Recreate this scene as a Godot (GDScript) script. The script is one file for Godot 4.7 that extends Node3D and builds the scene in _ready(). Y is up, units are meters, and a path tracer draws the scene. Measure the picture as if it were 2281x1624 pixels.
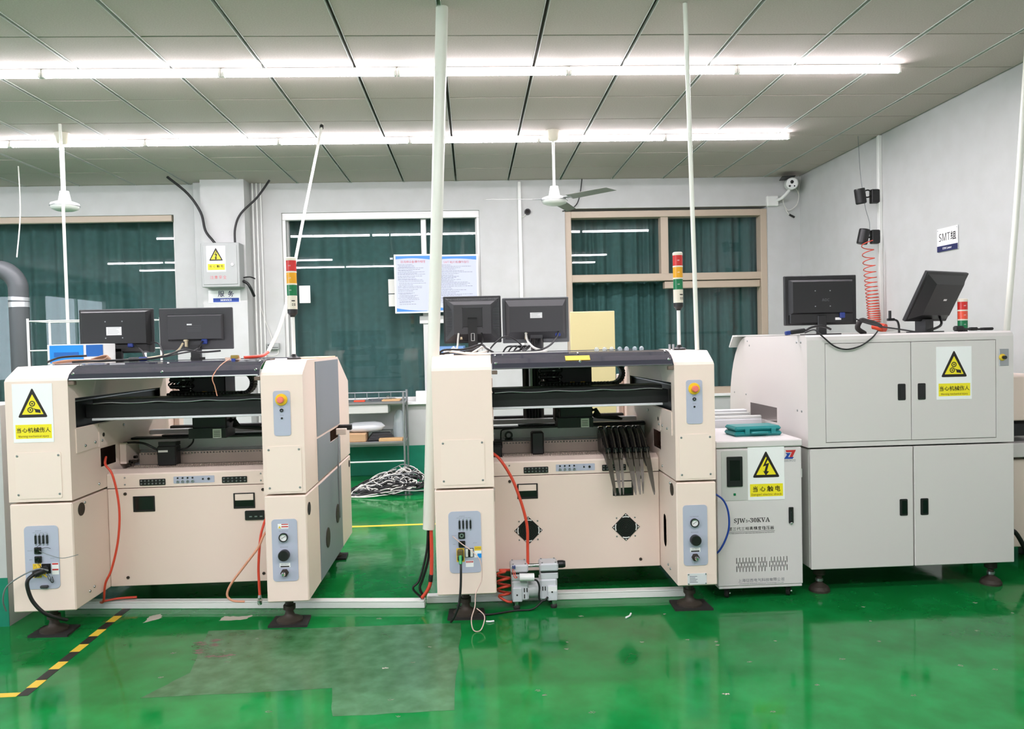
extends Node3D
# An electronics assembly workshop: two pick-and-place machines, a voltage stabiliser and a reflow oven on a green floor.

var mats := {}
var rng := RandomNumberGenerator.new()
var used := {}

# ---------------------------------------------------------------- mesh building
class MB:
	var v := PackedVector3Array()
	var n := PackedVector3Array()
	var u := PackedVector2Array()
	var x := Transform3D.IDENTITY

	func t3(a: Vector3, b: Vector3, c: Vector3, na: Vector3, nb: Vector3, nc: Vector3) -> void:
		if (b - a).cross(c - a).dot(na + nb + nc) > 0.0:
			v.append(x * a); v.append(x * c); v.append(x * b)
			n.append(x.basis * na); n.append(x.basis * nc); n.append(x.basis * nb)
		else:
			v.append(x * a); v.append(x * b); v.append(x * c)
			n.append(x.basis * na); n.append(x.basis * nb); n.append(x.basis * nc)

	func tri(a: Vector3, b: Vector3, c: Vector3, out: Vector3) -> void:
		var g := (b - a).cross(c - a)
		if g.length_squared() < 1e-18:
			return
		g = g.normalized()
		if g.dot(out) < 0.0:
			g = -g
		t3(a, b, c, g, g, g)

	func quad(a: Vector3, b: Vector3, c: Vector3, d: Vector3, out: Vector3) -> void:
		tri(a, b, c, out)
		tri(a, c, d, out)

	func box(c: Vector3, s: Vector3, ch := 0.0) -> void:
		var h := s * 0.5
		ch = minf(ch, minf(h.x, minf(h.y, h.z)) * 0.9)
		for ax in 3:
			var b1 := (ax + 1) % 3
			var b2 := (ax + 2) % 3
			for sg in [-1.0, 1.0]:
				var q := []
				for k in [[-1, -1], [1, -1], [1, 1], [-1, 1]]:
					var p := Vector3.ZERO
					p[ax] = sg * h[ax]
					p[b1] = k[0] * (h[b1] - ch)
					p[b2] = k[1] * (h[b2] - ch)
					q.append(c + p)
				var o := Vector3.ZERO
				o[ax] = sg
				quad(q[0], q[1], q[2], q[3], o)
		if ch > 0.0:
			for ax in 3:
				var b1 := (ax + 1) % 3
				var b2 := (ax + 2) % 3
				for s1 in [-1.0, 1.0]:
					for s2 in [-1.0, 1.0]:
						var q := []
						for k in [[-1, 0], [1, 0], [1, 1], [-1, 1]]:
							var p := Vector3.ZERO
							p[ax] = k[0] * (h[ax] - ch)
							p[b1] = s1 * (h[b1] - (ch if k[1] == 0 else 0.0))
							p[b2] = s2 * (h[b2] - (ch if k[1] == 1 else 0.0))
							q.append(c + p)
						var o := Vector3.ZERO
						o[b1] = s1
						o[b2] = s2
						quad(q[0], q[1], q[2], q[3], o)
			for sx in [-1.0, 1.0]:
				for sy in [-1.0, 1.0]:
					for sz in [-1.0, 1.0]:
						tri(c + Vector3(sx * h.x, sy * (h.y - ch), sz * (h.z - ch)), c + Vector3(sx * (h.x - ch), sy * h.y, sz * (h.z - ch)), c + Vector3(sx * (h.x - ch), sy * (h.y - ch), sz * h.z), Vector3(sx, sy, sz))

	# a box given by its two corners
	func bb(a: Vector3, b: Vector3, ch := 0.0) -> void:
		box((a + b) * 0.5, (b - a).abs(), ch)

	# tapered block: rectangle w1 x h1 at z0, w2 x h2 at z1, centred on c (x, y)
	func taper(c: Vector3, w1: float, h1: float, w2: float, h2: float, z0: float, z1: float) -> void:
		var a := []
		var b := []
		for k in [[-1, -1], [1, -1], [1, 1], [-1, 1]]:
			a.append(c + Vector3(k[0] * w1 / 2, k[1] * h1 / 2, z0))
			b.append(c + Vector3(k[0] * w2 / 2, k[1] * h2 / 2, z1))
		var m := c + Vector3(0, 0, (z0 + z1) / 2)
		quad(a[0], a[1], a[2], a[3], Vector3(0, 0, z0 - z1))
		quad(b[0], b[1], b[2], b[3], Vector3(0, 0, z1 - z0))
		for i in 4:
			var j := (i + 1) % 4
			quad(a[i], a[j], b[j], b[i], (a[i] + a[j]) / 2 - m)

	func lathe(profile: Array, at: Vector3, axis: Vector3, seg := 16, smooth := false) -> void:
		axis = axis.normalized()
		var e1 := axis.cross(Vector3.UP if absf(axis.y) < 0.9 else Vector3.RIGHT).normalized()
		var e2 := axis.cross(e1)
		var nn := []
		for i in profile.size() - 1:
			var d: Vector2 = profile[i + 1] - profile[i]
			nn.append(Vector2(d.y, -d.x).normalized())
		for i in profile.size() - 1:
			var p: Vector2 = profile[i]
			var q: Vector2 = profile[i + 1]
			var np: Vector2 = nn[i]
			var nq: Vector2 = nn[i]
			if smooth:
				if i > 0 and nn[i - 1].dot(nn[i]) > 0.5: np = (nn[i - 1] + nn[i]).normalized()
				if i < nn.size() - 1 and nn[i + 1].dot(nn[i]) > 0.5: nq = (nn[i + 1] + nn[i]).normalized()
			for k in seg:
				var a := TAU * k / seg
				var b := TAU * (k + 1) / seg
				var da := e1 * cos(a) + e2 * sin(a)
				var db := e1 * cos(b) + e2 * sin(b)
				var pa := at + da * p.x + axis * p.y
				var pb := at + db * p.x + axis * p.y
				var qa := at + da * q.x + axis * q.y
				var qb := at + db * q.x + axis * q.y
				var npa := da * np.x + axis * np.y
				var npb := db * np.x + axis * np.y
				var nqa := da * nq.x + axis * nq.y
				var nqb := db * nq.x + axis * nq.y
				if p.x > 1e-6:
					t3(pa, pb, qb, npa, npb, nqb)
				if q.x > 1e-6:
					t3(pa, qb, qa, npa, nqb, nqa)

	func cyl(a: Vector3, b: Vector3, r: float, seg := 14, r2 := -1.0) -> void:
		var L := a.distance_to(b)
		if r2 < 0.0: r2 = r
		lathe([Vector2(0, 0), Vector2(r, 0), Vector2(r2, L), Vector2(0, L)], a, b - a, seg)

	func ring(at: Vector3, axis: Vector3, ri: float, ro: float, h: float, seg := 20) -> void:
		lathe([Vector2(ri, 0), Vector2(ro, 0), Vector2(ro, h), Vector2(ri, h), Vector2(ri, 0)], at, axis, seg)

	func ball(c: Vector3, r: float, seg := 10) -> void:
		var p := []
		for i in 7:
			var a := -PI / 2 + PI * i / 6
			p.append(Vector2(maxf(r * cos(a), 0.0), r * sin(a)))
		lathe(p, c, Vector3.UP, seg, true)

	func curve(pts: Array, per := 6) -> Array:
		var o := []
		for i in pts.size() - 1:
			var p0: Vector3 = pts[maxi(i - 1, 0)]
			var p1: Vector3 = pts[i]
			var p2: Vector3 = pts[i + 1]
			var p3: Vector3 = pts[mini(i + 2, pts.size() - 1)]
			for k in per:
				o.append(p1.cubic_interpolate(p2, p0, p3, float(k) / per))
		o.append(pts[-1])
		return o

	func tube(pts: Array, r: float, seg := 7, per := 6) -> void:
		if per > 1: pts = curve(pts, per)
		var m := pts.size()
		var d0: Vector3 = (pts[1] - pts[0]).normalized()
		var e1 := d0.cross(Vector3.UP if absf(d0.y) < 0.9 else Vector3.RIGHT).normalized()
		var last := []
		for i in m:
			var d: Vector3 = (pts[mini(i + 1, m - 1)] - pts[maxi(i - 1, 0)])
			if d.length_squared() < 1e-14: d = d0
			d = d.normalized()
			e1 = (e1 - d * e1.dot(d)).normalized()
			var e2 := d.cross(e1)
			var now := []
			for k in seg:
				var a := TAU * k / seg
				now.append([pts[i] + (e1 * cos(a) + e2 * sin(a)) * r, e1 * cos(a) + e2 * sin(a)])
			if i > 0:
				for k in seg:
					var j := (k + 1) % seg
					t3(last[k][0], last[j][0], now[j][0], last[k][1], last[j][1], now[j][1])
					t3(last[k][0], now[j][0], now[k][0], last[k][1], now[j][1], now[k][1])
			if i == 0 or i == m - 1:
				for k in range(1, seg - 1):
					tri(now[0][0], now[k][0], now[k + 1][0], -d if i == 0 else d)
			last = now
			d0 = d

	# polygon (x, y) extruded from z0 to z1
	func prism(poly: PackedVector2Array, z0: float, z1: float) -> void:
		var idx := Geometry2D.triangulate_polygon(poly)
		for i in range(0, idx.size(), 3):
			for zz in [z0, z1]:
				var o := Vector3(0, 0, zz - (z0 + z1) / 2)
				tri(Vector3(poly[idx[i]].x, poly[idx[i]].y, zz), Vector3(poly[idx[i + 1]].x, poly[idx[i + 1]].y, zz), Vector3(poly[idx[i + 2]].x, poly[idx[i + 2]].y, zz), o)
		var cw := Geometry2D.is_polygon_clockwise(poly)
		for i in poly.size():
			var p := poly[i]
			var q := poly[(i + 1) % poly.size()]
			var e := q - p
			var o := Vector3(e.y, -e.x, 0) * (-1.0 if cw else 1.0)
			quad(Vector3(p.x, p.y, z0), Vector3(q.x, q.y, z0), Vector3(q.x, q.y, z1), Vector3(p.x, p.y, z1), o)

	# profile in (z, y) extruded along x from x0 to x1
	func slab(poly: Array, x0: float, x1: float) -> void:
		var keep := x
		x = x * Transform3D(Basis(Vector3(0, 0, 1), Vector3(0, 1, 0), Vector3(-1, 0, 0)), Vector3.ZERO)
		# local x -> z, local z -> -x
		var p := PackedVector2Array()
		for q in poly: p.append(q)
		prism(p, -x0, -x1)
		x = keep

	# flat polygon facing +z
	func flat(poly: PackedVector2Array, z: float) -> void:
		var idx := Geometry2D.triangulate_polygon(poly)
		for i in range(0, idx.size(), 3):
			tri(Vector3(poly[idx[i]].x, poly[idx[i]].y, z), Vector3(poly[idx[i + 1]].x, poly[idx[i + 1]].y, z), Vector3(poly[idx[i + 2]].x, poly[idx[i + 2]].y, z), Vector3(0, 0, 1))

	# brush line facing +z
	func line(pts: Array, w: float, z: float) -> void:
		for i in pts.size() - 1:
			var a: Vector2 = pts[i]
			var b: Vector2 = pts[i + 1]
			var d := (b - a).normalized()
			a -= d * w * 0.4
			b += d * w * 0.4
			var s := Vector2(-d.y, d.x) * w * 0.5
			quad(Vector3(a.x - s.x, a.y - s.y, z), Vector3(b.x - s.x, b.y - s.y, z), Vector3(b.x + s.x, b.y + s.y, z), Vector3(a.x + s.x, a.y + s.y, z), Vector3(0, 0, 1))

	func done() -> ArrayMesh:
		var arr := []
		arr.resize(Mesh.ARRAY_MAX)
		arr[Mesh.ARRAY_VERTEX] = v
		arr[Mesh.ARRAY_NORMAL] = n
		var m := ArrayMesh.new()
		m.add_surface_from_arrays(Mesh.PRIMITIVE_TRIANGLES, arr)
		return m


func rrect(w: float, h: float, r: float, c := Vector2.ZERO, seg := 4) -> PackedVector2Array:
	var p := PackedVector2Array()
	for q in [[1, 1, 0.0], [-1, 1, PI / 2], [-1, -1, PI], [1, -1, PI * 1.5]]:
		for k in seg + 1:
			var a: float = q[2] + PI / 2 * k / seg
			p.append(c + Vector2(q[0] * (w / 2 - r) + cos(a) * r, q[1] * (h / 2 - r) + sin(a) * r))
	return p


func circle(c: Vector2, r: float, seg := 20) -> PackedVector2Array:
	var p := PackedVector2Array()
	for k in seg:
		p.append(c + Vector2(cos(TAU * k / seg), sin(TAU * k / seg)) * r)
	return p


# ---------------------------------------------------------------- materials
func mat(key: String, c := Color.WHITE, rough := 0.5, metal := 0.0, spec := 0.5) -> StandardMaterial3D:
	if mats.has(key):
		return mats[key]
	var m := StandardMaterial3D.new()
	m.resource_name = key
	m.albedo_color = c
	m.roughness = rough
	m.metallic = metal
	m.metallic_specular = spec
	mats[key] = m
	return m


func rgb(r: int, g: int, b: int) -> Color:
	return Color(r / 255.0, g / 255.0, b / 255.0)


func noise_tex(freq: float, lo: Color, hi: Color, octaves := 4, size := 512, sd := 1, kind := FastNoiseLite.TYPE_SIMPLEX_SMOOTH) -> NoiseTexture2D:
	var f := FastNoiseLite.new()
	f.seed = sd
	f.frequency = freq
	f.noise_type = kind
	f.fractal_octaves = octaves
	var g := Gradient.new()
	g.set_color(0, lo)
	g.set_color(1, hi)
	var t := NoiseTexture2D.new()
	t.width = size
	t.height = size
	t.seamless = true
	t.noise = f
	t.color_ramp = g
	return t


func grain(m: StandardMaterial3D, scale: float, freq: float, lo: Color, hi: Color, octaves := 4, sd := 1) -> void:
	m.albedo_texture = noise_tex(freq, lo, hi, octaves, 512, sd)
	m.uv1_triplanar = true
	m.uv1_world_triplanar = true
	m.uv1_scale = Vector3.ONE * scale


# ---------------------------------------------------------------- nodes
func numbered(s: String) -> String:
	if not used.has(s):
		used[s] = 0
		return s
	used[s] += 1
	return "%s_%03d" % [s, used[s]]


func tag(o: Node3D, label: String, category: String, group := "") -> Node3D:
	o.set_meta("label", label)
	o.set_meta("category", category)
	if group: o.set_meta("group", group)
	return o


func thing(called: String, label: String, category: String, at := Vector3.ZERO, turn := 0.0, group := "") -> Node3D:
	var o := Node3D.new()
	o.name = numbered(called)
	add_child(o)
	o.position = at
	o.rotation.y = turn
	return tag(o, label, category, group)


func part(parent: Node, called: String, mb: MB, m: Material, at := Vector3.ZERO, bas := Basis.IDENTITY) -> MeshInstance3D:
	var o := MeshInstance3D.new()
	o.name = numbered(called) if parent == self else called
	o.mesh = mb.done()
	o.material_override = null
	o.set_surface_override_material(0, m)
	parent.add_child(o, true)
	o.transform = Transform3D(bas, at)
	return o


func solo(called: String, label: String, category: String, mb: MB, m: Material, at := Vector3.ZERO, group := "", bas := Basis.IDENTITY) -> MeshInstance3D:
	var o := part(self, called, mb, m, at, bas)
	tag(o, label, category, group)
	return o


func struct(called: String, mb: MB, m: Material) -> MeshInstance3D:
	var o := part(self, called, mb, m)
	o.set_meta("kind", "structure")
	return o


# a body with pieces cut out of it
func carve(parent: Node, called: String, body: MB, cuts: Array, m: Material) -> CSGMesh3D:
	var o := CSGMesh3D.new()
	o.name = called
	o.mesh = body.done()
	o.material = m
	parent.add_child(o, true)
	for c in cuts:
		var k := CSGMesh3D.new()
		k.name = "cut"
		k.mesh = c.done()
		k.material = m
		k.operation = CSGShape3D.OPERATION_SUBTRACTION
		o.add_child(k, true)
	return o


func bx(a: Vector3, b: Vector3, ch := 0.0) -> MB:
	var mb := MB.new()
	mb.bb(a, b, ch)
	return mb


func tb(pts: Array, r: float, seg := 7, per := 6) -> MB:
	var mb := MB.new()
	mb.tube(pts, r, seg, per)
	return mb


func plate(poly: PackedVector2Array, z0: float, z1: float) -> MB:
	var mb := MB.new()
	mb.prism(poly, z0, z1)
	return mb


# raised lettering; at = centre, the text faces +z of bas
func text(parent: Node, s: String, at: Vector3, high: float, m: Material, wide := 0.0, face := "Droid Sans", bold := 400, bas := Basis.IDENTITY) -> MeshInstance3D:
	var f := SystemFont.new()
	f.font_names = PackedStringArray([face])
	f.font_weight = bold
	var t := TextMesh.new()
	t.text = s
	t.font = f
	t.font_size = 48
	t.pixel_size = high / 35.0
	t.depth = 0.0004
	t.curve_step = 1.5
	t.material = m
	var o := MeshInstance3D.new()
	o.name = "lettering"
	o.mesh = t
	parent.add_child(o, true)
	var k := 1.0
	if wide > 0.0:
		k = wide / maxf(t.get_aabb().size.x, 1e-4)
	o.transform = Transform3D(bas * Basis.from_scale(Vector3(k, 1, 1)), at)
	return o


# Chinese characters as brush strokes on a 20 x 20 grid, y down
var strokes := {
	"当": [[10,1,10,8],[4,3,7,7],[16,3,13,7],[3,9,16,9,16,18],[4,13,16,13],[3,18,16,18]],
	"心": [[3,9,2,14],[7,6,7,15,9,17,14,17,15,13],[9,3,11,7],[16,8,18,13]],
	"机": [[1,6,8,6],[5,1,5,19],[5,7,1,13],[5,8,8,12],[11,3,11,11,9,18],[11,3,16,3,16,16,17,18,19,17,19,14]],
	"械": [[1,6,7,6],[4,1,4,19],[4,7,1,13],[4,8,6,11],[8,6,19,6],[8,12,14,12],[9,9,9,13,8,18],[12,9,12,18],[14,1,15,10,17,16,19,18,19,15],[18,9,14,17],[17,2,18,4]],
	"伤": [[6,1,1,10],[4,6,4,19],[11,1,8,7],[10,4,19,4],[8,9,17,9,17,16,15,18,13,17],[12,6,12,11,8,18]],
	"人": [[10,2,9,9,2,18],[10,8,13,13,19,18]],
	"触": [[5,1,2,6],[4,3,8,3,7,6],[2,6,9,6,9,18,8,18],[3,6,3,12,1,18],[3,10,9,10],[3,14,9,14],[6,6,6,18],[11,6,19,6,19,12,11,12,11,6],[15,2,15,17],[11,17,19,16],[18,14,19,18]],
	"电": [[4,4,16,4,16,13,4,13,4,4],[4,8,16,8],[10,1,10,16,12,18,18,18,18,15]],
	"注": [[3,2,5,4],[1,7,3,9],[4,12,1,18],[12,1,14,4],[7,6,19,6],[8,12,18,12],[6,18,20,18],[13,6,13,18]],
	"意": [[10,0,10,2],[3,3,17,3],[7,3,8,6],[13,3,12,6],[2,6,18,6],[5,8,15,8,15,13,5,13,5,8],[5,10,15,10],[3,15,2,18],[6,15,7,18,13,18,14,16],[10,14,11,16],[16,15,18,17]],
	"安": [[10,0,10,3],[3,6,3,3,17,3,17,6],[9,5,6,12,15,18],[15,8,12,14,4,19],[2,10,18,10]],
	"全": [[10,1,2,9],[10,1,18,9],[5,9,15,9],[5,14,15,14],[2,19,18,19],[10,9,10,19]],
	"服": [[3,2,8,2,8,18,7,18],[3,2,3,12,1,18],[3,7,8,7],[3,12,8,12],[11,2,11,19],[11,2,18,2,18,7,16,7],[11,10,18,10,16,14,11,19],[13,11,15,15,19,18]],
	"务": [[8,1,3,8],[7,4,15,4,10,9,2,12],[6,5,12,9,19,11],[4,13,15,13,15,18,12,18],[10,10,9,15,4,19]],
	"组": [[5,1,2,6,6,6],[7,4,2,12,7,11],[1,17,8,15],[11,3,17,3,17,18],[11,3,11,18],[11,8,17,8],[11,13,17,13],[8,18,20,18]],
	"第": [[5,1,2,4],[4,3,9,3],[6,3,7,5],[13,1,11,4],[12,3,19,3],[15,3,16,5],[3,6,16,6,16,10,4,10,3,14,17,14,16,18,14,18],[10,6,10,20],[10,14,3,19]],
	"三": [[3,4,17,4],[5,10,15,10],[2,17,18,17]],
	"代": [[6,1,1,10],[4,6,4,19],[7,8,19,6],[12,1,13,10,16,17,19,18,19,14],[15,2,17,4]],
	"相": [[1,6,9,6],[5,1,5,19],[5,7,1,14],[5,8,9,12],[11,3,18,3,18,18,11,18,11,3],[11,8,18,8],[11,13,18,13]],
	"高": [[10,0,10,2],[2,3,18,3],[6,5,14,5,14,8,6,8,6,5],[3,19,3,10,17,10,17,18,15,18],[7,12,13,12,13,16,7,16,7,12]],
	"精": [[1,7,8,7],[5,1,5,19],[2,3,3,6],[8,3,7,6],[5,8,1,14],[5,9,8,13],[10,3,19,3],[11,5,18,5],[10,8,20,8],[14,1,14,8],[11,19,11,10,18,10,18,18],[11,13,18,13],[11,15,18,15]],
	"度": [[10,0,11,2],[3,3,18,3],[4,3,4,12,1,19],[5,6,18,6],[8,4,8,10,14,10,14,4],[7,13,15,13,11,17,5,19],[8,13,12,17,18,19]],
	"稳": [[7,1,2,3],[1,6,8,6],[4,3,4,19],[4,7,1,13],[12,1,9,5],[11,3,16,3,14,6],[10,6,18,6,18,13,10,13],[10,9,18,9],[10,15,9,18],[12,15,12,19,16,19,17,17],[14,14,15,16],[18,15,19,18]],
	"压": [[3,2,19,2],[4,2,4,11,1,19],[7,9,18,9],[12,4,12,18],[6,18,19,18],[15,12,17,15]],
	"器": [[3,2,8,2,8,7,3,7,3,2],[12,2,17,2,17,7,12,7,12,2],[1,10,19,10],[10,8,7,12,2,13],[10,10,14,13,19,13],[3,14,8,14,8,19,3,19,3,14],[12,14,17,14,17,19,12,19,12,14]],
	"上": [[9,2,9,18],[9,9,16,9],[2,18,18,18]],
	"海": [[3,2,5,4],[1,7,3,9],[4,12,1,18],[10,1,7,6],[9,3,19,3],[9,6,8,16,18,16],[9,6,17,6,16,19],[6,11,20,11],[12,8,13,10],[12,12,13,15]],
	"征": [[6,1,2,6],[6,6,1,12],[4,10,4,19],[8,3,19,3],[14,3,14,18],[14,10,19,10],[10,9,10,18],[7,18,20,18]],
	"西": [[2,3,18,3],[3,7,17,7,17,18,3,18,3,7],[8,3,8,9,5,13],[12,3,12,13,16,13]],
	"气": [[6,1,2,7],[5,4,18,4],[6,8,16,8],[3,11,15,11,16,17,18,19,19,15]],
	"科": [[7,1,2,3],[1,6,8,6],[5,3,5,19],[5,7,1,14],[5,9,8,12],[11,3,13,5],[11,7,13,9],[9,14,20,12],[16,1,16,19]],
	"技": [[1,6,8,6],[5,1,5,18,3,18],[1,13,8,10],[9,5,20,5],[14,1,14,9],[10,9,18,9,15,14,9,19],[11,10,14,15,19,18]],
	"有": [[2,5,18,5],[9,1,6,8,2,13],[7,19,7,8,16,8,16,18,14,18],[7,12,16,12],[7,15,16,15]],
	"限": [[2,2,2,19],[2,2,7,2,5,7,7,10,6,13,4,13],[10,2,17,2,17,9,10,9],[10,5,17,5],[10,2,10,18,13,16],[13,9,15,14,19,18],[19,10,15,13]],
	"公": [[8,2,3,10],[12,2,17,10],[9,9,4,18,15,17],[13,13,16,18]],
	"司": [[3,3,17,3,17,18,14,18],[3,7,13,7],[4,10,12,10,12,16,4,16,4,10]],
	"贴": [[2,3,8,3,8,13],[2,3,2,13],[5,5,5,12,1,18],[6,14,8,18],[14,1,14,10],[14,5,19,5],[11,10,18,10,18,18,11,18,11,10]],
	"片": [[5,1,5,10,2,19],[5,7,17,7],[12,1,12,7],[5,12,14,12,14,19]],
	"操": [[1,6,7,6],[4,1,4,18,2,18],[1,13,7,10],[11,1,17,1,17,4,11,4,11,1],[8,6,13,6,13,10,8,10,8,6],[15,6,20,6,20,10,15,10,15,6],[8,13,20,13],[14,10,14,20],[14,13,9,18],[14,13,19,18]],
	"作": [[6,1,1,10],[4,6,4,19],[11,1,8,8],[10,5,19,5],[13,5,13,19],[13,9,18,9],[13,13,18,13]],
	"指": [[1,6,7,6],[4,1,4,18,2,18],[1,13,7,10],[17,2,10,4],[10,1,10,7,18,7,18,5],[10,10,18,10,18,19,10,19,10,10],[10,14,18,14]],
	"引": [[2,2,10,2,10,6,3,6,2,11,10,11,9,18,6,18],[16,1,16,19]],
	"回": [[3,2,17,2,17,18,3,18,3,2],[7,7,13,7,13,13,7,13,7,7]],
	"流": [[3,2,5,4],[1,7,3,9],[4,12,1,18],[13,0,14,3],[7,4,20,4],[12,4,9,8,18,8],[9,10,9,15,7,19],[13,10,13,18],[17,10,17,18,20,18,20,15]],
	"焊": [[4,1,4,10,1,19],[1,6,2,9],[7,5,6,8],[5,12,7,16],[10,2,18,2,18,8,10,8,10,2],[10,5,18,5],[9,11,19,11],[8,15,20,15],[14,11,14,20]],
	"设": [[3,2,5,4],[1,8,4,8,4,17,7,14],[11,2,10,7],[11,2,16,2,16,7,19,7],[9,10,17,10,14,15,8,19],[10,11,14,16,19,19]],
	"备": [[8,1,3,7],[7,3,15,3,9,8,2,11],[7,4,12,8,18,10],[4,11,16,11,16,19,4,19,4,11],[4,15,16,15],[10,11,10,19]],
	"规": [[1,5,9,5],[5,1,5,9,1,18],[1,9,9,9],[6,11,9,15],[11,2,18,2,18,12],[11,2,11,12],[15,5,14,12,10,19],[15,12,15,18,19,18,19,15]],
	"程": [[7,1,2,3],[1,6,8,6],[4,3,4,19],[4,7,1,13],[11,2,18,2,18,7,11,7,11,2],[10,10,19,10],[11,14,18,14],[9,19,20,19],[14,10,14,19]],
}


# a row of characters centred on at (x, y), each size high
func hanzi(mb: MB, s: String, at: Vector2, size: float, weight: float, z: float, pitch := 1.1) -> void:
	var w := size * pitch
	var x0 := at.x - w * s.length() / 2 + (w - size) / 2
	for i in s.length():
		if not strokes.has(s[i]):
			continue
		for st in strokes[s[i]]:
			var pts := []
			for k in range(0, st.size(), 2):
				pts.append(Vector2(x0 + w * i + st[k] / 20.0 * size, at.y + size / 2 - st[k + 1] / 20.0 * size))
			mb.line(pts, weight * size, z)


# warning plate: kind "gear" or "bolt"; at = lower left corner of its back
func warn_sign(parent: Node, at: Vector3, w: float, h: float, kind: String) -> void:
	var board := part(parent, "warning_sign", bx(Vector3.ZERO, Vector3(w, h, 0.002)), mat("sign_white"), at)
	board.set_meta("label", "white warning plate with a yellow and black triangle")
	var tri_o := PackedVector2Array()
	var tri_i := PackedVector2Array()
	var cx := w * 0.5
	for spec in [[tri_o, 0.0], [tri_i, 1.0]]:
		var s: float = spec[1]
		var cor := [Vector2(cx - w * 0.375 + s * w * 0.105, h * 0.425 + s * h * 0.052), Vector2(cx + w * 0.375 - s * w * 0.105, h * 0.425 + s * h * 0.052), Vector2(cx, h * 0.935 - s * h * 0.115)]
		var r := w * 0.03 * (1.0 - s * 0.8)
		for i in 3:
			var p: Vector2 = cor[i]
			var a: Vector2 = (cor[(i + 2) % 3] - p).normalized()
			var b: Vector2 = (cor[(i + 1) % 3] - p).normalized()
			for k in 5:
				var t := k / 4.0
				spec[0].append(p + (a * (1 - t) * (1 - t) + b * t * t) * r * 2.0)
	part(board, "triangle_border", plate(tri_o, 0.002, 0.0024), mat("print_black"))
	part(board, "triangle_field", plate(tri_i, 0.0024, 0.0028), mat("sign_yellow"))
	part(board, "caption_band", bx(Vector3(w * 0.055, h * 0.065, 0.002), Vector3(w * 0.955, h * 0.305, 0.0024)), mat("sign_yellow"))
	var sy := MB.new()
	if kind == "bolt":
		var q := PackedVector2Array()
		for p in [[0.02, 0.26], [-0.09, 0.03], [0.0, 0.06], [-0.05, -0.1], [-0.09, -0.075], [-0.01, -0.21], [0.08, -0.1], [0.02, -0.09], [0.085, 0.13], [-0.01, 0.1], [0.07, 0.26]]:
			q.append(Vector2(cx + p[0] * w, h * 0.61 + p[1] * w))
		sy.flat(q, 0.003)
	else:
		for gc in [Vector2(cx - 0.005 * w, h * 0.66), Vector2(cx - 0.055 * w, h * 0.555)]:
			var g := PackedVector2Array()
			for k in 48:
				var rr := 0.079 if k % 3 != 0 else 0.064
				g.append(gc + Vector2(cos(TAU * k / 48), sin(TAU * k / 48)) * rr * w)
			sy.flat(g, 0.003)
		var hand := PackedVector2Array()
		for p in [[0.0, -0.03], [0.07, -0.06], [0.19, -0.08], [0.2, -0.17], [0.13, -0.155], [0.07, -0.15], [0.06, -0.09]]:
			hand.append(Vector2(cx + p[0] * w, h * 0.61 + p[1] * w))
		sy.flat(hand, 0.003)
	part(board, "symbol", sy, mat("print_black"))
	if kind == "gear":
		var hub := MB.new()
		for gc in [Vector2(cx - 0.005 * w, h * 0.66), Vector2(cx - 0.055 * w, h * 0.555)]:
			hub.flat(circle(gc, 0.047 * w, 16), 0.0031)
		part(board, "gear_rim", hub, mat("sign_yellow"))
		var dot := MB.new()
		for gc in [Vector2(cx - 0.005 * w, h * 0.66), Vector2(cx - 0.055 * w, h * 0.555)]:
			dot.flat(circle(gc, 0.024 * w, 12), 0.0032)
		part(board, "gear_axle", dot, mat("print_black"))
	var tx := MB.new()
	hanzi(tx, "当心机械伤人" if kind == "gear" else "当心触电", Vector2(cx, h * 0.21), w * (0.14 if kind == "gear" else 0.165), 0.105, 0.0028, 1.03 if kind == "gear" else 1.22)
	part(board, "lettering", tx, mat("print_black"))
	text(board, "Warning mechanical injury" if kind == "gear" else "Danger！ electric shock".replace("！", "!"), Vector3(cx, h * 0.105, 0.0028), h * (0.035 if kind == "gear" else 0.042), mat("print_brown"), w * (0.76 if kind == "gear" else 0.82))


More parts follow.
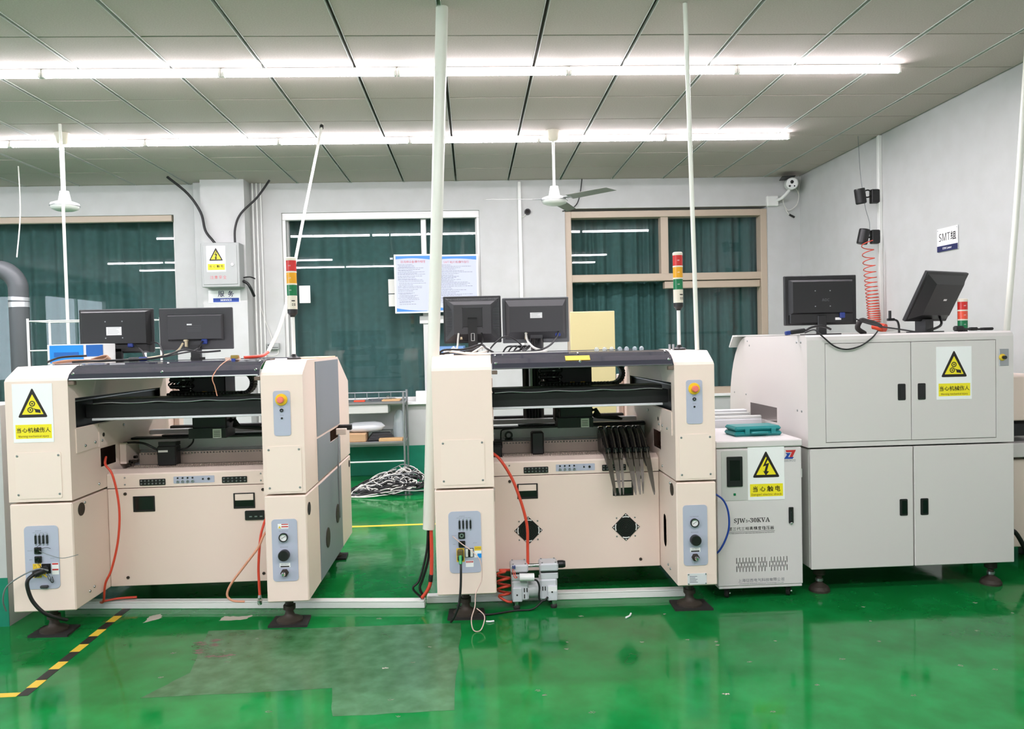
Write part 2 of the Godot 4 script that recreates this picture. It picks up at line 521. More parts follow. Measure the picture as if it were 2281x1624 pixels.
func make_mats() -> void:
	mat("cream", rgb(236, 215, 201), 0.42)
	mat("cream_plate", rgb(238, 218, 204), 0.4)
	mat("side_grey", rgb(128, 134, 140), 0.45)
	mat("port_grey", rgb(176, 180, 196), 0.45)
	mat("oven", rgb(212, 206, 202), 0.42)
	mat("oven_dark", rgb(194, 194, 188), 0.45)
	mat("stab", rgb(214, 208, 206), 0.42)
	mat("black", rgb(22, 22, 22), 0.45)
	mat("black_gloss", rgb(16, 16, 17), 0.18)
	mat("monitor_black", rgb(30, 30, 31), 0.42)
	mat("monitor_grey", rgb(56, 56, 58), 0.5)
	mat("monitor_edge", rgb(84, 86, 88), 0.4)
	mat("rubber", rgb(30, 27, 24), 0.8)
	mat("foot_iron", rgb(58, 50, 42), 0.65, 0.3)
	mat("steel", rgb(170, 172, 174), 0.32, 0.85)
	mat("chrome", rgb(215, 215, 215), 0.15, 1.0)
	mat("alu", rgb(222, 222, 224), 0.4, 0.1)
	mat("cast_alu", rgb(206, 208, 212), 0.45, 0.1)
	mat("perforated", rgb(178, 162, 148), 0.5)
	mat("acrylic", rgb(56, 55, 66), 0.07, 0.0, 0.75)
	mat("sign_white", rgb(240, 240, 238), 0.45)
	mat("sign_yellow", rgb(238, 222, 30), 0.5)
	mat("print_black", rgb(28, 20, 18), 0.6)
	mat("print_brown", rgb(110, 80, 20), 0.6)
	mat("print_grey", rgb(110, 112, 120), 0.6)
	mat("print_red", rgb(190, 40, 40), 0.6)
	mat("print_rose", rgb(196, 110, 110), 0.6)
	mat("print_blue", rgb(22, 62, 150), 0.5)
	mat("navy", rgb(30, 36, 84), 0.5)
	mat("white", rgb(236, 236, 234), 0.45)
	mat("white_plastic", rgb(226, 227, 222), 0.35)
	mat("pvc", rgb(228, 227, 216), 0.35)
	mat("cream_plastic", rgb(222, 214, 196), 0.4)
	mat("red_hose", rgb(222, 76, 54), 0.35)
	mat("pale_hose", rgb(214, 150, 120), 0.4)
	mat("blue_hose", rgb(24, 62, 150), 0.35)
	mat("vga_blue", rgb(36, 56, 128), 0.4)
	mat("plug_beige", rgb(206, 192, 160), 0.45)
	mat("cable_white", rgb(216, 214, 206), 0.45)
	mat("cable_black", rgb(20, 20, 20), 0.5)
	mat("cable_grey", rgb(120, 124, 124), 0.5)
	mat("lens_red", rgb(200, 44, 40), 0.25)
	mat("lens_amber", rgb(226, 160, 24), 0.25)
	mat("lens_green", rgb(14, 112, 66), 0.25)
	mat("lens_orange", rgb(226, 84, 60), 0.25)
	mat("estop_yellow", rgb(240, 196, 40), 0.4)
	mat("estop_red", rgb(236, 120, 104), 0.4)
	mat("label_yellow", rgb(226, 190, 50), 0.5)
	mat("tape_yellow", rgb(222, 186, 58), 0.5)
	mat("tape_black", rgb(34, 30, 26), 0.5)
	mat("blue_front", rgb(20, 140, 226), 0.4)
	mat("blue_dark", rgb(16, 96, 176), 0.4)
	mat("duct", rgb(78, 82, 84), 0.5)
	mat("foil", rgb(210, 212, 214), 0.35, 0.6)
	mat("toolbox", rgb(24, 128, 128), 0.35)
	mat("frame_alu", rgb(206, 206, 202), 0.4, 0.1)
	mat("frame_tan", rgb(182, 166, 146), 0.45)
	mat("board_yellow", rgb(212, 200, 148), 0.6)
	mat("cardboard", rgb(186, 150, 112), 0.8)
	mat("paper", rgb(232, 230, 222), 0.7)
	mat("bag", rgb(214, 216, 220), 0.4)
	mat("glow_mark", rgb(230, 170, 60), 0.4)
	mat("fan_blade", rgb(150, 150, 146), 0.4)
	mat("feeder", rgb(36, 34, 31), 0.3, 0.3)
	mat("feeder_light", rgb(70, 65, 54), 0.35, 0.3)
	mat("chip", rgb(170, 164, 150), 0.8)
	mat("chip_brown", rgb(112, 96, 84), 0.85)
	mat("grey_box", rgb(160, 163, 160), 0.45)
	mat("wood", rgb(196, 158, 110), 0.6)
	mat("green_connector", rgb(16, 150, 80), 0.4)
	# walls, floor, ceiling
	var w := mat("wall_paint", rgb(194, 195, 193), 0.75)
	grain(w, 0.6, 0.012, rgb(246, 246, 244), rgb(255, 255, 255), 5, 3)
	var g := mat("wall_green", rgb(0, 130, 100), 0.55)
	grain(g, 0.8, 0.02, rgb(225, 235, 230), rgb(255, 255, 255), 4, 5)
	var t := mat("tile", rgb(199, 187, 182), 0.85)
	grain(t, 1.7, 0.09, rgb(232, 232, 226), rgb(255, 255, 255), 3, 7)
	mat("tile_bar", rgb(206, 207, 202), 0.5)
	mat("ceiling_void", rgb(120, 116, 108), 0.9)
	var c := mat("curtain", rgb(48, 88, 86), 0.85)
	grain(c, 1.2, 0.02, rgb(205, 215, 210), rgb(255, 255, 255), 4, 9)
	var f := mat("floor_green", rgb(18, 126, 60), 0.16, 0.0, 0.36)
	f.albedo_texture = noise_tex(0.011, rgb(196, 210, 190), rgb(255, 255, 255), 6, 1024, 21)
	f.uv1_triplanar = true
	f.uv1_world_triplanar = true
	f.uv1_scale = Vector3.ONE * 0.33
	f.roughness = 1.0
	f.roughness_texture = noise_tex(0.03, Color(0.04, 0.04, 0.04), Color(0.17, 0.17, 0.17), 5, 1024, 22)
	f.normal_enabled = true
	f.normal_scale = 0.025
	var nt := noise_tex(0.02, Color.BLACK, Color.WHITE, 4, 1024, 23)
	nt.as_normal_map = true
	nt.bump_strength = 3.0
	f.normal_texture = nt
	var wf := mat("floor_worn", rgb(72, 122, 84), 0.25)
	wf.albedo_texture = noise_tex(0.02, rgb(170, 196, 160), rgb(255, 255, 255), 6, 512, 31)
	wf.uv1_triplanar = true
	wf.uv1_world_triplanar = true
	wf.uv1_scale = Vector3.ONE * 0.8
	var gl := mat("glass", Color(0.1, 0.2, 0.2, 0.01), 0.0)
	gl.transparency = BaseMaterial3D.TRANSPARENCY_ALPHA
	gl.metallic_specular = 0.36
	var pb := mat("clear_bag", Color(0.85, 0.9, 0.92, 0.35), 0.15)
	pb.transparency = BaseMaterial3D.TRANSPARENCY_ALPHA
	var em := mat("tube_glow", rgb(250, 250, 255), 0.4)
	em.emission_enabled = true
	em.emission = rgb(252, 246, 255)
	em.emission_energy_multiplier = TUBE_GLOW


const TUBE_GLOW := 35.0
const TUBE_LIGHT := 1.28
const SKY := 7.0
const EXPOSURE := 1.5
const ORD := ["first", "second", "third", "fourth", "fifth", "sixth", "seventh", "eighth", "ninth", "tenth", "eleventh"]
const CEIL := 3.365
const BACK := -9.05
const RIGHT := 3.89


func make_view() -> void:
	var cam := Camera3D.new()
	cam.name = "camera"
	cam.fov = rad_to_deg(2.0 * atan(812.0 / 1740.0))
	cam.position = Vector3(0, 1.5, 0)
	cam.rotation = Vector3(-0.0285, -0.0505, -0.0235)
	cam.near = 0.05
	cam.current = true
	add_child(cam)
	var env := Environment.new()
	env.background_mode = Environment.BG_COLOR
	env.background_color = rgb(214, 226, 240)
	env.background_energy_multiplier = SKY
	env.ambient_light_source = Environment.AMBIENT_SOURCE_DISABLED
	env.tonemap_mode = Environment.TONE_MAPPER_LINEAR
	env.tonemap_exposure = EXPOSURE
	env.sdfgi_enabled = true
	env.ssao_enabled = true
	env.ssil_enabled = true
	var we := WorldEnvironment.new()
	we.name = "world_environment"
	we.environment = env
	add_child(we)


# a batten of one LED tube, x0 = its left end
func light_tube(x0: float, z: float, label: String, group: String) -> void:
	var L := 1.155
	var t := thing("light_tube", label, "lamp", Vector3(x0, CEIL, z), 0, group)
	part(t, "housing", bx(Vector3(0.002, -0.03, -0.01), Vector3(L - 0.002, -0.001, 0.01), 0.003), mat("white_plastic"))
	var mb := MB.new()
	mb.cyl(Vector3(0.02, -0.043, 0), Vector3(L - 0.02, -0.043, 0), 0.0155, 14)
	part(t, "tube", mb, mat("tube_glow"))
	for e in [0.01, L - 0.01]:
		part(t, "end_cap", bx(Vector3(e - 0.009, -0.06, -0.017), Vector3(e + 0.009, -0.027, 0.017), 0.003), mat("white_plastic"))
	var a := AreaLight3D.new()
	a.name = "tube_light"
	a.area_size = Vector2(L - 0.04, 0.03)
	a.light_energy = TUBE_LIGHT
	a.light_color = rgb(252, 246, 255)
	a.area_range = 20.0
	a.shadow_enabled = true
	a.position = Vector3(L / 2, -0.0605, 0)
	a.rotation.x = -PI / 2
	t.add_child(a)


func make_lights() -> void:
	for i in range(-3, 4):
		light_tube(-2.775 + 1.16 * (i + 1), -5.335, "%s LED tube of the nearer ceiling row, counted from the right" % ORD[3 - i], "LED tubes of the nearer row")
	for i in range(-4, 5):
		light_tube(-2.83 + 1.16 * i, -7.1, "%s LED tube of the farther ceiling row, counted from the right" % ORD[4 - i], "LED tubes of the farther row")
	for z in [-1.75, -0.2]:
		for i in range(-5, 4):
			if z == -1.75 and i == -1: continue
			light_tube(-1.7 + 1.16 * i, z, "LED tube fitting in the ceiling rows behind the viewer", "LED tubes behind the viewer")


# ---------------------------------------------------------------- the room
func make_room() -> void:
	struct("floor", bx(Vector3(-10, -0.1, BACK - 0.3), Vector3(4.1, 0, 4.2)), mat("floor_green"))
	var fl: Node3D = get_node("floor")
	# repaired and worn places of the coating
	var patch := func(called: String, pts: Array, m: Material, h: float) -> void:
		var mb := MB.new()
		mb.x = Transform3D(Basis(Vector3(1, 0, 0), Vector3(0, 0, -1), Vector3(0, 1, 0)), Vector3.ZERO)
		var p := PackedVector2Array()
		for i in pts.size():
			var a: Vector2 = pts[i]
			var b: Vector2 = pts[(i + 1) % pts.size()]
			for k in 6:
				var q := a.lerp(b, k / 6.0)
				p.append(Vector2(q.x + rng.randf_range(-0.006, 0.006), -q.y + rng.randf_range(-0.006, 0.006)))
		mb.prism(p, 0.0, h)
		part(fl, called, mb, m)
	patch.call("coating_patch", [Vector2(-1.47, -3.41), Vector2(-0.651, -3.427), Vector2(-0.607, -3.158), Vector2(-0.113, -3.171), Vector2(-0.094, -4.161), Vector2(-0.9, -4.175), Vector2(-1.44, -4.2), Vector2(-1.351, -3.656)], mat("floor_worn"), 0.0006)
	patch.call("bare_patch", [Vector2(-1.846, -4.365), Vector2(-1.856, -4.47), Vector2(-1.808, -4.504), Vector2(-1.77, -4.44)], mat("chip"), 0.0009)
	patch.call("bare_patch", [Vector2(-1.433, -4.352), Vector2(-1.43, -4.42), Vector2(-1.35, -4.41), Vector2(-1.26, -4.42), Vector2(-1.295, -4.36)], mat("chip"), 0.0009)
	patch.call("bare_patch", [Vector2(0.666, -3.55), Vector2(0.712, -3.545), Vector2(0.743, -3.635), Vector2(0.721, -3.664), Vector2(0.69, -3.6)], mat("chip_brown"), 0.0009)
	for k in 26:
		var a := rng.randf_range(0, TAU)
		var c := Vector2(-1.32, -3.97) + Vector2(cos(a) * 0.13, sin(a) * 0.17) * sqrt(rng.randf())
		patch.call("wear_mark", [c + Vector2(-0.03, 0), c + Vector2(0, -0.012), c + Vector2(0.035, 0.004), c + Vector2(0.0, 0.014)], mat("chip_brown"), 0.001)
	for k in 46:
		var c := Vector2(rng.randf_range(-1.6, 3.0), rng.randf_range(-4.3, -2.9))
		var s := rng.randf_range(0.004, 0.014)
		patch.call("paint_speck", [c + Vector2(-s, 0), c + Vector2(0, -s * 0.5), c + Vector2(s, 0), c + Vector2(0, s * 0.5)], mat("chip"), 0.0011)
	# walls
	var mb := MB.new()
	var wz := BACK - 0.24
	for r in [[-10.0, 0.0, 4.1, 0.84], [-10.0, 3.03, 4.1, 3.6], [-3.33, 0.84, -2.13, 3.03], [0.12, 0.84, 1.11, 3.03], [3.5, 0.84, 4.1, 3.03], [-10.0, 0.84, -6.6, 3.03]]:
		mb.bb(Vector3(r[0], r[1], wz), Vector3(r[2], r[3], BACK))
	struct("wall_back", mb, mat("wall_paint"))
	struct("wall_right", bx(Vector3(RIGHT, 0, BACK), Vector3(RIGHT + 0.2, 3.6, 4.2)), mat("wall_paint"))
	mb = MB.new()
	for r in [[0.0, BACK, 0.9, 4.2], [2.9, BACK, 3.6, 4.2], [0.9, BACK, 2.9, -3.4], [0.9, 3.4, 2.9, 4.2], [0.9, -0.2, 2.9, 0.2]]:
		mb.bb(Vector3(-10.0, r[0], r[1]), Vector3(-9.8, r[2], r[3]))
	struct("wall_left", mb, mat("wall_paint"))
	var wl := window("window_4", 0, 0, 0, 0)
	for r in [[-3.4, -0.2], [0.2, 3.4]]:
		mb = MB.new()
		for k in 3:
			var z: float = lerpf(r[0] + 0.03, r[1] - 0.03, k / 2.0)
			mb.bb(Vector3(-9.93, 0.9, z - 0.03), Vector3(-9.87, 2.9, z + 0.03), 0.003)
		mb.bb(Vector3(-9.93, 0.9, r[0]), Vector3(-9.87, 0.96, r[1]), 0.003)
		mb.bb(Vector3(-9.93, 2.84, r[0]), Vector3(-9.87, 2.9, r[1]), 0.003)
		part(wl, "frame", mb, mat("frame_alu"))
		for k in 2:
			var za: float = lerpf(r[0], r[1], k / 2.0)
			part(wl, "pane", bx(Vector3(-9.903, 0.93, za + 0.03), Vector3(-9.897, 2.87, za + (r[1] - r[0]) / 2 - 0.03)), mat("glass"))
	struct("wall_front", bx(Vector3(-10.0, 0, 4.0), Vector3(4.1, 3.6, 4.2)), mat("wall_paint"))
	# green painted dado
	struct("trim_1", bx(Vector3(-9.8, 0, BACK), Vector3(RIGHT, 0.335, BACK + 0.003)), mat("wall_green"))
	struct("trim_2", bx(Vector3(RIGHT - 0.003, 0, BACK + 0.003), Vector3(RIGHT, 0.335, 4.0)), mat("wall_green"))
	# pillar with the fuse box, and the boxed pipes beside it
	mb = MB.new()
	mb.bb(Vector3(-2.945, 0, BACK), Vector3(-2.47, CEIL + 0.05, -8.8))
	struct("trim_3", mb, mat("wall_paint"))
	mb = MB.new()
	mb.bb(Vector3(-3.07, 0, BACK), Vector3(-2.95, CEIL, -8.93), 0.01)
	struct("trim_4", mb, mat("wall_paint"))
	struct("trim_5", bx(Vector3(0.567, 0, BACK), Vector3(0.607, CEIL - 0.02, BACK + 0.03), 0.004), mat("white_plastic"))
	struct("trim_6", bx(Vector3(RIGHT - 0.035, 0, -7.24), Vector3(RIGHT, CEIL, -7.2), 0.004), mat("white_plastic"))
	struct("trim_7", bx(Vector3(RIGHT - 0.02, 0, -7.265), Vector3(RIGHT, CEIL, -7.245), 0.004), mat("cable_black"))
	# low wall at the left edge
	struct("wall_low", bx(Vector3(-3.6, 0, -4.75), Vector3(-2.585, 1.22, -4.4)), mat("wall_paint"))
	struct("trim_8", bx(Vector3(-3.6, 0, -4.4), Vector3(-2.582, 0.27, -4.397)), mat("wall_green"))

	# ceiling: lay-in boards under a dark void
	var ce := struct("ceiling", bx(Vector3(-10, CEIL + 0.07, BACK - 0.3), Vector3(4.1, CEIL + 0.2, 4.2)), mat("ceiling_void"))
	var zs := []
	for r in range(-1, 9): zs.append(-(4.2 + 0.6 * r))
	zs[9] = -9.0
	var tile_mesh := {}
	for c in range(-7, 11):
		var x0 := -2.537 + 0.6 * c
		var x1 := x0 + 0.6
		if c == 10: x1 = RIGHT
		for r in range(0, 10):
			var z0: float = -(4.2 + 0.6 * (r - 1))
			var z1: float = z0 - 0.6
			if r == 9: z1 = BACK
			var key := "%.3f %.3f" % [x1 - x0, z1 - z0]
			if not tile_mesh.has(key):
				tile_mesh[key] = bx(Vector3(0.015, 0, z1 - z0 + 0.006), Vector3(x1 - x0 - 0.015, 0.018, -0.006), 0.002).done()
			var o := MeshInstance3D.new()
			o.name = "ceiling_tile"
			o.mesh = tile_mesh[key]
			o.set_surface_override_material(0, mat("tile"))
			ce.add_child(o, true)
			o.position = Vector3(x0, CEIL + rng.randf_range(0, 0.0015), z0)
			o.rotation.x = rng.randf_range(-0.0015, 0.0015)
	for c in range(-7, 11):
		var x0 := -2.537 + 0.6 * c
		var b := MB.new()
		for s in [-1, 1]:
			b.bb(Vector3(x0 + s * 0.0145, CEIL - 0.003, BACK), Vector3(x0 + s * 0.0105, CEIL + 0.02, -3.6))
		part(ce, "ceiling_rail", b, mat("tile_bar"))
	# the rest of the ceiling, behind the viewer and far left
	part(ce, "ceiling_field", bx(Vector3(-10, CEIL, -3.6), Vector3(RIGHT, CEIL + 0.02, 4.0)), mat("tile"))
	part(ce, "ceiling_field", bx(Vector3(-10, CEIL, BACK), Vector3(-6.74, CEIL + 0.02, -3.6)), mat("tile"))

	make_windows()


func frame_of(mb: MB, x0: float, y0: float, x1: float, y1: float, w: float, z0: float, z1: float) -> void:
	mb.bb(Vector3(x0, y0, z0), Vector3(x0 + w, y1, z1), 0.004)
	mb.bb(Vector3(x1 - w, y0, z0), Vector3(x1, y1, z1), 0.004)
	mb.bb(Vector3(x0 + w, y1 - w, z0), Vector3(x1 - w, y1, z1), 0.004)
	mb.bb(Vector3(x0 + w, y0, z0), Vector3(x1 - w, y0 + w, z1), 0.004)


func window(called: String, x0: float, y0: float, x1: float, y1: float) -> Node3D:
	var o := Node3D.new()
	o.name = called
	add_child(o)
	o.set_meta("kind", "structure")
	return o


func curtain(label: String, x0: float, x1: float, y0: float, y1: float, sd: int, period: float) -> void:
	var f := FastNoiseLite.new()
	f.seed = sd
	f.frequency = 2.2
	var mb := MB.new()
	var pts := []
	var step := 0.012
	var k := 0
	var xx := x0
	var ph := 0.0
	while xx <= x1:
		var nv := f.get_noise_1d(xx)
		ph += step / (period * (1.0 + 0.5 * nv)) * TAU
		pts.append(Vector2(xx, 0.03 * sin(ph) + 0.012 * sin(ph * 2.3 + 1.0) + 0.02 * nv))
		xx += step
		k += 1
	for i in pts.size() - 1:
		var a: Vector2 = pts[i]
		var b: Vector2 = pts[i + 1]
		var p: Vector2 = pts[maxi(i - 1, 0)]
		var q: Vector2 = pts[mini(i + 2, pts.size() - 1)]
		var na := Vector3(-(b.y - p.y), 0, b.x - p.x).normalized()
		var nb := Vector3(-(q.y - a.y), 0, q.x - a.x).normalized()
		var A := Vector3(a.x, y0, a.y)
		var B := Vector3(b.x, y0, b.y)
		var up := Vector3(0, y1 - y0, 0)
		mb.t3(A, B, B + up, na, nb, nb)
		mb.t3(A, B + up, A + up, na, nb, na)
		mb.t3(A - Vector3(0, 0, 0.003), B - Vector3(0, 0, 0.003), B + up - Vector3(0, 0, 0.003), -na, -nb, -nb)
		mb.t3(A - Vector3(0, 0, 0.003), B + up - Vector3(0, 0, 0.003), A + up - Vector3(0, 0, 0.003), -na, -nb, -na)
	solo("curtain", label, "curtain", mb, mat("curtain"), Vector3(0, 0, BACK - 0.31), "curtains behind the windows")


func make_windows() -> void:
	var zf := BACK - 0.17
	var zn := BACK - 0.1
	# left window
	var w := window("window_1", -6.6, 0.84, -3.33, 3.03)
	var mb := MB.new()
	frame_of(mb, -6.6, 0.84, -3.33, 3.03, 0.045, zf, zn)
	part(w, "frame", mb, mat("frame_alu"))
	part(w, "head_rail", bx(Vector3(-6.6, 2.96, BACK - 0.09), Vector3(-3.36, 3.03, BACK - 0.02), 0.004), mat("frame_tan"))
	part(w, "pane", bx(Vector3(-6.56, 0.88, BACK - 0.14), Vector3(-4.95, 2.99, BACK - 0.134)), mat("glass"))
	part(w, "pane", bx(Vector3(-4.95, 0.88, BACK - 0.14), Vector3(-3.37, 2.99, BACK - 0.134)), mat("glass"))
	part(w, "sill", bx(Vector3(-6.6, 0.81, BACK - 0.1), Vector3(-3.33, 0.842, BACK + 0.03), 0.004), mat("white"))
	curtain("teal curtain behind the left window", -6.75, -3.2, 0.75, 3.15, 4, 0.32)
	# middle window
	w = window("window_2", -2.13, 0.84, 0.12, 3.03)
	mb = MB.new()
	frame_of(mb, -2.13, 0.84, 0.12, 3.03, 0.05, zf, zn)
	part(w, "frame", mb, mat("frame_alu"))
	mb = MB.new()
	mb.bb(Vector3(-2.13, 2.95, BACK - 0.09), Vector3(0.12, 3.03, BACK - 0.02), 0.004)
	mb.bb(Vector3(-2.13, 0.84, BACK - 0.09), Vector3(-2.09, 2.95, BACK - 0.02), 0.004)
	mb.bb(Vector3(0.085, 0.84, BACK - 0.09), Vector3(0.12, 2.95, BACK - 0.02), 0.004)
	part(w, "casing", mb, mat("frame_alu"))
	part(w, "sash_stile", bx(Vector3(-0.56, 0.88, zf + 0.01), Vector3(-0.5, 2.98, zn + 0.01), 0.004), mat("frame_alu"))
	part(w, "sash_rail", bx(Vector3(-0.6, 1.74, zn), Vector3(0.08, 1.83, zn + 0.03), 0.004), mat("frame_alu"))
	part(w, "pane", bx(Vector3(-2.08, 0.89, BACK - 0.14), Vector3(-0.54, 2.98, BACK - 0.134)), mat("glass"))
	part(w, "pane", bx(Vector3(-0.52, 0.89, BACK - 0.13), Vector3(0.07, 2.98, BACK - 0.124)), mat("glass"))
	part(w, "sill", bx(Vector3(-2.13, 0.81, BACK - 0.1), Vector3(0.12, 0.842, BACK + 0.05), 0.004), mat("white"))
	curtain("teal curtain behind the middle window with the posters", -2.3, 0.25, 0.75, 3.15, 14, 0.4)
	# right window, tan frames, four lights
	w = window("window_3", 1.11, 0.84, 3.5, 3.03)
	mb = MB.new()
	frame_of(mb, 1.11, 0.84, 3.5, 3.0, 0.075, zf, BACK - 0.02)
	part(w, "frame", mb, mat("frame_tan"))
	part(w, "transom", bx(Vector3(1.16, 2.18, zf + 0.01), Vector3(3.43, 2.265, BACK - 0.03), 0.004), mat("frame_tan"))
	part(w, "mullion", bx(Vector3(2.24, 2.26, zf + 0.01), Vector3(2.33, 2.94, BACK - 0.04), 0.004), mat("frame_tan"))
	part(w, "sash_rail", bx(Vector3(2.28, 2.09, zf + 0.02), Vector3(3.42, 2.17, BACK - 0.05), 0.004), mat("frame_tan"))
	for r in [[1.18, 2.26, 2.25, 2.93], [2.32, 2.26, 3.43, 2.93], [2.3, 0.9, 3.43, 2.1]]:
		part(w, "pane", bx(Vector3(r[0], r[1], BACK - 0.13), Vector3(r[2], r[3], BACK - 0.124)), mat("glass"))
	part(w, "sill", bx(Vector3(1.11, 0.81, BACK - 0.1), Vector3(3.5, 0.842, BACK + 0.03), 0.004), mat("white"))
	curtain("teal corrugated curtain behind the tan framed window", 0.95, 3.65, 0.75, 3.15, 24, 0.2)
	# added unseen panels outside that keep sky light off the curtains
	for r in [["window_1", -6.7, -3.2], ["window_2", -2.25, 0.22], ["window_3", 1.0, 3.6]]:
		part(get_node(r[0]), "sky_block_panel", bx(Vector3(r[1] - 0.25, 0.45, BACK - 0.4), Vector3(r[2] + 0.25, 3.45, BACK - 0.36)), mat("curtain"))


# ---------------------------------------------------------------- pick-and-place machine
func screw(mb: MB, p: Vector3, r := 0.006) -> void:
	mb.lathe([Vector2(0, 0.0035), Vector2(r * 0.7, 0.0035), Vector2(r, 0.0015), Vector2(r, -0.001)], p, Vector3(0, 0, 1), 10)


func levelling_foot(parent: Node, at: Vector3) -> void:
	var mb := MB.new()
	var sq := PackedVector2Array([Vector2(-0.1, -0.075), Vector2(0.11, -0.085), Vector2(0.1, 0.075), Vector2(-0.095, 0.08)])
	mb.x = Transform3D(Basis(Vector3(1, 0, 0), Vector3(0, 0, -1), Vector3(0, 1, 0)), Vector3.ZERO)
	mb.prism(sq, 0.0, 0.012)
	var foot := part(parent, "foot", mb, mat("rubber"), at)
	mb = MB.new()
	mb.lathe([Vector2(0.07, 0.012), Vector2(0.07, 0.022), Vector2(0.05, 0.032), Vector2(0.03, 0.038), Vector2(0.022, 0.06), Vector2(0.022, 0.15)], Vector3.ZERO, Vector3.UP, 18, true)
	part(foot, "foot_disc", mb, mat("foot_iron"))
	mb = MB.new()
	mb.cyl(Vector3(0, 0.075, 0), Vector3(0, 0.1, 0), 0.034, 6)
	part(foot, "lock_nut", mb, mat("foot_iron"))


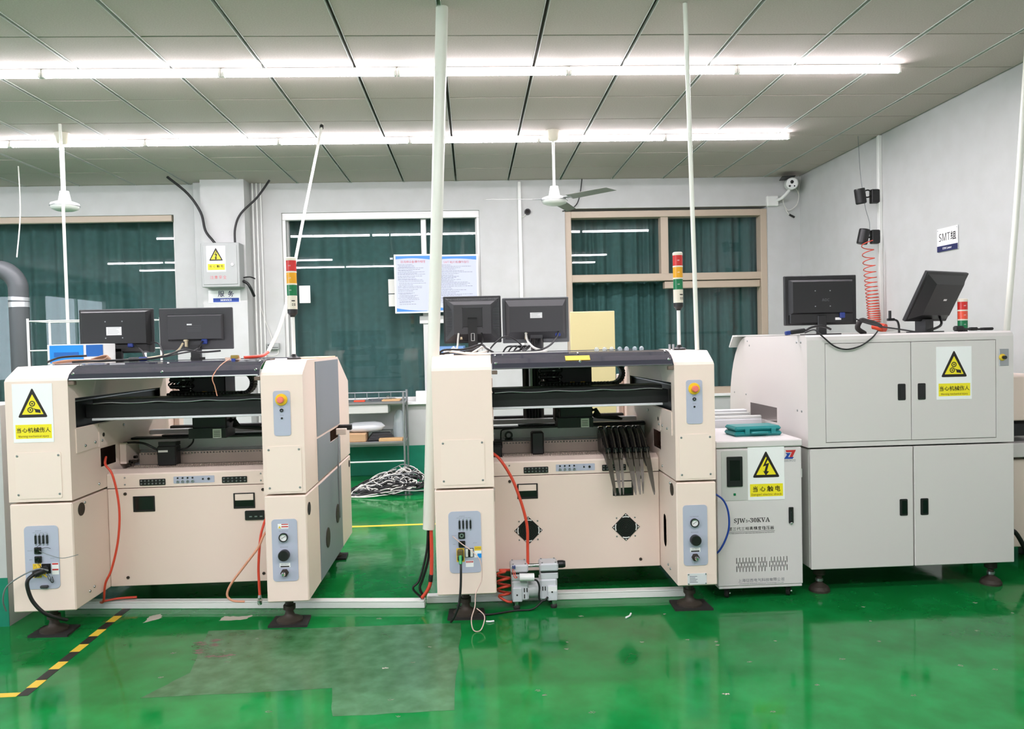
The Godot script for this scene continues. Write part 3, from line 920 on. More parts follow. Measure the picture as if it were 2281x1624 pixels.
func port_panel(parent: Node, x0: float, y0: float, style: int) -> void:
	var p := part(parent, "port_panel", plate(rrect(0.174, 0.333, 0.022), 0, 0.003), mat("port_grey"), Vector3(x0 + 0.087, y0 + 0.1665, 0))
	var e := MB.new()
	for k in 4:
		e.prism(rrect(0.009, 0.045, 0.003, Vector2(-0.028 + 0.0195 * k, 0.095)), 0.003, 0.008)
	part(p, "serial_port", e, mat("black"))
	var sc := MB.new()
	for k in 4:
		for s in [-1, 1]:
			sc.cyl(Vector3(-0.028 + 0.0195 * k, 0.095 + s * 0.028, 0.003), Vector3(-0.028 + 0.0195 * k, 0.095 + s * 0.028, 0.007), 0.003, 8)
	part(p, "port_screw", sc, mat("steel"))
	text(p, "MONITOR", Vector3(-0.015, 0.14, 0.003), 0.004, mat("print_grey"), 0.03)
	text(p, "KEYBOARD  MOUSE  PORT", Vector3(-0.005, 0.131, 0.003), 0.003, mat("print_grey"), 0.075)
	for k in 2:
		var s := MB.new()
		s.bb(Vector3(-0.036, 0.02 - 0.047 * k, 0.003), Vector3(0.0, 0.056 - 0.047 * k, 0.012), 0.003)
		part(p, "socket", s, mat("black"))
		var s2 := MB.new()
		s2.ring(Vector3(-0.018, 0.038 - 0.047 * k, 0.012), Vector3(0, 0, 1), 0.006, 0.012, 0.004, 14)
		part(p, "socket_ring", s2, mat("black_gloss") if k == 1 or style == 1 else mat("steel"))
	text(p, "TEACH BOX", Vector3(-0.06, 0.037, 0.003), 0.004, mat("print_grey"), 0.026)
	text(p, "SMEMA", Vector3(-0.058, -0.01, 0.003), 0.004, mat("print_grey"), 0.015)
	text(p, "OPTION", Vector3(0.052, -0.006, 0.003), 0.004, mat("print_grey"), 0.02)
	part(p, "power_label", bx(Vector3(-0.048, -0.106, 0.003), Vector3(-0.006, -0.032, 0.004)), mat("label_yellow"))
	text(p, "AC POWER", Vector3(-0.027, -0.042, 0.004), 0.005, mat("print_black"), 0.03)
	var inlet := MB.new()
	inlet.bb(Vector3(-0.043, -0.098, 0.004), Vector3(-0.011, -0.058, 0.018), 0.004)
	part(p, "power_inlet", inlet, mat("black"))
	var br := MB.new()
	if style == 2:
		br.bb(Vector3(-0.003, -0.082, 0.003), Vector3(0.043, -0.033, 0.006), 0.001)
		part(p, "breaker_bezel_or_dark_hole", br, mat("black"))
		br = MB.new()
		br.bb(Vector3(0.0, -0.079, 0.006), Vector3(0.014, -0.036, 0.011), 0.001)
		br.bb(Vector3(0.026, -0.079, 0.006), Vector3(0.04, -0.036, 0.011), 0.001)
		part(p, "breaker", br, mat("white_plastic"))
		part(p, "breaker_toggle", bx(Vector3(0.016, -0.065, 0.006), Vector3(0.024, -0.05, 0.018), 0.002), mat("black"))
		part(p, "caution_sticker", bx(Vector3(0.048, -0.048, 0.003), Vector3(0.0855, -0.025, 0.0036)), mat("label_yellow"))
		text(p, "CAUTION", Vector3(0.067, -0.036, 0.0036), 0.007, mat("print_black"), 0.03)
		part(p, "notice_sticker", bx(Vector3(0.048, -0.085, 0.003), Vector3(0.0855, -0.048, 0.0035)), mat("sign_white"))
		part(p, "blue_sticker", bx(Vector3(0.064, -0.087, 0.0035), Vector3(0.0855, -0.064, 0.004)), mat("blue_front"))
		part(p, "danger_sticker", bx(Vector3(0.0, -0.135, 0.003), Vector3(0.042, -0.1, 0.0036)), mat("sign_white"))
		part(p, "danger_bar", bx(Vector3(0.002, -0.112, 0.0036), Vector3(0.04, -0.103, 0.004)), mat("print_red"))
		text(p, "DANGER", Vector3(0.021, -0.1075, 0.004), 0.005, mat("sign_white"), 0.03)
	else:
		part(p, "breaker_bezel_or_dark_hole", bx(Vector3(-0.003, -0.085, 0.003), Vector3(0.043, -0.033, 0.006), 0.001), mat("black"))  # black plate painted for the shade inside the open breaker hole
		part(p, "danger_sticker", bx(Vector3(0.048, -0.092, 0.003), Vector3(0.083, -0.03, 0.0036)), mat("sign_white"))
		for y in [-0.04, -0.07]: part(p, "danger_bar", bx(Vector3(0.05, y, 0.0036), Vector3(0.081, y + 0.008, 0.004)), mat("print_red"))
		var wr := MB.new()
		wr.tube([Vector3(-0.02, -0.03, 0.02), Vector3(0.0, -0.06, 0.03), Vector3(0.015, -0.09, 0.02), Vector3(0.035, -0.06, 0.02)], 0.003)
		wr.tube([Vector3(-0.01, -0.03, 0.02), Vector3(0.01, -0.075, 0.028), Vector3(0.03, -0.1, 0.02)], 0.003)
		part(p, "yellow_wire", wr, mat("label_yellow"))
		wr = MB.new()
		wr.tube([Vector3(0.01, 0.08, 0.01), Vector3(-0.015, 0.06, 0.02), Vector3(-0.018, 0.045, 0.015), Vector3(0.03, 0.055, 0.02), Vector3(0.05, 0.048, 0.012)], 0.0012, 5)
		wr.tube([Vector3(-0.02, -0.015, 0.015), Vector3(0.0, -0.04, 0.025), Vector3(0.04, -0.09, 0.02), Vector3(0.055, -0.13, 0.012), Vector3(0.035, -0.115, 0.012), Vector3(0.03, -0.09, 0.015)], 0.0012, 5)
		wr.tube([Vector3(0.05, -0.1, 0.01), Vector3(0.06, -0.125, 0.015), Vector3(0.05, -0.13, 0.015), Vector3(0.042, -0.11, 0.012)], 0.002, 5)
		part(p, "loose_wire", wr, mat("cable_black"))
		part(p, "plug_adapter", bx(Vector3(-0.01, -0.16, 0.003), Vector3(0.03, -0.145, 0.02), 0.004), mat("monitor_grey"))


func machine(at: Vector3, style: int, label: String) -> Node3D:
	var t := thing("pick_and_place_machine", label, "machine", at, 0, "pick-and-place machines")
	var cream := mat("cream")
	# lower and upper cabinets (columns left and right of the feeder bay)
	var prof := [Vector2(0, 0.726), Vector2(0, 1.355), Vector2(-0.015, 1.37), Vector2(-0.115, 1.425), Vector2(-0.13, 1.43), Vector2(-1.09, 1.43), Vector2(-1.5, 1.25), Vector2(-1.5, 0.726)]
	var mb := MB.new()
	mb.bb(Vector3(0, 0.145, -1.5), Vector3(0.32, 0.714, 0), 0.006)
	part(t, "lower_cabinet", mb, cream)
	mb = MB.new()
	mb.bb(Vector3(1.31, 0.145, -1.5), Vector3(1.53, 0.714, 0), 0.006)
	var slot := MB.new()
	slot.x = Transform3D(Basis(Vector3(0, 1, 0), -PI / 2), Vector3(1.42, 0.39, -0.27))
	slot.prism(rrect(0.07, 0.19, 0.034), -0.06, 0.13)
	carve(t, "lower_cabinet", mb, [slot, bx(Vector3(1.3122, 0.16, -1.48), Vector3(1.515, 0.7, -0.02))], cream)
	var axis_cut := func(xa: float, xb: float) -> MB:
		var c := MB.new()
		c.slab([Vector2(-0.07, 1.1), Vector2(-0.07, 1.258), Vector2(-1.2, 1.25), Vector2(-1.2, 1.19), Vector2(-0.5, 1.1)], xa, xb)
		return c
	mb = MB.new(); mb.slab(prof, 0, 0.32)
	carve(t, "upper_cabinet", mb, [bx(Vector3(0.1, 0.85, -0.52), Vector3(0.34, 0.955, -0.33)), bx(Vector3(0.015, 0.74, -1.3), Vector3(0.3178, 1.3, -0.03)), axis_cut.call(0.3, 0.35)], cream)
	mb = MB.new(); mb.slab(prof, 1.31, 1.53)
	carve(t, "upper_cabinet", mb, [bx(Vector3(1.29, 0.85, -0.52), Vector3(1.45, 0.955, -0.33)), bx(Vector3(1.46, 0.902, -1.08), Vector3(1.56, 0.97, -0.722)), bx(Vector3(1.3122, 0.74, -1.3), Vector3(1.5278, 1.3, -0.03)), axis_cut.call(1.28, 1.33)], cream)
	part(t, "joint_frame", bx(Vector3(0.11, 0.7, -1.4), Vector3(0.21, 0.74, -0.12)), cream)
	part(t, "joint_frame", bx(Vector3(1.39, 0.7, -1.4), Vector3(1.45, 0.74, -0.12)), cream)
	# front skin of the bay
	mb = MB.new(); mb.bb(Vector3(0.322, 0.148, -0.43), Vector3(1.308, 0.711, -0.39), 0.003)
	var skin := part(t, "front_panel", mb, cream)
	mb = MB.new()
	mb.slab([Vector2(-0.39, 0.716), Vector2(-0.39, 0.79), Vector2(-0.395, 0.798), Vector2(-0.45, 0.815), Vector2(-0.47, 0.815), Vector2(-0.47, 0.716)], 0.322, 1.308)
	var strip := part(t, "connector_strip", mb, cream)
	mb = MB.new(); mb.bb(Vector3(0.322, 0.148, -1.12), Vector3(1.308, 0.8, -1.08), 0.003)
	part(t, "rear_panel", mb, cream)
	mb = MB.new(); mb.bb(Vector3(0.322, 0.15, -1.49), Vector3(1.308, 0.17, -0.432))
	part(t, "base_plate", mb, cream)
	# connector strip fittings
	for c in [[0.505, 0.65, 7], [0.97, 1.112, 6 if style == 1 else 7]]:
		var cc: float = (c[0] + c[1]) / 2.0
		var bl := part(strip, "connector_block", plate(rrect(c[1] - c[0], 0.036, 0.004, Vector2(cc, 0.745)), -0.391, -0.386), mat("black"))
		var pin := MB.new()
		for i in c[2]:
			for j in 2:
				pin.lathe([Vector2(0, 0.005), Vector2(0.003, 0.005), Vector2(0.0055, 0), Vector2(0, 0)], Vector3(c[0] + (c[1] - c[0]) * (i + 0.5) / c[2], 0.737 + 0.0165 * j, -0.386), Vector3(0, 0, 1), 8)
		part(strip, "connector_pin", pin, mat("steel"))
	var ctl := part(strip, "control_plate", plate(rrect(0.231, 0.04, 0.004, Vector2(0.811, 0.753)), -0.391, -0.388), mat("port_grey"))
	mb = MB.new()
	for i in 4:
		mb.lathe([Vector2(0, 0.004), Vector2(0.005, 0.004), Vector2(0.005, 0)], Vector3(0.72 + 0.028 * i, 0.764, -0.388), Vector3(0, 0, 1), 10)
	mb.lathe([Vector2(0, 0.004), Vector2(0.005, 0.004), Vector2(0.005, 0)], Vector3(0.862, 0.755, -0.388), Vector3(0, 0, 1), 10)
	mb.lathe([Vector2(0, 0.005), Vector2(0.007, 0.005), Vector2(0.007, 0)], Vector3(0.895, 0.755, -0.388), Vector3(0, 0, 1), 10)
	part(strip, "push_button", mb, mat("black"))
	mb = MB.new()
	for i in 4:
		mb.ring(Vector3(0.72 + 0.028 * i, 0.744, -0.388), Vector3(0, 0, 1), 0.004, 0.0075, 0.006, 12)
	part(strip, "air_port", mb, mat("steel"))
	text(strip, "MODE", Vector3(0.862, 0.765, -0.388), 0.003, mat("print_grey"))
	var sc := MB.new()
	for p in [[0.421, 0.735], [0.421, 0.775], [1.19, 0.735], [1.19, 0.775]]:
		screw(sc, Vector3(p[0], p[1], -0.39), 0.005)
	part(strip, "screw", sc, mat("steel"))
	# front panel fittings
	var knobs := MB.new()
	for p in [[0.421, 0.682], [0.42, 0.198], [1.2, 0.682], [1.19, 0.193]]:
		knobs.lathe([Vector2(0, 0.004), Vector2(0.006, 0.006), Vector2(0.009, 0.004), Vector2(0.009, 0)], Vector3(p[0], p[1], -0.39), Vector3(0, 0, 1), 12)
	part(skin, "quarter_turn_lock", knobs, mat("foot_iron"))
	for hx in [0.525, 1.092]:
		var fr := MB.new()
		var yc := 0.621
		fr.bb(Vector3(hx - 0.061, yc + 0.039, -0.392), Vector3(hx + 0.061, yc + 0.045, -0.385), 0.002)
		fr.bb(Vector3(hx - 0.061, yc - 0.045, -0.392), Vector3(hx + 0.061, yc - 0.034, -0.385), 0.002)
		fr.bb(Vector3(hx - 0.061, yc - 0.04, -0.392), Vector3(hx - 0.053, yc + 0.042, -0.385), 0.002)
		fr.bb(Vector3(hx + 0.053, yc - 0.04, -0.392), Vector3(hx + 0.061, yc + 0.042, -0.385), 0.002)
		var h := part(skin, "pull_handle", fr, mat("black"))
		part(h, "handle_recess", bx(Vector3(hx - 0.054, yc - 0.036, -0.392), Vector3(hx + 0.054, yc + 0.04, -0.3895)), mat("black_gloss"))
		if style == 2 or hx > 0.8:
			part(h, "handle_flap", bx(Vector3(hx - 0.052, yc + 0.002, -0.392), Vector3(hx + 0.052, yc + 0.039, -0.387), 0.001), mat("cream_plate"))
	if style == 1:
		var so := part(skin, "power_outlet", plate(rrect(0.11, 0.054, 0.005, Vector2(1.15, 0.535)), -0.391, -0.381), mat("black"))
		mb = MB.new()
		for i in 3: mb.bb(Vector3(1.12 + 0.03 * i, 0.525, -0.381), Vector3(1.135 + 0.03 * i, 0.531, -0.379))
		part(so, "outlet_slot", mb, mat("steel"))
	else:
		for fx in [0.525, 1.105]:
			var g := MB.new()
			var q := PackedVector2Array([Vector2(fx - 0.083, 0.388), Vector2(fx, 0.305), Vector2(fx + 0.083, 0.388), Vector2(fx, 0.471)])
			g.prism(q, -0.391, -0.386)
			var fan := part(skin, "cooling_fan", g, mat("black"))
			g = MB.new()
			for k in 4:
				var a := PI / 2 * k
				var arc := PackedVector2Array()
				for j in 9: arc.append(Vector2(fx, 0.388) + Vector2(cos(a - 0.33 + 0.66 * j / 8), sin(a - 0.33 + 0.66 * j / 8)) * 0.066)
				for j in 9: arc.append(Vector2(fx, 0.388) + Vector2(cos(a + 0.33 - 0.66 * j / 8), sin(a + 0.33 - 0.66 * j / 8)) * 0.059)
				g.prism(arc, -0.386, -0.3855)
				g.cyl(Vector3(fx + cos(a) * 0.074, 0.388 + sin(a) * 0.074, -0.386), Vector3(fx + cos(a) * 0.074, 0.388 + sin(a) * 0.074, -0.384), 0.004, 8)
			part(fan, "fan_rim", g, mat("white_plastic"))
			g = MB.new()
			for k in 5: g.ring(Vector3(fx, 0.388, -0.386), Vector3(0, 0, 1), 0.012 + 0.01 * k, 0.0135 + 0.01 * k, 0.003, 20)
			part(fan, "fan_guard", g, mat("black_gloss"))
			g = MB.new()
			for k in 4:
				screw(g, Vector3(fx + 0.055 * (1 if k % 2 else -1), 0.388 + 0.055 * (1 if k > 1 else -1), -0.39), 0.005)
			part(fan, "screw", g, mat("steel"))
	# column fronts
	sc = MB.new()
	for r in [[0.039, 0.272, 0.742, 0.985], [1.33, 1.512, 0.735, 0.978]]:
		var pl := part(t, "access_plate", plate(rrect(r[1] - r[0], r[3] - r[2], 0.01, Vector2((r[0] + r[1]) / 2, (r[2] + r[3]) / 2)), 0, 0.0025), mat("cream_plate"))
		var s2 := MB.new()
		for a in [r[0] + 0.012, r[1] - 0.012]:
			for b in [r[2] + 0.022, r[3] - 0.018]:
				screw(s2, Vector3(a, b, 0.0025), 0.006)
		part(pl, "screw", s2, mat("steel"))
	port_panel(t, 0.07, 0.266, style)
	var ep := part(t, "switch_panel", plate(rrect(0.089, 0.239, 0.014, Vector2(1.418, 1.153)), 0, 0.003), mat("port_grey"))
	mb = MB.new(); mb.lathe([Vector2(0, 0.006), Vector2(0.03, 0.006), Vector2(0.032, 0.003), Vector2(0.032, 0)], Vector3(1.417, 1.225, 0.003), Vector3(0, 0, 1), 24)
	part(ep, "emergency_ring", mb, mat("estop_yellow"))
	mb = MB.new(); mb.lathe([Vector2(0, 0.03), Vector2(0.014, 0.029), Vector2(0.018, 0.024), Vector2(0.018, 0.012), Vector2(0.011, 0.01), Vector2(0.011, 0)], Vector3(1.417, 1.225, 0.008), Vector3(0, 0, 1), 20)
	part(ep, "emergency_button", mb, mat("estop_red"))
	mb = MB.new(); mb.ring(Vector3(1.417, 1.169, 0.003), Vector3(0, 0, 1), 0.005, 0.0095, 0.006, 16)
	part(ep, "power_button", mb, mat("black"))
	mb = MB.new(); mb.cyl(Vector3(1.417, 1.127, 0.003), Vector3(1.417, 1.127, 0.008), 0.005, 12)
	part(ep, "jack", mb, mat("black"))
	text(ep, "EMERGENCY", Vector3(1.417, 1.188, 0.003), 0.004, mat("print_grey"), 0.024)
	text(ep, "POWER ON", Vector3(1.417, 1.183, 0.003), 0.003, mat("print_grey"), 0.02)
	text(ep, "GROUND", Vector3(1.417, 1.143, 0.003), 0.004, mat("print_grey"), 0.02)
	var gp := part(t, "air_panel", plate(rrect(0.134, 0.332, 0.018, Vector2(1.411, 0.424)), 0, 0.003), mat("port_grey"))
	mb = MB.new(); mb.ring(Vector3(1.406, 0.494, 0.003), Vector3(0, 0, 1), 0.019, 0.0235, 0.014, 24)
	var ga := part(gp, "pressure_gauge", mb, mat("black"))
	mb = MB.new(); mb.cyl(Vector3(1.406, 0.494, 0.003), Vector3(1.406, 0.494, 0.01), 0.0195, 20)
	part(ga, "gauge_dial", mb, mat("white"))
	part(ga, "gauge_needle", bx(Vector3(-0.012, -0.0008, 0), Vector3(0.012, 0.0008, 0.001)), mat("black"), Vector3(1.406, 0.494, 0.0102), Basis(Vector3(0, 0, 1), 0.6))
	mb = MB.new(); mb.lathe([Vector2(0, 0.032), Vector2(0.026, 0.032), Vector2(0.029, 0.026), Vector2(0.029, 0)], Vector3(1.408, 0.4, 0.003), Vector3(0, 0, 1), 24)
	part(gp, "regulator_knob", mb, mat("black"))
	part(gp, "inlet_label", bx(Vector3(1.38, 0.333, 0.003), Vector3(1.436, 0.356, 0.0036)), mat("sign_white"))
	part(gp, "inlet_label_bar", bx(Vector3(1.385, 0.334, 0.0036), Vector3(1.431, 0.3405, 0.004)), mat("print_black"))
	text(gp, "AIR INLET", Vector3(1.408, 0.349, 0.0036), 0.006, mat("print_grey"), 0.04)
	text(gp, "AIR PRESSURE", Vector3(1.406, 0.527, 0.003), 0.0045, mat("print_grey"), 0.048)
	text(gp, "REGULATOR", Vector3(1.406, 0.441, 0.003), 0.0045, mat("print_grey"), 0.04)
	mb = MB.new(); mb.cyl(Vector3(1.407, 0.305, 0.003), Vector3(1.407, 0.305, 0.018), 0.021, 6)
	var ai := part(gp, "air_inlet", mb, mat("foot_iron"))
	mb = MB.new(); mb.lathe([Vector2(0, 0.03), Vector2(0.006, 0.03), Vector2(0.009, 0.024), Vector2(0.011, 0.02), Vector2(0.012, 0)], Vector3(1.407, 0.305, 0.018), Vector3(0, 0, 1), 14)
	part(ai, "inlet_nipple", mb, mat("chrome"))
	if style == 1:
		var ws := part(gp, "warning_sticker", bx(Vector3(1.377, 0.54, 0.003), Vector3(1.433, 0.566, 0.0036)), mat("sign_white"))
		part(ws, "sticker_bar", bx(Vector3(1.396, 0.547, 0.0036), Vector3(1.432, 0.553, 0.004)), mat("print_red"))
		part(ws, "sticker_bar", bx(Vector3(1.396, 0.56, 0.0036), Vector3(1.432, 0.565, 0.004)), mat("print_red"))
		part(ws, "sticker_triangle", plate(PackedVector2Array([Vector2(1.379, 0.542), Vector2(1.394, 0.542), Vector2(1.3865, 0.556)]), 0.0036, 0.004), mat("label_yellow"))
		warn_sign(t, Vector3(0.038, 1.037, 0), 0.203, 0.306, "gear")
	else:
		var np := part(t, "name_plate", bx(Vector3(1.364, 0.153, 0), Vector3(1.47, 0.214, 0.002)), mat("alu"))
		mb = MB.new()
		for k in 5:
			mb.bb(Vector3(1.375, 0.196 - 0.008 * k, 0.002), Vector3(1.375 + rng.randf_range(0.03, 0.06), 0.199 - 0.008 * k, 0.0024))
		part(np, "plate_print", mb, mat("print_grey"))
		mb = MB.new()
		for a in [1.369, 1.465]:
			for b in [0.158, 0.209]: screw(mb, Vector3(a, b, 0.002), 0.004)
		part(np, "rivet", mb, mat("steel"))
	# inner faces of the columns: rail bands, liner plates, ports
	for side in [[0.32, 1.0], [1.31, -1.0]]:
		var x0: float = side[0]
		var d: float = side[1]
		# the gantry's cross axis runs inside the column, behind the long opening
		var rail := part(t, "axis_rail", bx(Vector3(x0 - d * 0.12, 1.085, -1.28), Vector3(x0 - d * 0.03, 1.275, -0.05), 0.006), mat("black"))
		part(rail, "rail_strip", bx(Vector3(x0 - d * 0.03, 1.235, -1.27), Vector3(x0 - d * 0.022, 1.245, -0.06), 0.002), mat("steel"))
		mb = MB.new()
		mb.slab([Vector2(-0.06, 0.965), Vector2(-0.06, 1.095), Vector2(-0.3, 1.095), Vector2(-0.3, 0.97)], x0, x0 + d * 0.005)
		mb.slab([Vector2(-0.31, 0.965), Vector2(-0.31, 1.095), Vector2(-0.6, 1.095), Vector2(-1.05, 1.14), Vector2(-1.1, 1.02)], x0, x0 + d * 0.006)
		var liner := part(t, "liner_plate", mb, mat("cream_plate"))
		mb = MB.new()
		for p in [[-0.15, 0.995], [-0.26, 1.0], [-0.34, 1.0], [-0.62, 1.06]]:
			mb.lathe([Vector2(0, 0.005), Vector2(0.006, 0.005), Vector2(0.008, 0)], Vector3(x0 + d * 0.006, p[1], p[0]), Vector3(d, 0, 0), 10)
		part(liner, "screw", mb, mat("steel"))
		mb = MB.new()
		mb.lathe([Vector2(0, 0.003), Vector2(0.035, 0.003), Vector2(0.035, 0)], Vector3(x0, 0.662, -0.09), Vector3(d, 0, 0), 20)
		part(t, "grommet", mb, mat("foot_iron"))
		mb = MB.new()
		mb.lathe([Vector2(0, 0.008), Vector2(0.012, 0.008), Vector2(0.012, 0)], Vector3(x0, 1.03, -0.36), Vector3(d, 0, 0), 12)
		part(t, "grommet", mb, mat("foot_iron"))
		mb = MB.new()
		for p in [[-0.3, 0.76], [-0.13, 0.69], [-0.2, 0.21], [-0.15, 0.2]]:
			mb.lathe([Vector2(0, 0.005), Vector2(0.006, 0.005), Vector2(0.008, 0)], Vector3(x0, p[1], p[0]), Vector3(d, 0, 0), 10)
		part(t, "screw", mb, mat("steel"))
	# hinge blocks under the hood
	mb = MB.new()
	mb.bb(Vector3(0.322, 1.33, -0.03), Vector3(0.352, 1.35, 0), 0.002)
	mb.bb(Vector3(1.278, 1.33, -0.03), Vector3(1.308, 1.35, 0), 0.002)
	part(t, "hood_hinge", mb, mat("chip_brown"))
	# smoked acrylic hoods, front and rear
	mb = MB.new()
	var hood := [Vector2(0.006, 1.362), Vector2(-0.012, 1.387), Vector2(-0.05, 1.411), Vector2(-0.1, 1.429), Vector2(-0.16, 1.438), Vector2(-0.34, 1.44)]
	var rev := hood.duplicate()
	rev.reverse()
	for i in rev.size(): rev[i] = rev[i] - Vector2(0, 0.006)
	mb.slab(hood + rev, 0.324, 1.306)
	var hd := part(t, "front_hood", mb, mat("acrylic"))
	mb = MB.new()
	for a in [0.345, 0.8, 1.285]:
		mb.lathe([Vector2(0, 0.006), Vector2(0.004, 0.006), Vector2(0.007, 0.002), Vector2(0.007, 0)], Vector3(a, 1.388, -0.01), Vector3(0, 0.4, 0.8), 10)
		mb.lathe([Vector2(0, 0.006), Vector2(0.004, 0.006), Vector2(0.007, 0.002), Vector2(0.007, 0)], Vector3(a, 1.43, -0.1), Vector3(0, 0.9, 0.3), 10)
	part(hd, "hood_screw", mb, mat("chrome"))
	part(hd, "hood_lip", bx(Vector3(0.33, 1.356, 0.0), Vector3(1.3, 1.363, 0.008), 0.002), mat("monitor_edge") if style == 2 else mat("alu"))
	if style == 2:
		mb = MB.new()
		mb.x = Transform3D(Basis(Vector3(1, 0, 0), -0.95), Vector3(0.79, 1.405, -0.036))
		mb.bb(Vector3(-0.067, -0.02, 0.0), Vector3(0.067, 0.02, 0.003))
		part(hd, "hood_label", mb, mat("label_yellow"))
	mb = MB.new()
	mb.slab([Vector2(-1.09, 1.436), Vector2(-1.3, 1.36), Vector2(-1.3, 1.354), Vector2(-1.09, 1.43)], 0.324, 1.306)
	part(t, "rear_hood", mb, mat("acrylic"))
	mb = MB.new()
	mb.bb(Vector3(0.322, 1.415, -1.09), Vector3(1.308, 1.43, -0.34), 0.002)
	part(t, "top_cover", mb, mat("alu"))
	mb = MB.new()
	for k in 6:
		mb.bb(Vector3(0.36 + 0.155 * k, 1.43, -0.46), Vector3(0.5 + 0.155 * k, 1.434, -0.37), 0.001)
	part(t, "top_vent", mb, mat("black"))
	mb = MB.new()
	mb.bb(Vector3(1.0, 1.43, -0.42), Vector3(1.08, 1.442, -0.36), 0.003)
	mb.bb(Vector3(0.52, 1.43, -0.42), Vector3(0.6, 1.442, -0.36), 0.003)
	part(t, "top_latch", mb, mat("black"))
	# gantry
	mb = MB.new(); mb.bb(Vector3(0.3, 1.136, -0.3), Vector3(1.33, 1.212, -0.22), 0.003)
	var ga2 := part(t, "gantry_beam", mb, mat("black"))
	part(ga2, "beam_strip", bx(Vector3(0.33, 1.122, -0.3), Vector3(1.3, 1.135, -0.222), 0.002), mat("alu"))
	part(ga2, "cable_tray", bx(Vector3(0.33, 1.214, -0.42), Vector3(1.3, 1.238, -0.235), 0.004), mat("black"))
	mb = MB.new()
	var hose := []
	for k in 12: hose.append(Vector3(0.34 + 0.087 * k, 1.216 + (0.004 if k % 3 == 1 else -0.001), -0.222))
	mb.tube(hose, 0.004)
	part(ga2, "beam_hose", mb, mat("steel"))
	# placement head
	var hx := 0.665 if style == 1 else 0.64
	mb = MB.new()
	mb.bb(Vector3(hx + 0.1, 1.03, -0.72), Vector3(hx + 0.3, 1.36, -0.52), 0.006)
	mb.bb(Vector3(hx + 0.02, 1.2, -0.68), Vector3(hx + 0.11, 1.35, -0.55), 0.01)
	mb.bb(Vector3(hx + 0.08, 1.0, -0.74), Vector3(hx + 0.29, 1.1, -0.6), 0.01)
	for k in 3:
		mb.bb(Vector3(hx - 0.02, 1.235 + 0.038 * k, -0.56), Vector3(hx + 0.12, 1.26 + 0.038 * k, -0.5), 0.008)
	mb.bb(Vector3(hx + 0.12, 1.33, -0.56), Vector3(hx + 0.28, 1.345, -0.5), 0.003)
	var head := part(t, "placement_head", mb, mat("black"))
	mb = MB.new()
	mb.slab([Vector2(-0.5, 0.975), Vector2(-0.5, 1.035), Vector2(-0.68, 1.035), Vector2(-0.68, 0.975)], hx + 0.085, hx + 0.3)
	part(head, "camera_housing", mb, mat("black"))
	mb = MB.new()
	mb.bb(Vector3(hx + 0.225, 0.977, -0.5), Vector3(hx + 0.275, 1.03, -0.498))
	var hl := part(head, "head_label", mb, mat("paper"))
	mb = MB.new()
	for k in 4: mb.bb(Vector3(hx + 0.231, 0.985 + 0.01 * k, -0.498), Vector3(hx + 0.268, 0.988 + 0.01 * k, -0.4975))
	part(head, "label_print", mb, mat("print_black"))
	mb = MB.new()
	for k in 3: mb.bb(Vector3(hx + 0.06, 1.244 + 0.038 * k, -0.499), Vector3(hx + 0.075, 1.249 + 0.038 * k, -0.497))
	for k in 4:
		mb.cyl(Vector3(hx + 0.125 + 0.013 * k, 1.04, -0.54), Vector3(hx + 0.125 + 0.013 * k, 1.048, -0.54), 0.0035, 8)
	for k in 3: mb.bb(Vector3(hx + 0.1, 1.23 + 0.04 * k, -0.52), Vector3(hx + 0.106, 1.26 + 0.04 * k, -0.505))
	part(head, "nozzle_holder", mb, mat("white_plastic"))
	mb = MB.new()
	mb.cyl(Vector3(hx + 0.245, 1.035, -0.55), Vector3(hx + 0.245, 1.085, -0.55), 0.011, 12)
	mb.cyl(Vector3(hx + 0.245, 1.035, -0.55), Vector3(hx + 0.245, 1.055, -0.55), 0.016, 6)
	part(head, "vacuum_valve", mb, mat("steel"))
	mb = MB.new()
	mb.bb(Vector3(hx + 0.165, 1.24, -0.52), Vector3(hx + 0.195, 1.252, -0.512), 0.002)
	mb.bb(Vector3(hx + 0.23, 1.24, -0.52), Vector3(hx + 0.26, 1.252, -0.512), 0.002)
	mb.bb(Vector3(hx + 0.1, 1.07, -0.6), Vector3(hx + 0.115, 1.088, -0.53), 0.002)
	mb.bb(Vector3(hx + 0.14, 1.075, -0.6), Vector3(hx + 0.175, 1.085, -0.53), 0.002)
	part(head, "amber_sensor", mb, mat("glow_mark"))
	mb = MB.new()
	for k in 7:
		var a := rng.randf_range(0, 1)
		mb.tube([Vector3(hx + 0.02 + 0.012 * k, 1.24 + 0.05 * a, -0.53), Vector3(hx - 0.02 + 0.02 * k, 1.3, -0.5), Vector3(hx + 0.07 + 0.01 * k, 1.35, -0.53)], 0.005)
	for k in 5:
		mb.tube([Vector3(hx + 0.3, 1.06 + 0.006 * k, -0.6), Vector3(hx + 0.335 + 0.006 * k, 1.08 - 0.01 * k, -0.58), Vector3(hx + 0.32, 1.03, -0.6), Vector3(hx + 0.4 + 0.02 * k, 1.015 + 0.01 * (k % 2), -0.62), Vector3(hx + 0.5, 1.005, -0.64)], 0.005)
	part(head, "head_cable", mb, mat("cable_black"))
	# cable chain: a C of links
	mb = MB.new()
	var ccx := 1.075 if style == 1 else 1.06
	for k in 15:
		var a := -PI / 2 + PI * k / 14
		mb.x = Transform3D(Basis(Vector3(0, 0, 1), a), Vector3(ccx + cos(a) * 0.062, 1.3 + sin(a) * 0.062, -0.5))
		mb.box(Vector3.ZERO, Vector3(0.024, 0.016, 0.09), 0.004)
	mb.x = Transform3D.IDENTITY
	for k in 22:
		mb.box(Vector3(ccx - 0.02 * k, 1.238, -0.5), Vector3(0.017, 0.024, 0.09), 0.004)
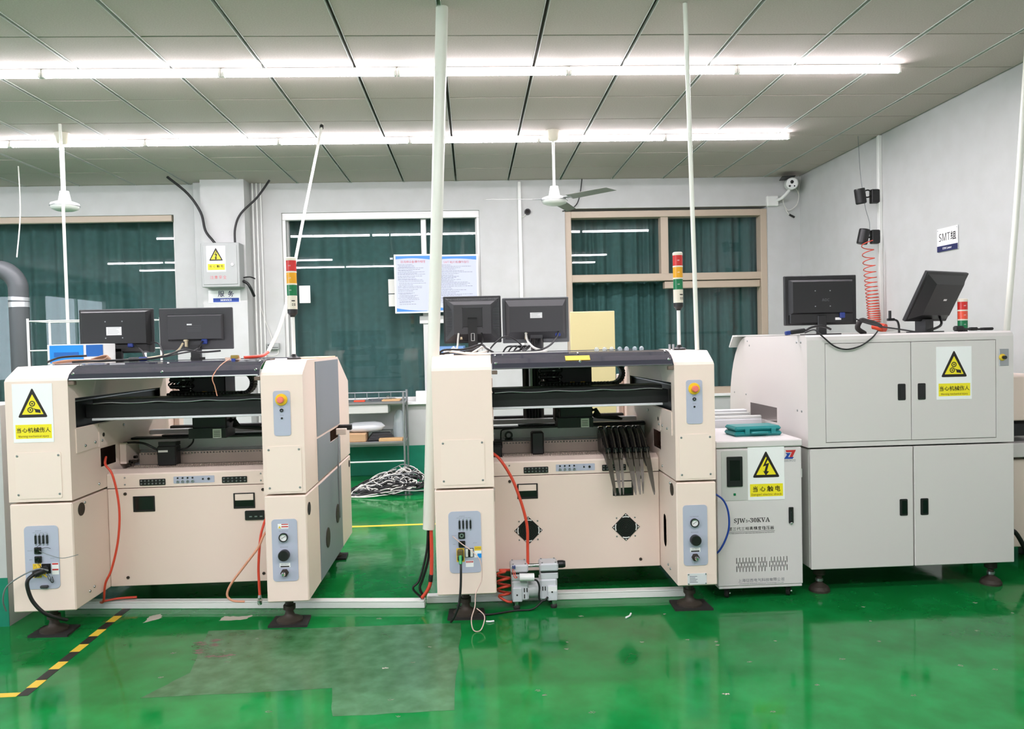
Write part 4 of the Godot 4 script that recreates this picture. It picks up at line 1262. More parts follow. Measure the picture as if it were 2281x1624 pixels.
	part(t, "cable_chain", mb, mat("black"))
	# board conveyor
	mb = MB.new(); mb.bb(Vector3(0.322, 0.888, -0.79), Vector3(1.308, 0.953, -0.75), 0.003)
	var cv := part(t, "conveyor_rail", mb, mat("alu"))
	mb = MB.new()
	mb.bb(Vector3(0.322, 0.955, -0.8), Vector3(1.308, 0.968, -0.72), 0.002)
	mb.bb(Vector3(0.5, 0.968, -0.8), Vector3(1.308, 0.978, -0.74), 0.002)
	part(cv, "rail_top", mb, mat("black"))
	mb = MB.new(); mb.bb(Vector3(0.322, 0.955, -1.06), Vector3(1.308, 0.985, -1.0), 0.003)
	part(t, "conveyor_rear_rail", mb, mat("alu"))
	mb = MB.new(); mb.bb(Vector3(0.322, 0.72, -1.06), Vector3(1.308, 0.884, -0.76))
	part(t, "machine_bed", mb, mat("alu"))
	# feeder base with perforated strip and slotted bars
	mb = MB.new(); mb.bb(Vector3(0.39, 0.808, -0.677), Vector3(1.3, 0.88, -0.672))
	var holes := []
	for k in 48:
		holes.append(plate(circle(Vector2(0.405 + 0.0187 * k, 0.871), 0.0048, 8), -0.7, -0.65))
	carve(t, "feeder_plate", mb, holes, mat("perforated"))
	mb = MB.new()
	mb.bb(Vector3(0.36, 0.796, -0.672), Vector3(1.3, 0.806, -0.46), 0.002)
	var fb := part(t, "feeder_base", mb, mat("perforated"))
	mb = MB.new()
	for k in 90:
		mb.bb(Vector3(0.4 + 0.0099 * k, 0.806, -0.61), Vector3(0.4048 + 0.0099 * k, 0.816, -0.57))
		mb.bb(Vector3(0.4 + 0.0099 * k, 0.806, -0.51), Vector3(0.4048 + 0.0099 * k, 0.818, -0.478))
	part(fb, "slot_tooth", mb, mat("perforated"))
	mb = MB.new(); mb.bb(Vector3(0.39, 0.806, -0.55), Vector3(1.3, 0.8095, -0.53), 0.001)
	part(fb, "slot_bar", mb, mat("cream_plate"))
	# motor cover and camera block
	mb = MB.new()
	if style == 1:
		mb.bb(Vector3(0.54, 0.812, -0.64), Vector3(0.65, 0.93, -0.56), 0.006)
		mb.taper(Vector3(0.595, 0.94, -0.6), 0.108, 0.02, 0.1, 0.03, -0.04, 0.03)
	else:
		mb.bb(Vector3(0.568, 0.81, -0.64), Vector3(0.644, 0.948, -0.56), 0.008)
	var mc := part(t, "motor_cover", mb, mat("black"))
	if style == 1:
		part(mc, "cover_label", bx(Vector3(0.547, 0.893, -0.56), Vector3(0.603, 0.905, -0.5595)), mat("paper"))
		mb = MB.new()
		mb.tube([Vector3(0.33, 0.95, -0.6), Vector3(0.4, 0.955, -0.58), Vector3(0.47, 0.945, -0.57), Vector3(0.53, 0.91, -0.58), Vector3(0.56, 0.9, -0.6)], 0.007)
		part(mc, "cover_cable", mb, mat("cable_black"))
		mb = MB.new()
		mb.tube([Vector3(0.65, 0.9, -0.6), Vector3(0.7, 0.91, -0.6), Vector3(0.715, 0.935, -0.66), Vector3(0.7, 0.965, -0.72)], 0.005)
		part(mc, "cover_cable", mb, mat("cable_black"))
		mb = MB.new()
		for k in 9:
			var q := Vector3(0.37 + rng.randf_range(-0.03, 0.03), 0.84 + rng.randf_range(-0.03, 0.03), -0.6)
			mb.box(q, Vector3(0.02, 0.016, 0.02), 0.003)
		part(t, "air_manifold", mb, mat("foot_iron"))
		part(t, "side_box", bx(Vector3(0.322, 0.83, -0.85), Vector3(0.36, 0.955, -0.56), 0.003), mat("cream_plate"))
	else:
		mb = MB.new()
		mb.bb(Vector3(0.41, 0.885, -0.7), Vector3(0.46, 0.9, -0.69))
		mb.ring(Vector3(0.435, 0.918, -0.7), Vector3(0, 0, 1), 0.014, 0.026, 0.01, 18)
		part(t, "camera_bracket", mb, mat("black"))
		mb = MB.new()
		mb.tube([Vector3(0.385, 0.86, -0.62), Vector3(0.385, 0.93, -0.66), Vector3(0.4, 0.955, -0.68), Vector3(0.47, 0.96, -0.7), Vector3(0.53, 0.975, -0.72)], 0.004)
		part(t, "camera_cable", mb, mat("cable_black"))
		mb = MB.new()
		mb.bb(Vector3(0.324, 0.8, -0.68), Vector3(0.385, 0.88, -0.5), 0.008)
		mb.bb(Vector3(0.335, 0.85, -0.66), Vector3(0.39, 0.9, -0.55), 0.01)
		part(t, "side_motor", mb, mat("black"))
	# rear interior: posts, hanging cable bundle, tinted rear guard
	mb = MB.new()
	mb.bb(Vector3(0.322, 0.8, -1.5), Vector3(0.36, 1.25, -1.42), 0.004)
	mb.bb(Vector3(1.27, 0.8, -1.5), Vector3(1.308, 1.25, -1.42), 0.004)
	part(t, "rear_post", mb, cream)
	mb = MB.new()
	if style == 2:
		mb.bb(Vector3(0.56, 0.95, -1.2), Vector3(0.7, 1.36, -1.12), 0.01)
		for k in 6: mb.tube([Vector3(0.58 + 0.02 * k, 0.9, -1.1), Vector3(0.575 + 0.02 * k, 1.1, -1.09), Vector3(0.58 + 0.02 * k, 1.36, -1.1)], 0.009)
		part(t, "cable_bundle", mb, mat("black"))
		part(t, "side_bracket", bx(Vector3(0.585, 1.2, -0.9), Vector3(0.6, 1.36, -0.8)), mat("alu"))
	mb = MB.new()
	mb.bb(Vector3(0.36, 0.955, -1.3), Vector3(1.27, 0.985, -1.24), 0.004)
	part(t, "rear_rail", mb, mat("black"))
	# right side: grey doors, board inlet with its stub conveyor
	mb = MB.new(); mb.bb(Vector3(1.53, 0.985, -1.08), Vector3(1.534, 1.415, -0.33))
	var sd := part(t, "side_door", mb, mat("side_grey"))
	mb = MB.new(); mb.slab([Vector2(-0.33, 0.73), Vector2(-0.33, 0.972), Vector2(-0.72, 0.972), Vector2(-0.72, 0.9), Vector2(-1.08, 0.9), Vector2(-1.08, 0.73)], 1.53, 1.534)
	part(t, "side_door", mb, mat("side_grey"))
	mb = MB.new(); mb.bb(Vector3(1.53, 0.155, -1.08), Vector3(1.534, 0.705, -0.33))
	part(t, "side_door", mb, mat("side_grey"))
	mb = MB.new(); mb.bb(Vector3(1.534, 0.925, -0.96), Vector3(1.6, 0.965, -0.925), 0.003)
	var stub := part(t, "stub_conveyor", mb, cream)
	part(stub, "stub_end", bx(Vector3(1.534, 0.945, -1.06), Vector3(1.62, 0.98, -1.02), 0.004), mat("black"))
	for p in [[-0.55, 0.35], [-0.9, 0.42]]:
		mb = MB.new()
		mb.lathe([Vector2(0, 0.004), Vector2(0.06, 0.004), Vector2(0.06, 0)], Vector3(1.534, p[1], p[0]), Vector3(1, 0, 0), 20)
		part(t, "side_knockout", mb, mat("foot_iron"))
	mb = MB.new()
	mb.lathe([Vector2(0, 0.003), Vector2(0.035, 0.003), Vector2(0.035, 0)], Vector3(1.53, 0.63, -0.06), Vector3(1, 0, 0), 20)
	part(t, "side_grommet", mb, mat("rubber"))
	mb = MB.new()
	mb.lathe([Vector2(0, 0.003), Vector2(0.025, 0.003), Vector2(0.025, 0)], Vector3(1.53, 0.66, -1.44), Vector3(1, 0, 0), 20)
	part(t, "side_grommet", mb, mat("rubber"))
	for fx in [0.15, 1.4]:
		for fz in [-0.1, -1.4]:
			levelling_foot(t, Vector3(fx, 0, fz))
	return t


# a tape feeder clipped into the feeder bay; x0 in the machine's own frame
func tape_feeder(at: Vector3, label: String, bend: float, width: float) -> void:
	var t := thing("tape_feeder", label, "feeder", at, 0, "tape feeders clipped into the feeder bay")
	var mb := MB.new()
	mb.slab([Vector2(-0.2, 0.0), Vector2(-0.2, 0.13), Vector2(-0.17, 0.147), Vector2(-0.1, 0.148), Vector2(-0.03, 0.12), Vector2(0.06, 0.05), Vector2(0.11, -0.05), Vector2(0.06, -0.03), Vector2(0.0, 0.0)], -width / 2, width / 2)
	part(t, "feeder_body", mb, mat("feeder"))
	# guide tail, narrowing to its tip
	mb = MB.new()
	var path := [Vector3(0.05, 0.05, 1.0), Vector3(0.1, -0.01, 1.0), Vector3(0.14 + bend * 0.3, -0.07, 0.85), Vector3(0.175 + bend * 0.6, -0.13, 0.62), Vector3(0.2 + bend, -0.178, 0.36), Vector3(0.207 + bend, -0.195, 0.12)]
	for i in path.size() - 1:
		var p: Vector3 = path[i]
		var q: Vector3 = path[i + 1]
		var wp := width * 0.55 * p.z
		var wq := width * 0.55 * q.z
		for z in [0.0, 0.006]:
			mb.quad(Vector3(-wp, p.y, p.x + z), Vector3(wp, p.y, p.x + z), Vector3(wq, q.y, q.x + z), Vector3(-wq, q.y, q.x + z), Vector3(0, 0, -1 if z == 0.0 else 1))
		for s in [-1, 1]:
			mb.quad(Vector3(s * wp, p.y, p.x), Vector3(s * wp, p.y, p.x + 0.006), Vector3(s * wq, q.y, q.x + 0.006), Vector3(s * wq, q.y, q.x), Vector3(s, 0, 0))
	part(t, "tape_tail", mb, mat("feeder_light"))
	mb = MB.new()
	mb.lathe([Vector2(0, 0.004), Vector2(0.03, 0.004), Vector2(0.034, 0)], Vector3(-width / 2, 0.075, -0.02), Vector3(-1, 0, 0), 16)
	part(t, "sprocket", mb, mat("black_gloss"))
	mb = MB.new()
	mb.bb(Vector3(-width / 2 - 0.002, 0.12, -0.16), Vector3(width / 2 + 0.002, 0.162, -0.12), 0.006)
	part(t, "clamp_lever", mb, mat("black_gloss"))
	mb = MB.new()
	mb.bb(Vector3(-width / 2 - 0.003, 0.03, 0.05), Vector3(width / 2 + 0.003, 0.06, 0.09), 0.004)
	part(t, "tape_guide", mb, mat("black_gloss"))
	mb = MB.new()
	mb.tube([Vector3(0, 0.152, -0.06), Vector3(0, 0.12, 0.01), Vector3(0, 0.06, 0.08), Vector3(0, 0.0, 0.112)], 0.003)
	part(t, "cover_tape", mb, mat("feeder_light"))


# ---------------------------------------------------------------- monitors, seen from behind
# at = foot of the stand; by = height of the lower edge above it
func monitor(label: String, at: Vector3, w: float, h: float, by: float, yaw: float, tilt: float, style: int) -> void:
	var t := thing("monitor", label, "monitor", at, yaw, "monitors on top of the machines")
	var tb_ := Basis(Vector3(1, 0, 0), tilt)
	var o := Vector3(0, by, 0)
	var shell := mat("monitor_black") if style in [1, 3, 5, 6] else mat("monitor_grey")
	var mb := MB.new()
	mb.bb(Vector3(-w / 2, 0, -0.018), Vector3(w / 2, h, 0.006), 0.004)
	var pan := part(t, "panel", mb, mat("monitor_edge") if style == 4 else shell, o, tb_)
	mb = MB.new()
	var bulge := 0.03
	match style:
		1:
			mb.taper(Vector3(0, h * 0.57, 0), w * 0.96, h * 0.8, w * 0.86, h * 0.7, 0.006, 0.04)
			mb.taper(Vector3(0, h * 0.14, 0), w * 0.9, h * 0.26, w * 0.82, h * 0.2, 0.006, 0.02)
			bulge = 0.04
		2:
			mb.taper(Vector3(0.0, h * 0.53, 0), w * 0.77, h * 0.62, w * 0.72, h * 0.55, 0.006, 0.034)
			bulge = 0.034
		3:
			mb.taper(Vector3(0, h * 0.5, 0), w * 0.95, h * 0.93, w * 0.64, h * 0.62, 0.006, 0.05)
			bulge = 0.05
		4:
			mb.taper(Vector3(0, h * 0.52, 0), w * 0.92, h * 0.88, w * 0.8, h * 0.56, 0.006, 0.045)
			bulge = 0.045
		5:
			mb.taper(Vector3(0, h * 0.56, 0), w * 0.9, h * 0.72, w * 0.82, h * 0.62, 0.006, 0.035)
			mb.bb(Vector3(-w * 0.44, h * 0.03, 0.006), Vector3(w * 0.44, h * 0.24, 0.02), 0.006)
			bulge = 0.035
		6:
			mb.taper(Vector3(0, h * 0.5, 0), w * 0.92, h * 0.9, w * 0.66, h * 0.62, 0.006, 0.05)
			bulge = 0.05
	part(t, "back_cover", mb, mat("monitor_grey") if style in [2, 3, 4] else mat("monitor_black"), o, tb_)
	# rating labels and lettering
	if style in [1, 2, 4, 5, 6]:
		mb = MB.new()
		var lx: float = {1: -0.0, 2: -0.03, 4: 0.0, 5: 0.11, 6: 0.02}[style]
		var ly: float = {1: h * 0.5, 2: h * 0.6, 4: h * 0.6, 5: h * 0.12, 6: h * 0.5}[style]
		var lw: float = {1: 0.09, 2: 0.03, 4: 0.075, 5: 0.04, 6: 0.035}[style]
		var lh: float = {1: 0.05, 2: 0.008, 4: 0.034, 5: 0.016, 6: 0.012}[style]
		var lz: float = bulge if style != 5 else 0.02
		mb.bb(Vector3(lx - lw / 2, ly - lh / 2, lz), Vector3(lx + lw / 2, ly + lh / 2, lz + 0.0006))
		var lab := part(t, "rating_label", mb, mat("white"), o, tb_)
		if lw > 0.05:
			mb = MB.new()
			for k in 5: mb.bb(Vector3(lx - lw * 0.42, ly + lh * (0.36 - 0.17 * k), lz + 0.0006), Vector3(lx + lw * (0.1 + 0.3 * rng.randf()), ly + lh * (0.39 - 0.17 * k), lz + 0.0009))
			part(t, "label_print", mb, mat("print_grey"), o, tb_)
		if style == 2:
			mb = MB.new()
			for k in 4: mb.bb(Vector3(-0.045, h * 0.57 - 0.011 * k, bulge), Vector3(0.04, h * 0.575 - 0.011 * k, bulge + 0.0004))
			part(t, "label_print", mb, mat("monitor_edge"), o, tb_)
	if style == 5:
		var lo := text(t, "AOC", o + tb_ * Vector3(0.02, h * 0.5, 0.0352), 0.018, mat("monitor_edge"), 0.05, "Droid Sans", 700, tb_)
	# mounting holes
	if style in [1, 5, 3]:
		mb = MB.new()
		var hs := 0.05 if style != 3 else 0.06
		for a in [-1, 1]:
			for b in [-1, 1]:
				mb.cyl(Vector3(a * hs, h * 0.53 + b * hs, bulge), Vector3(a * hs, h * 0.53 + b * hs, bulge + 0.001), 0.004, 8)
		part(t, "mount_hole", mb, mat("steel") if style != 3 else mat("black"), o, tb_)
	# ventilation slots, painted paler for the light passing through them
	if style == 3:
		mb = MB.new()
		for k in 40:
			var yy := h * (0.06 + 0.88 * k / 39.0)
			var e := clampf(minf(yy - h * 0.1, h * 0.9 - yy) / (h * 0.2), 0.15, 1.0)
			for s in [-1, 1]:
				var xo: float = s * w * 0.47
				var xi: float = s * (w * 0.47 - e * w * 0.12)
				var zi := 0.009 + e * 0.034
				mb.bb(Vector3(minf(xo, xi), yy, 0.008), Vector3(maxf(xo, xi), yy + 0.0028, zi))
		for k in 44:
			var xx := -w * 0.42 + w * 0.84 * k / 43.0
			mb.bb(Vector3(xx, h * 0.87, 0.008), Vector3(xx + 0.003, h * 0.955, 0.022))
		part(t, "lit_vent_slot", mb, mat("monitor_edge"), o, tb_)
		mb = MB.new()
		mb.bb(Vector3(-0.06, h * 0.34, bulge), Vector3(0.06, h * 0.74, bulge + 0.004), 0.002)
		part(t, "mount_plate", mb, mat("monitor_black"), o, tb_)
	# stand
	mb = MB.new()
	match style:
		1: mb.bb(Vector3(-0.035, 0.004, -0.005), Vector3(0.035, by + h * 0.12, 0.02), 0.005)
		2:
			mb.slab([Vector2(-0.005, 0.004), Vector2(0.03, 0.004), Vector2(0.03, by + 0.03), Vector2(-0.005, by + 0.03)], -0.028, 0.028)
			mb.taper(Vector3(0, 0.012, 0.012), 0.09, 0.02, 0.05, 0.02, -0.02, 0.03)
		3:
			mb.slab([Vector2(0.0, 0.004), Vector2(0.05, 0.004), Vector2(0.062, by + h * 0.5), Vector2(0.05, by + h * 0.56), Vector2(0.035, by + h * 0.56)], -0.028, 0.028)
		4:
			mb.cyl(Vector3(0.005, 0.004, 0.01), Vector3(0.005, by + 0.03, 0.02), 0.04, 20)
		5: mb.bb(Vector3(-0.03, 0.004, -0.005), Vector3(0.03, by + h * 0.2, 0.028), 0.005)
		6: mb.taper(Vector3(0, by * 0.6, 0), 0.13, by * 1.3, 0.09, by * 1.1, -0.03, 0.03)
	var neck := part(t, "stand_neck", mb, mat("black_gloss") if style == 4 else mat("monitor_black"))
	if style == 3:
		mb = MB.new()
		frame_of(mb, -0.011, by + 0.012, 0.011, by + 0.06, 0.003, 0.053, 0.058)
		part(neck, "cable_clip", mb, mat("white_plastic"))
	if style == 4:
		mb = MB.new()
		mb.bb(Vector3(-0.04, by + 0.015, 0.02), Vector3(0.04, by + 0.06, 0.028), 0.004)
		part(neck, "neck_plate", mb, mat("monitor_grey"))
	mb = MB.new()
	mb.prism(rrect(0.24, 0.16, 0.05), 0, 0.008)
	part(t, "stand_base", mb, mat("monitor_black"), Vector3(0, 0.0, 0.0), Basis(Vector3(1, 0, 0), -PI / 2))
	# plugs
	var px := {1: -0.095, 2: -0.055, 3: -0.07, 4: -0.065, 5: 0.0, 6: 0.0}
	var vx := {1: 0.09, 2: 0.055, 3: 0.055, 4: 0.135, 5: 0.135, 6: 0.0}
	if style in [1, 2, 3, 4]:
		mb = MB.new()
		mb.bb(Vector3(px[style] - 0.013, h * 0.2, 0.014), Vector3(px[style] + 0.013, h * 0.245, 0.04), 0.004)
		mb.taper(Vector3(px[style], h * 0.16, 0.026), 0.016, 0.05, 0.012, 0.04, -0.008, 0.008)
		part(t, "power_plug", mb, mat("plug_beige"), o, tb_)
	if style in [1, 2, 3, 4, 5]:
		mb = MB.new()
		mb.bb(Vector3(vx[style] - 0.017, h * 0.13, 0.014), Vector3(vx[style] + 0.017, h * 0.25, 0.036), 0.005)
		part(t, "video_plug", mb, mat("vga_blue"), o, tb_)


func tower_light(at: Vector3, label: String, pole: float, style: int) -> void:
	var t := thing("signal_tower", label, "signal light", at, 0, "signal towers on the machines")
	var mb := MB.new()
	var r := 0.0285
	if style == 1:
		mb.lathe([Vector2(0, 0), Vector2(0.04, 0), Vector2(0.04, 0.008), Vector2(0.02, 0.016), Vector2(0.012, 0.03), Vector2(0, 0.03)], Vector3.ZERO, Vector3.UP, 20)
		part(t, "base_flange", mb, mat("black"))
		mb = MB.new(); mb.cyl(Vector3(0, 0.02, 0), Vector3(0, pole + 0.01, 0), 0.0105, 14)
		part(t, "pole", mb, mat("white_plastic"))
		mb = MB.new(); mb.lathe([Vector2(0, 0), Vector2(0.013, 0), Vector2(0.016, 0.008), Vector2(r, 0.022), Vector2(r, 0.045), Vector2(0, 0.045)], Vector3(0, pole, 0), Vector3.UP, 24)
		part(t, "cup", mb, mat("black"))
		mb = MB.new(); mb.lathe([Vector2(0, 0), Vector2(r, 0), Vector2(r, 0.078), Vector2(0, 0.078)], Vector3(0, pole + 0.045, 0), Vector3.UP, 24)
		var bz := part(t, "buzzer", mb, mat("cream_plastic"))
		mb = MB.new()
		for k in 3:
			for j in 2:
				mb.bb(Vector3(-0.008 + 0.011 * k, pole + 0.065 + 0.008 * j, 0.02), Vector3(0.0 + 0.011 * k, pole + 0.0685 + 0.008 * j, r + 0.0006 - 0.0035 * absf(k - 0.7)))
		part(bz, "buzzer_slot", mb, mat("black"))
		mb = MB.new()
		mb.bb(Vector3(0.002, pole + 0.09, 0.02), Vector3(0.02, pole + 0.096, 0.0285))
		part(bz, "buzzer_label", mb, mat("print_black"))
	var y := pole + 0.123 if style == 1 else 0.0
	var lh := 0.062 if style == 1 else 0.05
	var cols := ["lens_green", "lens_amber" if style == 1 else "lens_orange", "lens_red"]
	var nm := ["green_lens", "amber_lens" if style == 1 else "orange_lens", "red_lens"]
	if style == 2:
		mb = MB.new(); mb.cyl(Vector3(0, 0, 0), Vector3(0, 0.02, 0), r * 0.95, 24)
		part(t, "base_flange", mb, mat("black"))
		y = 0.02
	for k in 3:
		mb = MB.new()
		mb.lathe([Vector2(0, 0), Vector2(r, 0), Vector2(r, lh), Vector2(0, lh)], Vector3(0, y, 0), Vector3.UP, 24)
		var l := part(t, nm[k], mb, mat(cols[k]))
		text(l, "LED", Vector3(-0.004, y + lh * 0.5, r + 0.0002), 0.006, mat("white"))
		y += lh
		mb = MB.new()
		mb.lathe([Vector2(0, 0), Vector2(r + 0.001, 0), Vector2(r + 0.001, 0.0085 if k < 2 else 0.014), Vector2(r * 0.85, 0.0085 if k < 2 else 0.019), Vector2(0, 0.0085 if k < 2 else 0.019)], Vector3(0, y, 0), Vector3.UP, 24)
		part(t, "spacer_ring" if k < 2 else "cap", mb, mat("cream_plastic"))
		y += 0.0085


func ceiling_fan(at: Vector3, label: String, blades: Array, drop: float) -> void:
	var t := thing("ceiling_fan", label, "fan", at)
	var mb := MB.new()
	mb.lathe([Vector2(0, 0), Vector2(0.062, 0), Vector2(0.06, -0.02), Vector2(0.04, -0.085), Vector2(0.012, -0.095), Vector2(0, -0.095)], Vector3.ZERO, Vector3.UP, 24, true)
	part(t, "canopy", mb, mat("cream_plastic"))
	mb = MB.new(); mb.cyl(Vector3(0, -drop + 0.09, 0), Vector3(0, -0.08, 0), 0.012, 12)
	part(t, "down_rod", mb, mat("white_plastic"))
	mb = MB.new(); mb.lathe([Vector2(0, 0.1), Vector2(0.035, 0.1), Vector2(0.05, 0.02), Vector2(0.05, 0.0), Vector2(0, 0)], Vector3(0, -drop + 0.02, 0), Vector3.UP, 24)
	part(t, "lower_cup", mb, mat("white_plastic"))
	mb = MB.new(); mb.lathe([Vector2(0, 0.03), Vector2(0.07, 0.03), Vector2(0.11, 0.015), Vector2(0.115, -0.005), Vector2(0.105, -0.03), Vector2(0.07, -0.045), Vector2(0, -0.05)], Vector3(0, -drop, 0), Vector3.UP, 32, true)
	part(t, "motor", mb, mat("white_plastic"))
	mb = MB.new(); mb.ring(Vector3(0, -drop - 0.008, 0), Vector3.UP, 0.112, 0.118, 0.006, 32)
	part(t, "motor_band", mb, mat("steel"))
	for a in blades:
		mb = MB.new()
		mb.x = Transform3D(Basis(Vector3.UP, a) * Basis(Vector3(1, 0, 0), -0.2), Vector3(0, -drop + 0.005, 0))
		mb.prism(PackedVector2Array([Vector2(0.16, -0.055), Vector2(0.62, -0.045), Vector2(0.6, 0.05), Vector2(0.16, 0.055)]), -0.0015, 0.0015)
		var keep := mb.x
		mb = MB.new()
		mb.x = keep * Transform3D(Basis(Vector3(1, 0, 0), -PI / 2), Vector3.ZERO)
		mb.prism(PackedVector2Array([Vector2(0.17, -0.055), Vector2(0.6, -0.05), Vector2(0.64, 0.045), Vector2(0.17, 0.055)]), -0.0015, 0.0015)
		var b := part(t, "blade", mb, mat("fan_blade"))
		mb = MB.new()
		mb.x = keep
		mb.bb(Vector3(0.09, -0.004, -0.02), Vector3(0.2, 0.003, 0.02), 0.002)
		part(b, "blade_arm", mb, mat("steel"))


# ---------------------------------------------------------------- reflow oven
func recess_handle(parent: Node, x: float, y: float, w := 0.046, h := 0.096) -> void:
	var p := part(parent, "recess_handle", plate(rrect(w, h, 0.006, Vector2(x, y)), 0, 0.003), mat("black"))
	part(p, "grip_hollow", plate(rrect(w * 0.6, h * 0.8, 0.004, Vector2(x + w * 0.1, y)), 0.003, 0.0036), mat("black_gloss"))


func make_oven() -> void:
	var t := thing("reflow_oven", "large pale grey reflow oven cabinet with four front doors by the right wall", "oven", Vector3(1.9, 0, -4.35))
	var W := 1.215
	var mb := MB.new()
	var prof := [Vector2(0, 0.858), Vector2(0, 1.47), Vector2(-0.008, 1.49), Vector2(-0.03, 1.5), Vector2(-0.98, 1.5)]
	for k in 9:
		var a := PI / 2 - (PI / 2) * (k + 1) / 9.0
		prof.append(Vector2(-0.98 - cos(a) * 0.36, 0.98 + sin(a) * 0.52))
	prof.append(Vector2(-1.34, 0.858))
	mb.slab(prof, 0, W)
	carve(t, "upper_body", mb, [bx(Vector3(0.104, 0.883, -0.03), Vector3(1.111, 1.451, 0.05)), bx(Vector3(-0.05, 0.955, -0.92), Vector3(0.6, 1.05, -0.45)), bx(Vector3(0.003, 0.88, -1.3), Vector3(1.19, 1.4, -0.06))], mat("oven"))
	part(t, "joint_frame", bx(Vector3(0.15, 0.84, -1.2), Vector3(W - 0.15, 0.87, -0.16)), mat("oven"))
	mb = MB.new(); mb.bb(Vector3(0.01, 0.158, -1.34), Vector3(W, 0.846, -0.022), 0.004)
	part(t, "lower_body", mb, mat("oven_dark"))
	for r in [[0.012, 0.614, 0], [0.622, W, 1]]:
		mb = MB.new(); mb.bb(Vector3(r[0], 0.155, -0.021), Vector3(r[1], 0.848, 0), 0.003)
		var d := part(t, "lower_door", mb, mat("oven"))
		recess_handle(d, 0.556 if r[2] == 0 else 0.679, 0.498)
	# upper doors sit in a recess of the body with a narrow gap all round
	for r in [[0.107, 0.6055, 0], [0.6095, 1.108, 1]]:
		mb = MB.new(); mb.bb(Vector3(r[0], 0.886, -0.029), Vector3(r[1], 1.448, 0.001), 0.0015)
		var d := part(t, "upper_door", mb, mat("oven"))
		var hh := part(d, "recess_handle", plate(rrect(0.045, 0.094, 0.006, Vector2(0.55 if r[2] == 0 else 0.668, 1.163)), 0.001, 0.004), mat("black"))
		part(hh, "grip_hollow", plate(rrect(0.026, 0.075, 0.004, Vector2(0.555 if r[2] == 0 else 0.668, 1.163)), 0.004, 0.0045), mat("black_gloss"))
		if r[2] == 1:
			warn_sign(d, Vector3(0.756, 1.112, 0.001), 0.208, 0.304, "gear")
	var sp := part(t, "switch_plate", bx(Vector3(1.13, 1.297, -0.002), Vector3(1.187, 1.396, 0.003), 0.002), mat("steel"))
	mb = MB.new(); mb.lathe([Vector2(0, 0.012), Vector2(0.014, 0.012), Vector2(0.02, 0.004), Vector2(0.02, 0)], Vector3(1.146, 1.347, 0.003), Vector3(0, 0, 1), 16)
	var sk := part(sp, "switch_knob", mb, mat("label_yellow"))
	mb = MB.new(); mb.lathe([Vector2(0, 0.02), Vector2(0.01, 0.02), Vector2(0.01, 0)], Vector3(1.146, 1.347, 0.012), Vector3(0, 0, 1), 12)
	part(sk, "knob_grip", mb, mat("black"))
	# left end: entry slot, rivets, gutter along the hood
	mb = MB.new()
	for p in [[1.46, -0.08], [1.46, -0.14], [1.06, -0.08], [1.06, -0.14], [1.47, -0.96], [1.44, -0.92], [1.1, -1.24], [1.1, -1.0]]:
		mb.lathe([Vector2(0, 0.004), Vector2(0.006, 0.003), Vector2(0.007, 0)], Vector3(0, p[0], p[1]), Vector3(-1, 0, 0), 8)
	part(t, "rivet", mb, mat("steel"))
	mb = MB.new()
	mb.slab([Vector2(-1.02, 1.502), Vector2(-1.02, 1.512), Vector2(-1.12, 1.512), Vector2(-1.2, 1.43), Vector2(-1.19, 1.425), Vector2(-1.11, 1.502)], -0.05, W)
	part(t, "hood_flange", mb, mat("white_plastic"))
	# feet
	for fx in [0.1, 1.14]:
		for fz in [-0.1, -1.2]:
			mb = MB.new()
			mb.lathe([Vector2(0, 0), Vector2(0.06, 0), Vector2(0.06, 0.012), Vector2(0.05, 0.03), Vector2(0.02, 0.05), Vector2(0.016, 0.09), Vector2(0.034, 0.1), Vector2(0.034, 0.16), Vector2(0, 0.16)], Vector3(fx, 0, fz), Vector3.UP, 18)
			var f := part(t, "foot", mb, mat("foot_iron"))
			mb = MB.new()
			mb.cyl(Vector3(fx, 0.06, fz), Vector3(fx, 0.075, fz), 0.022, 6)
			part(f, "lock_nut", mb, mat("steel"))


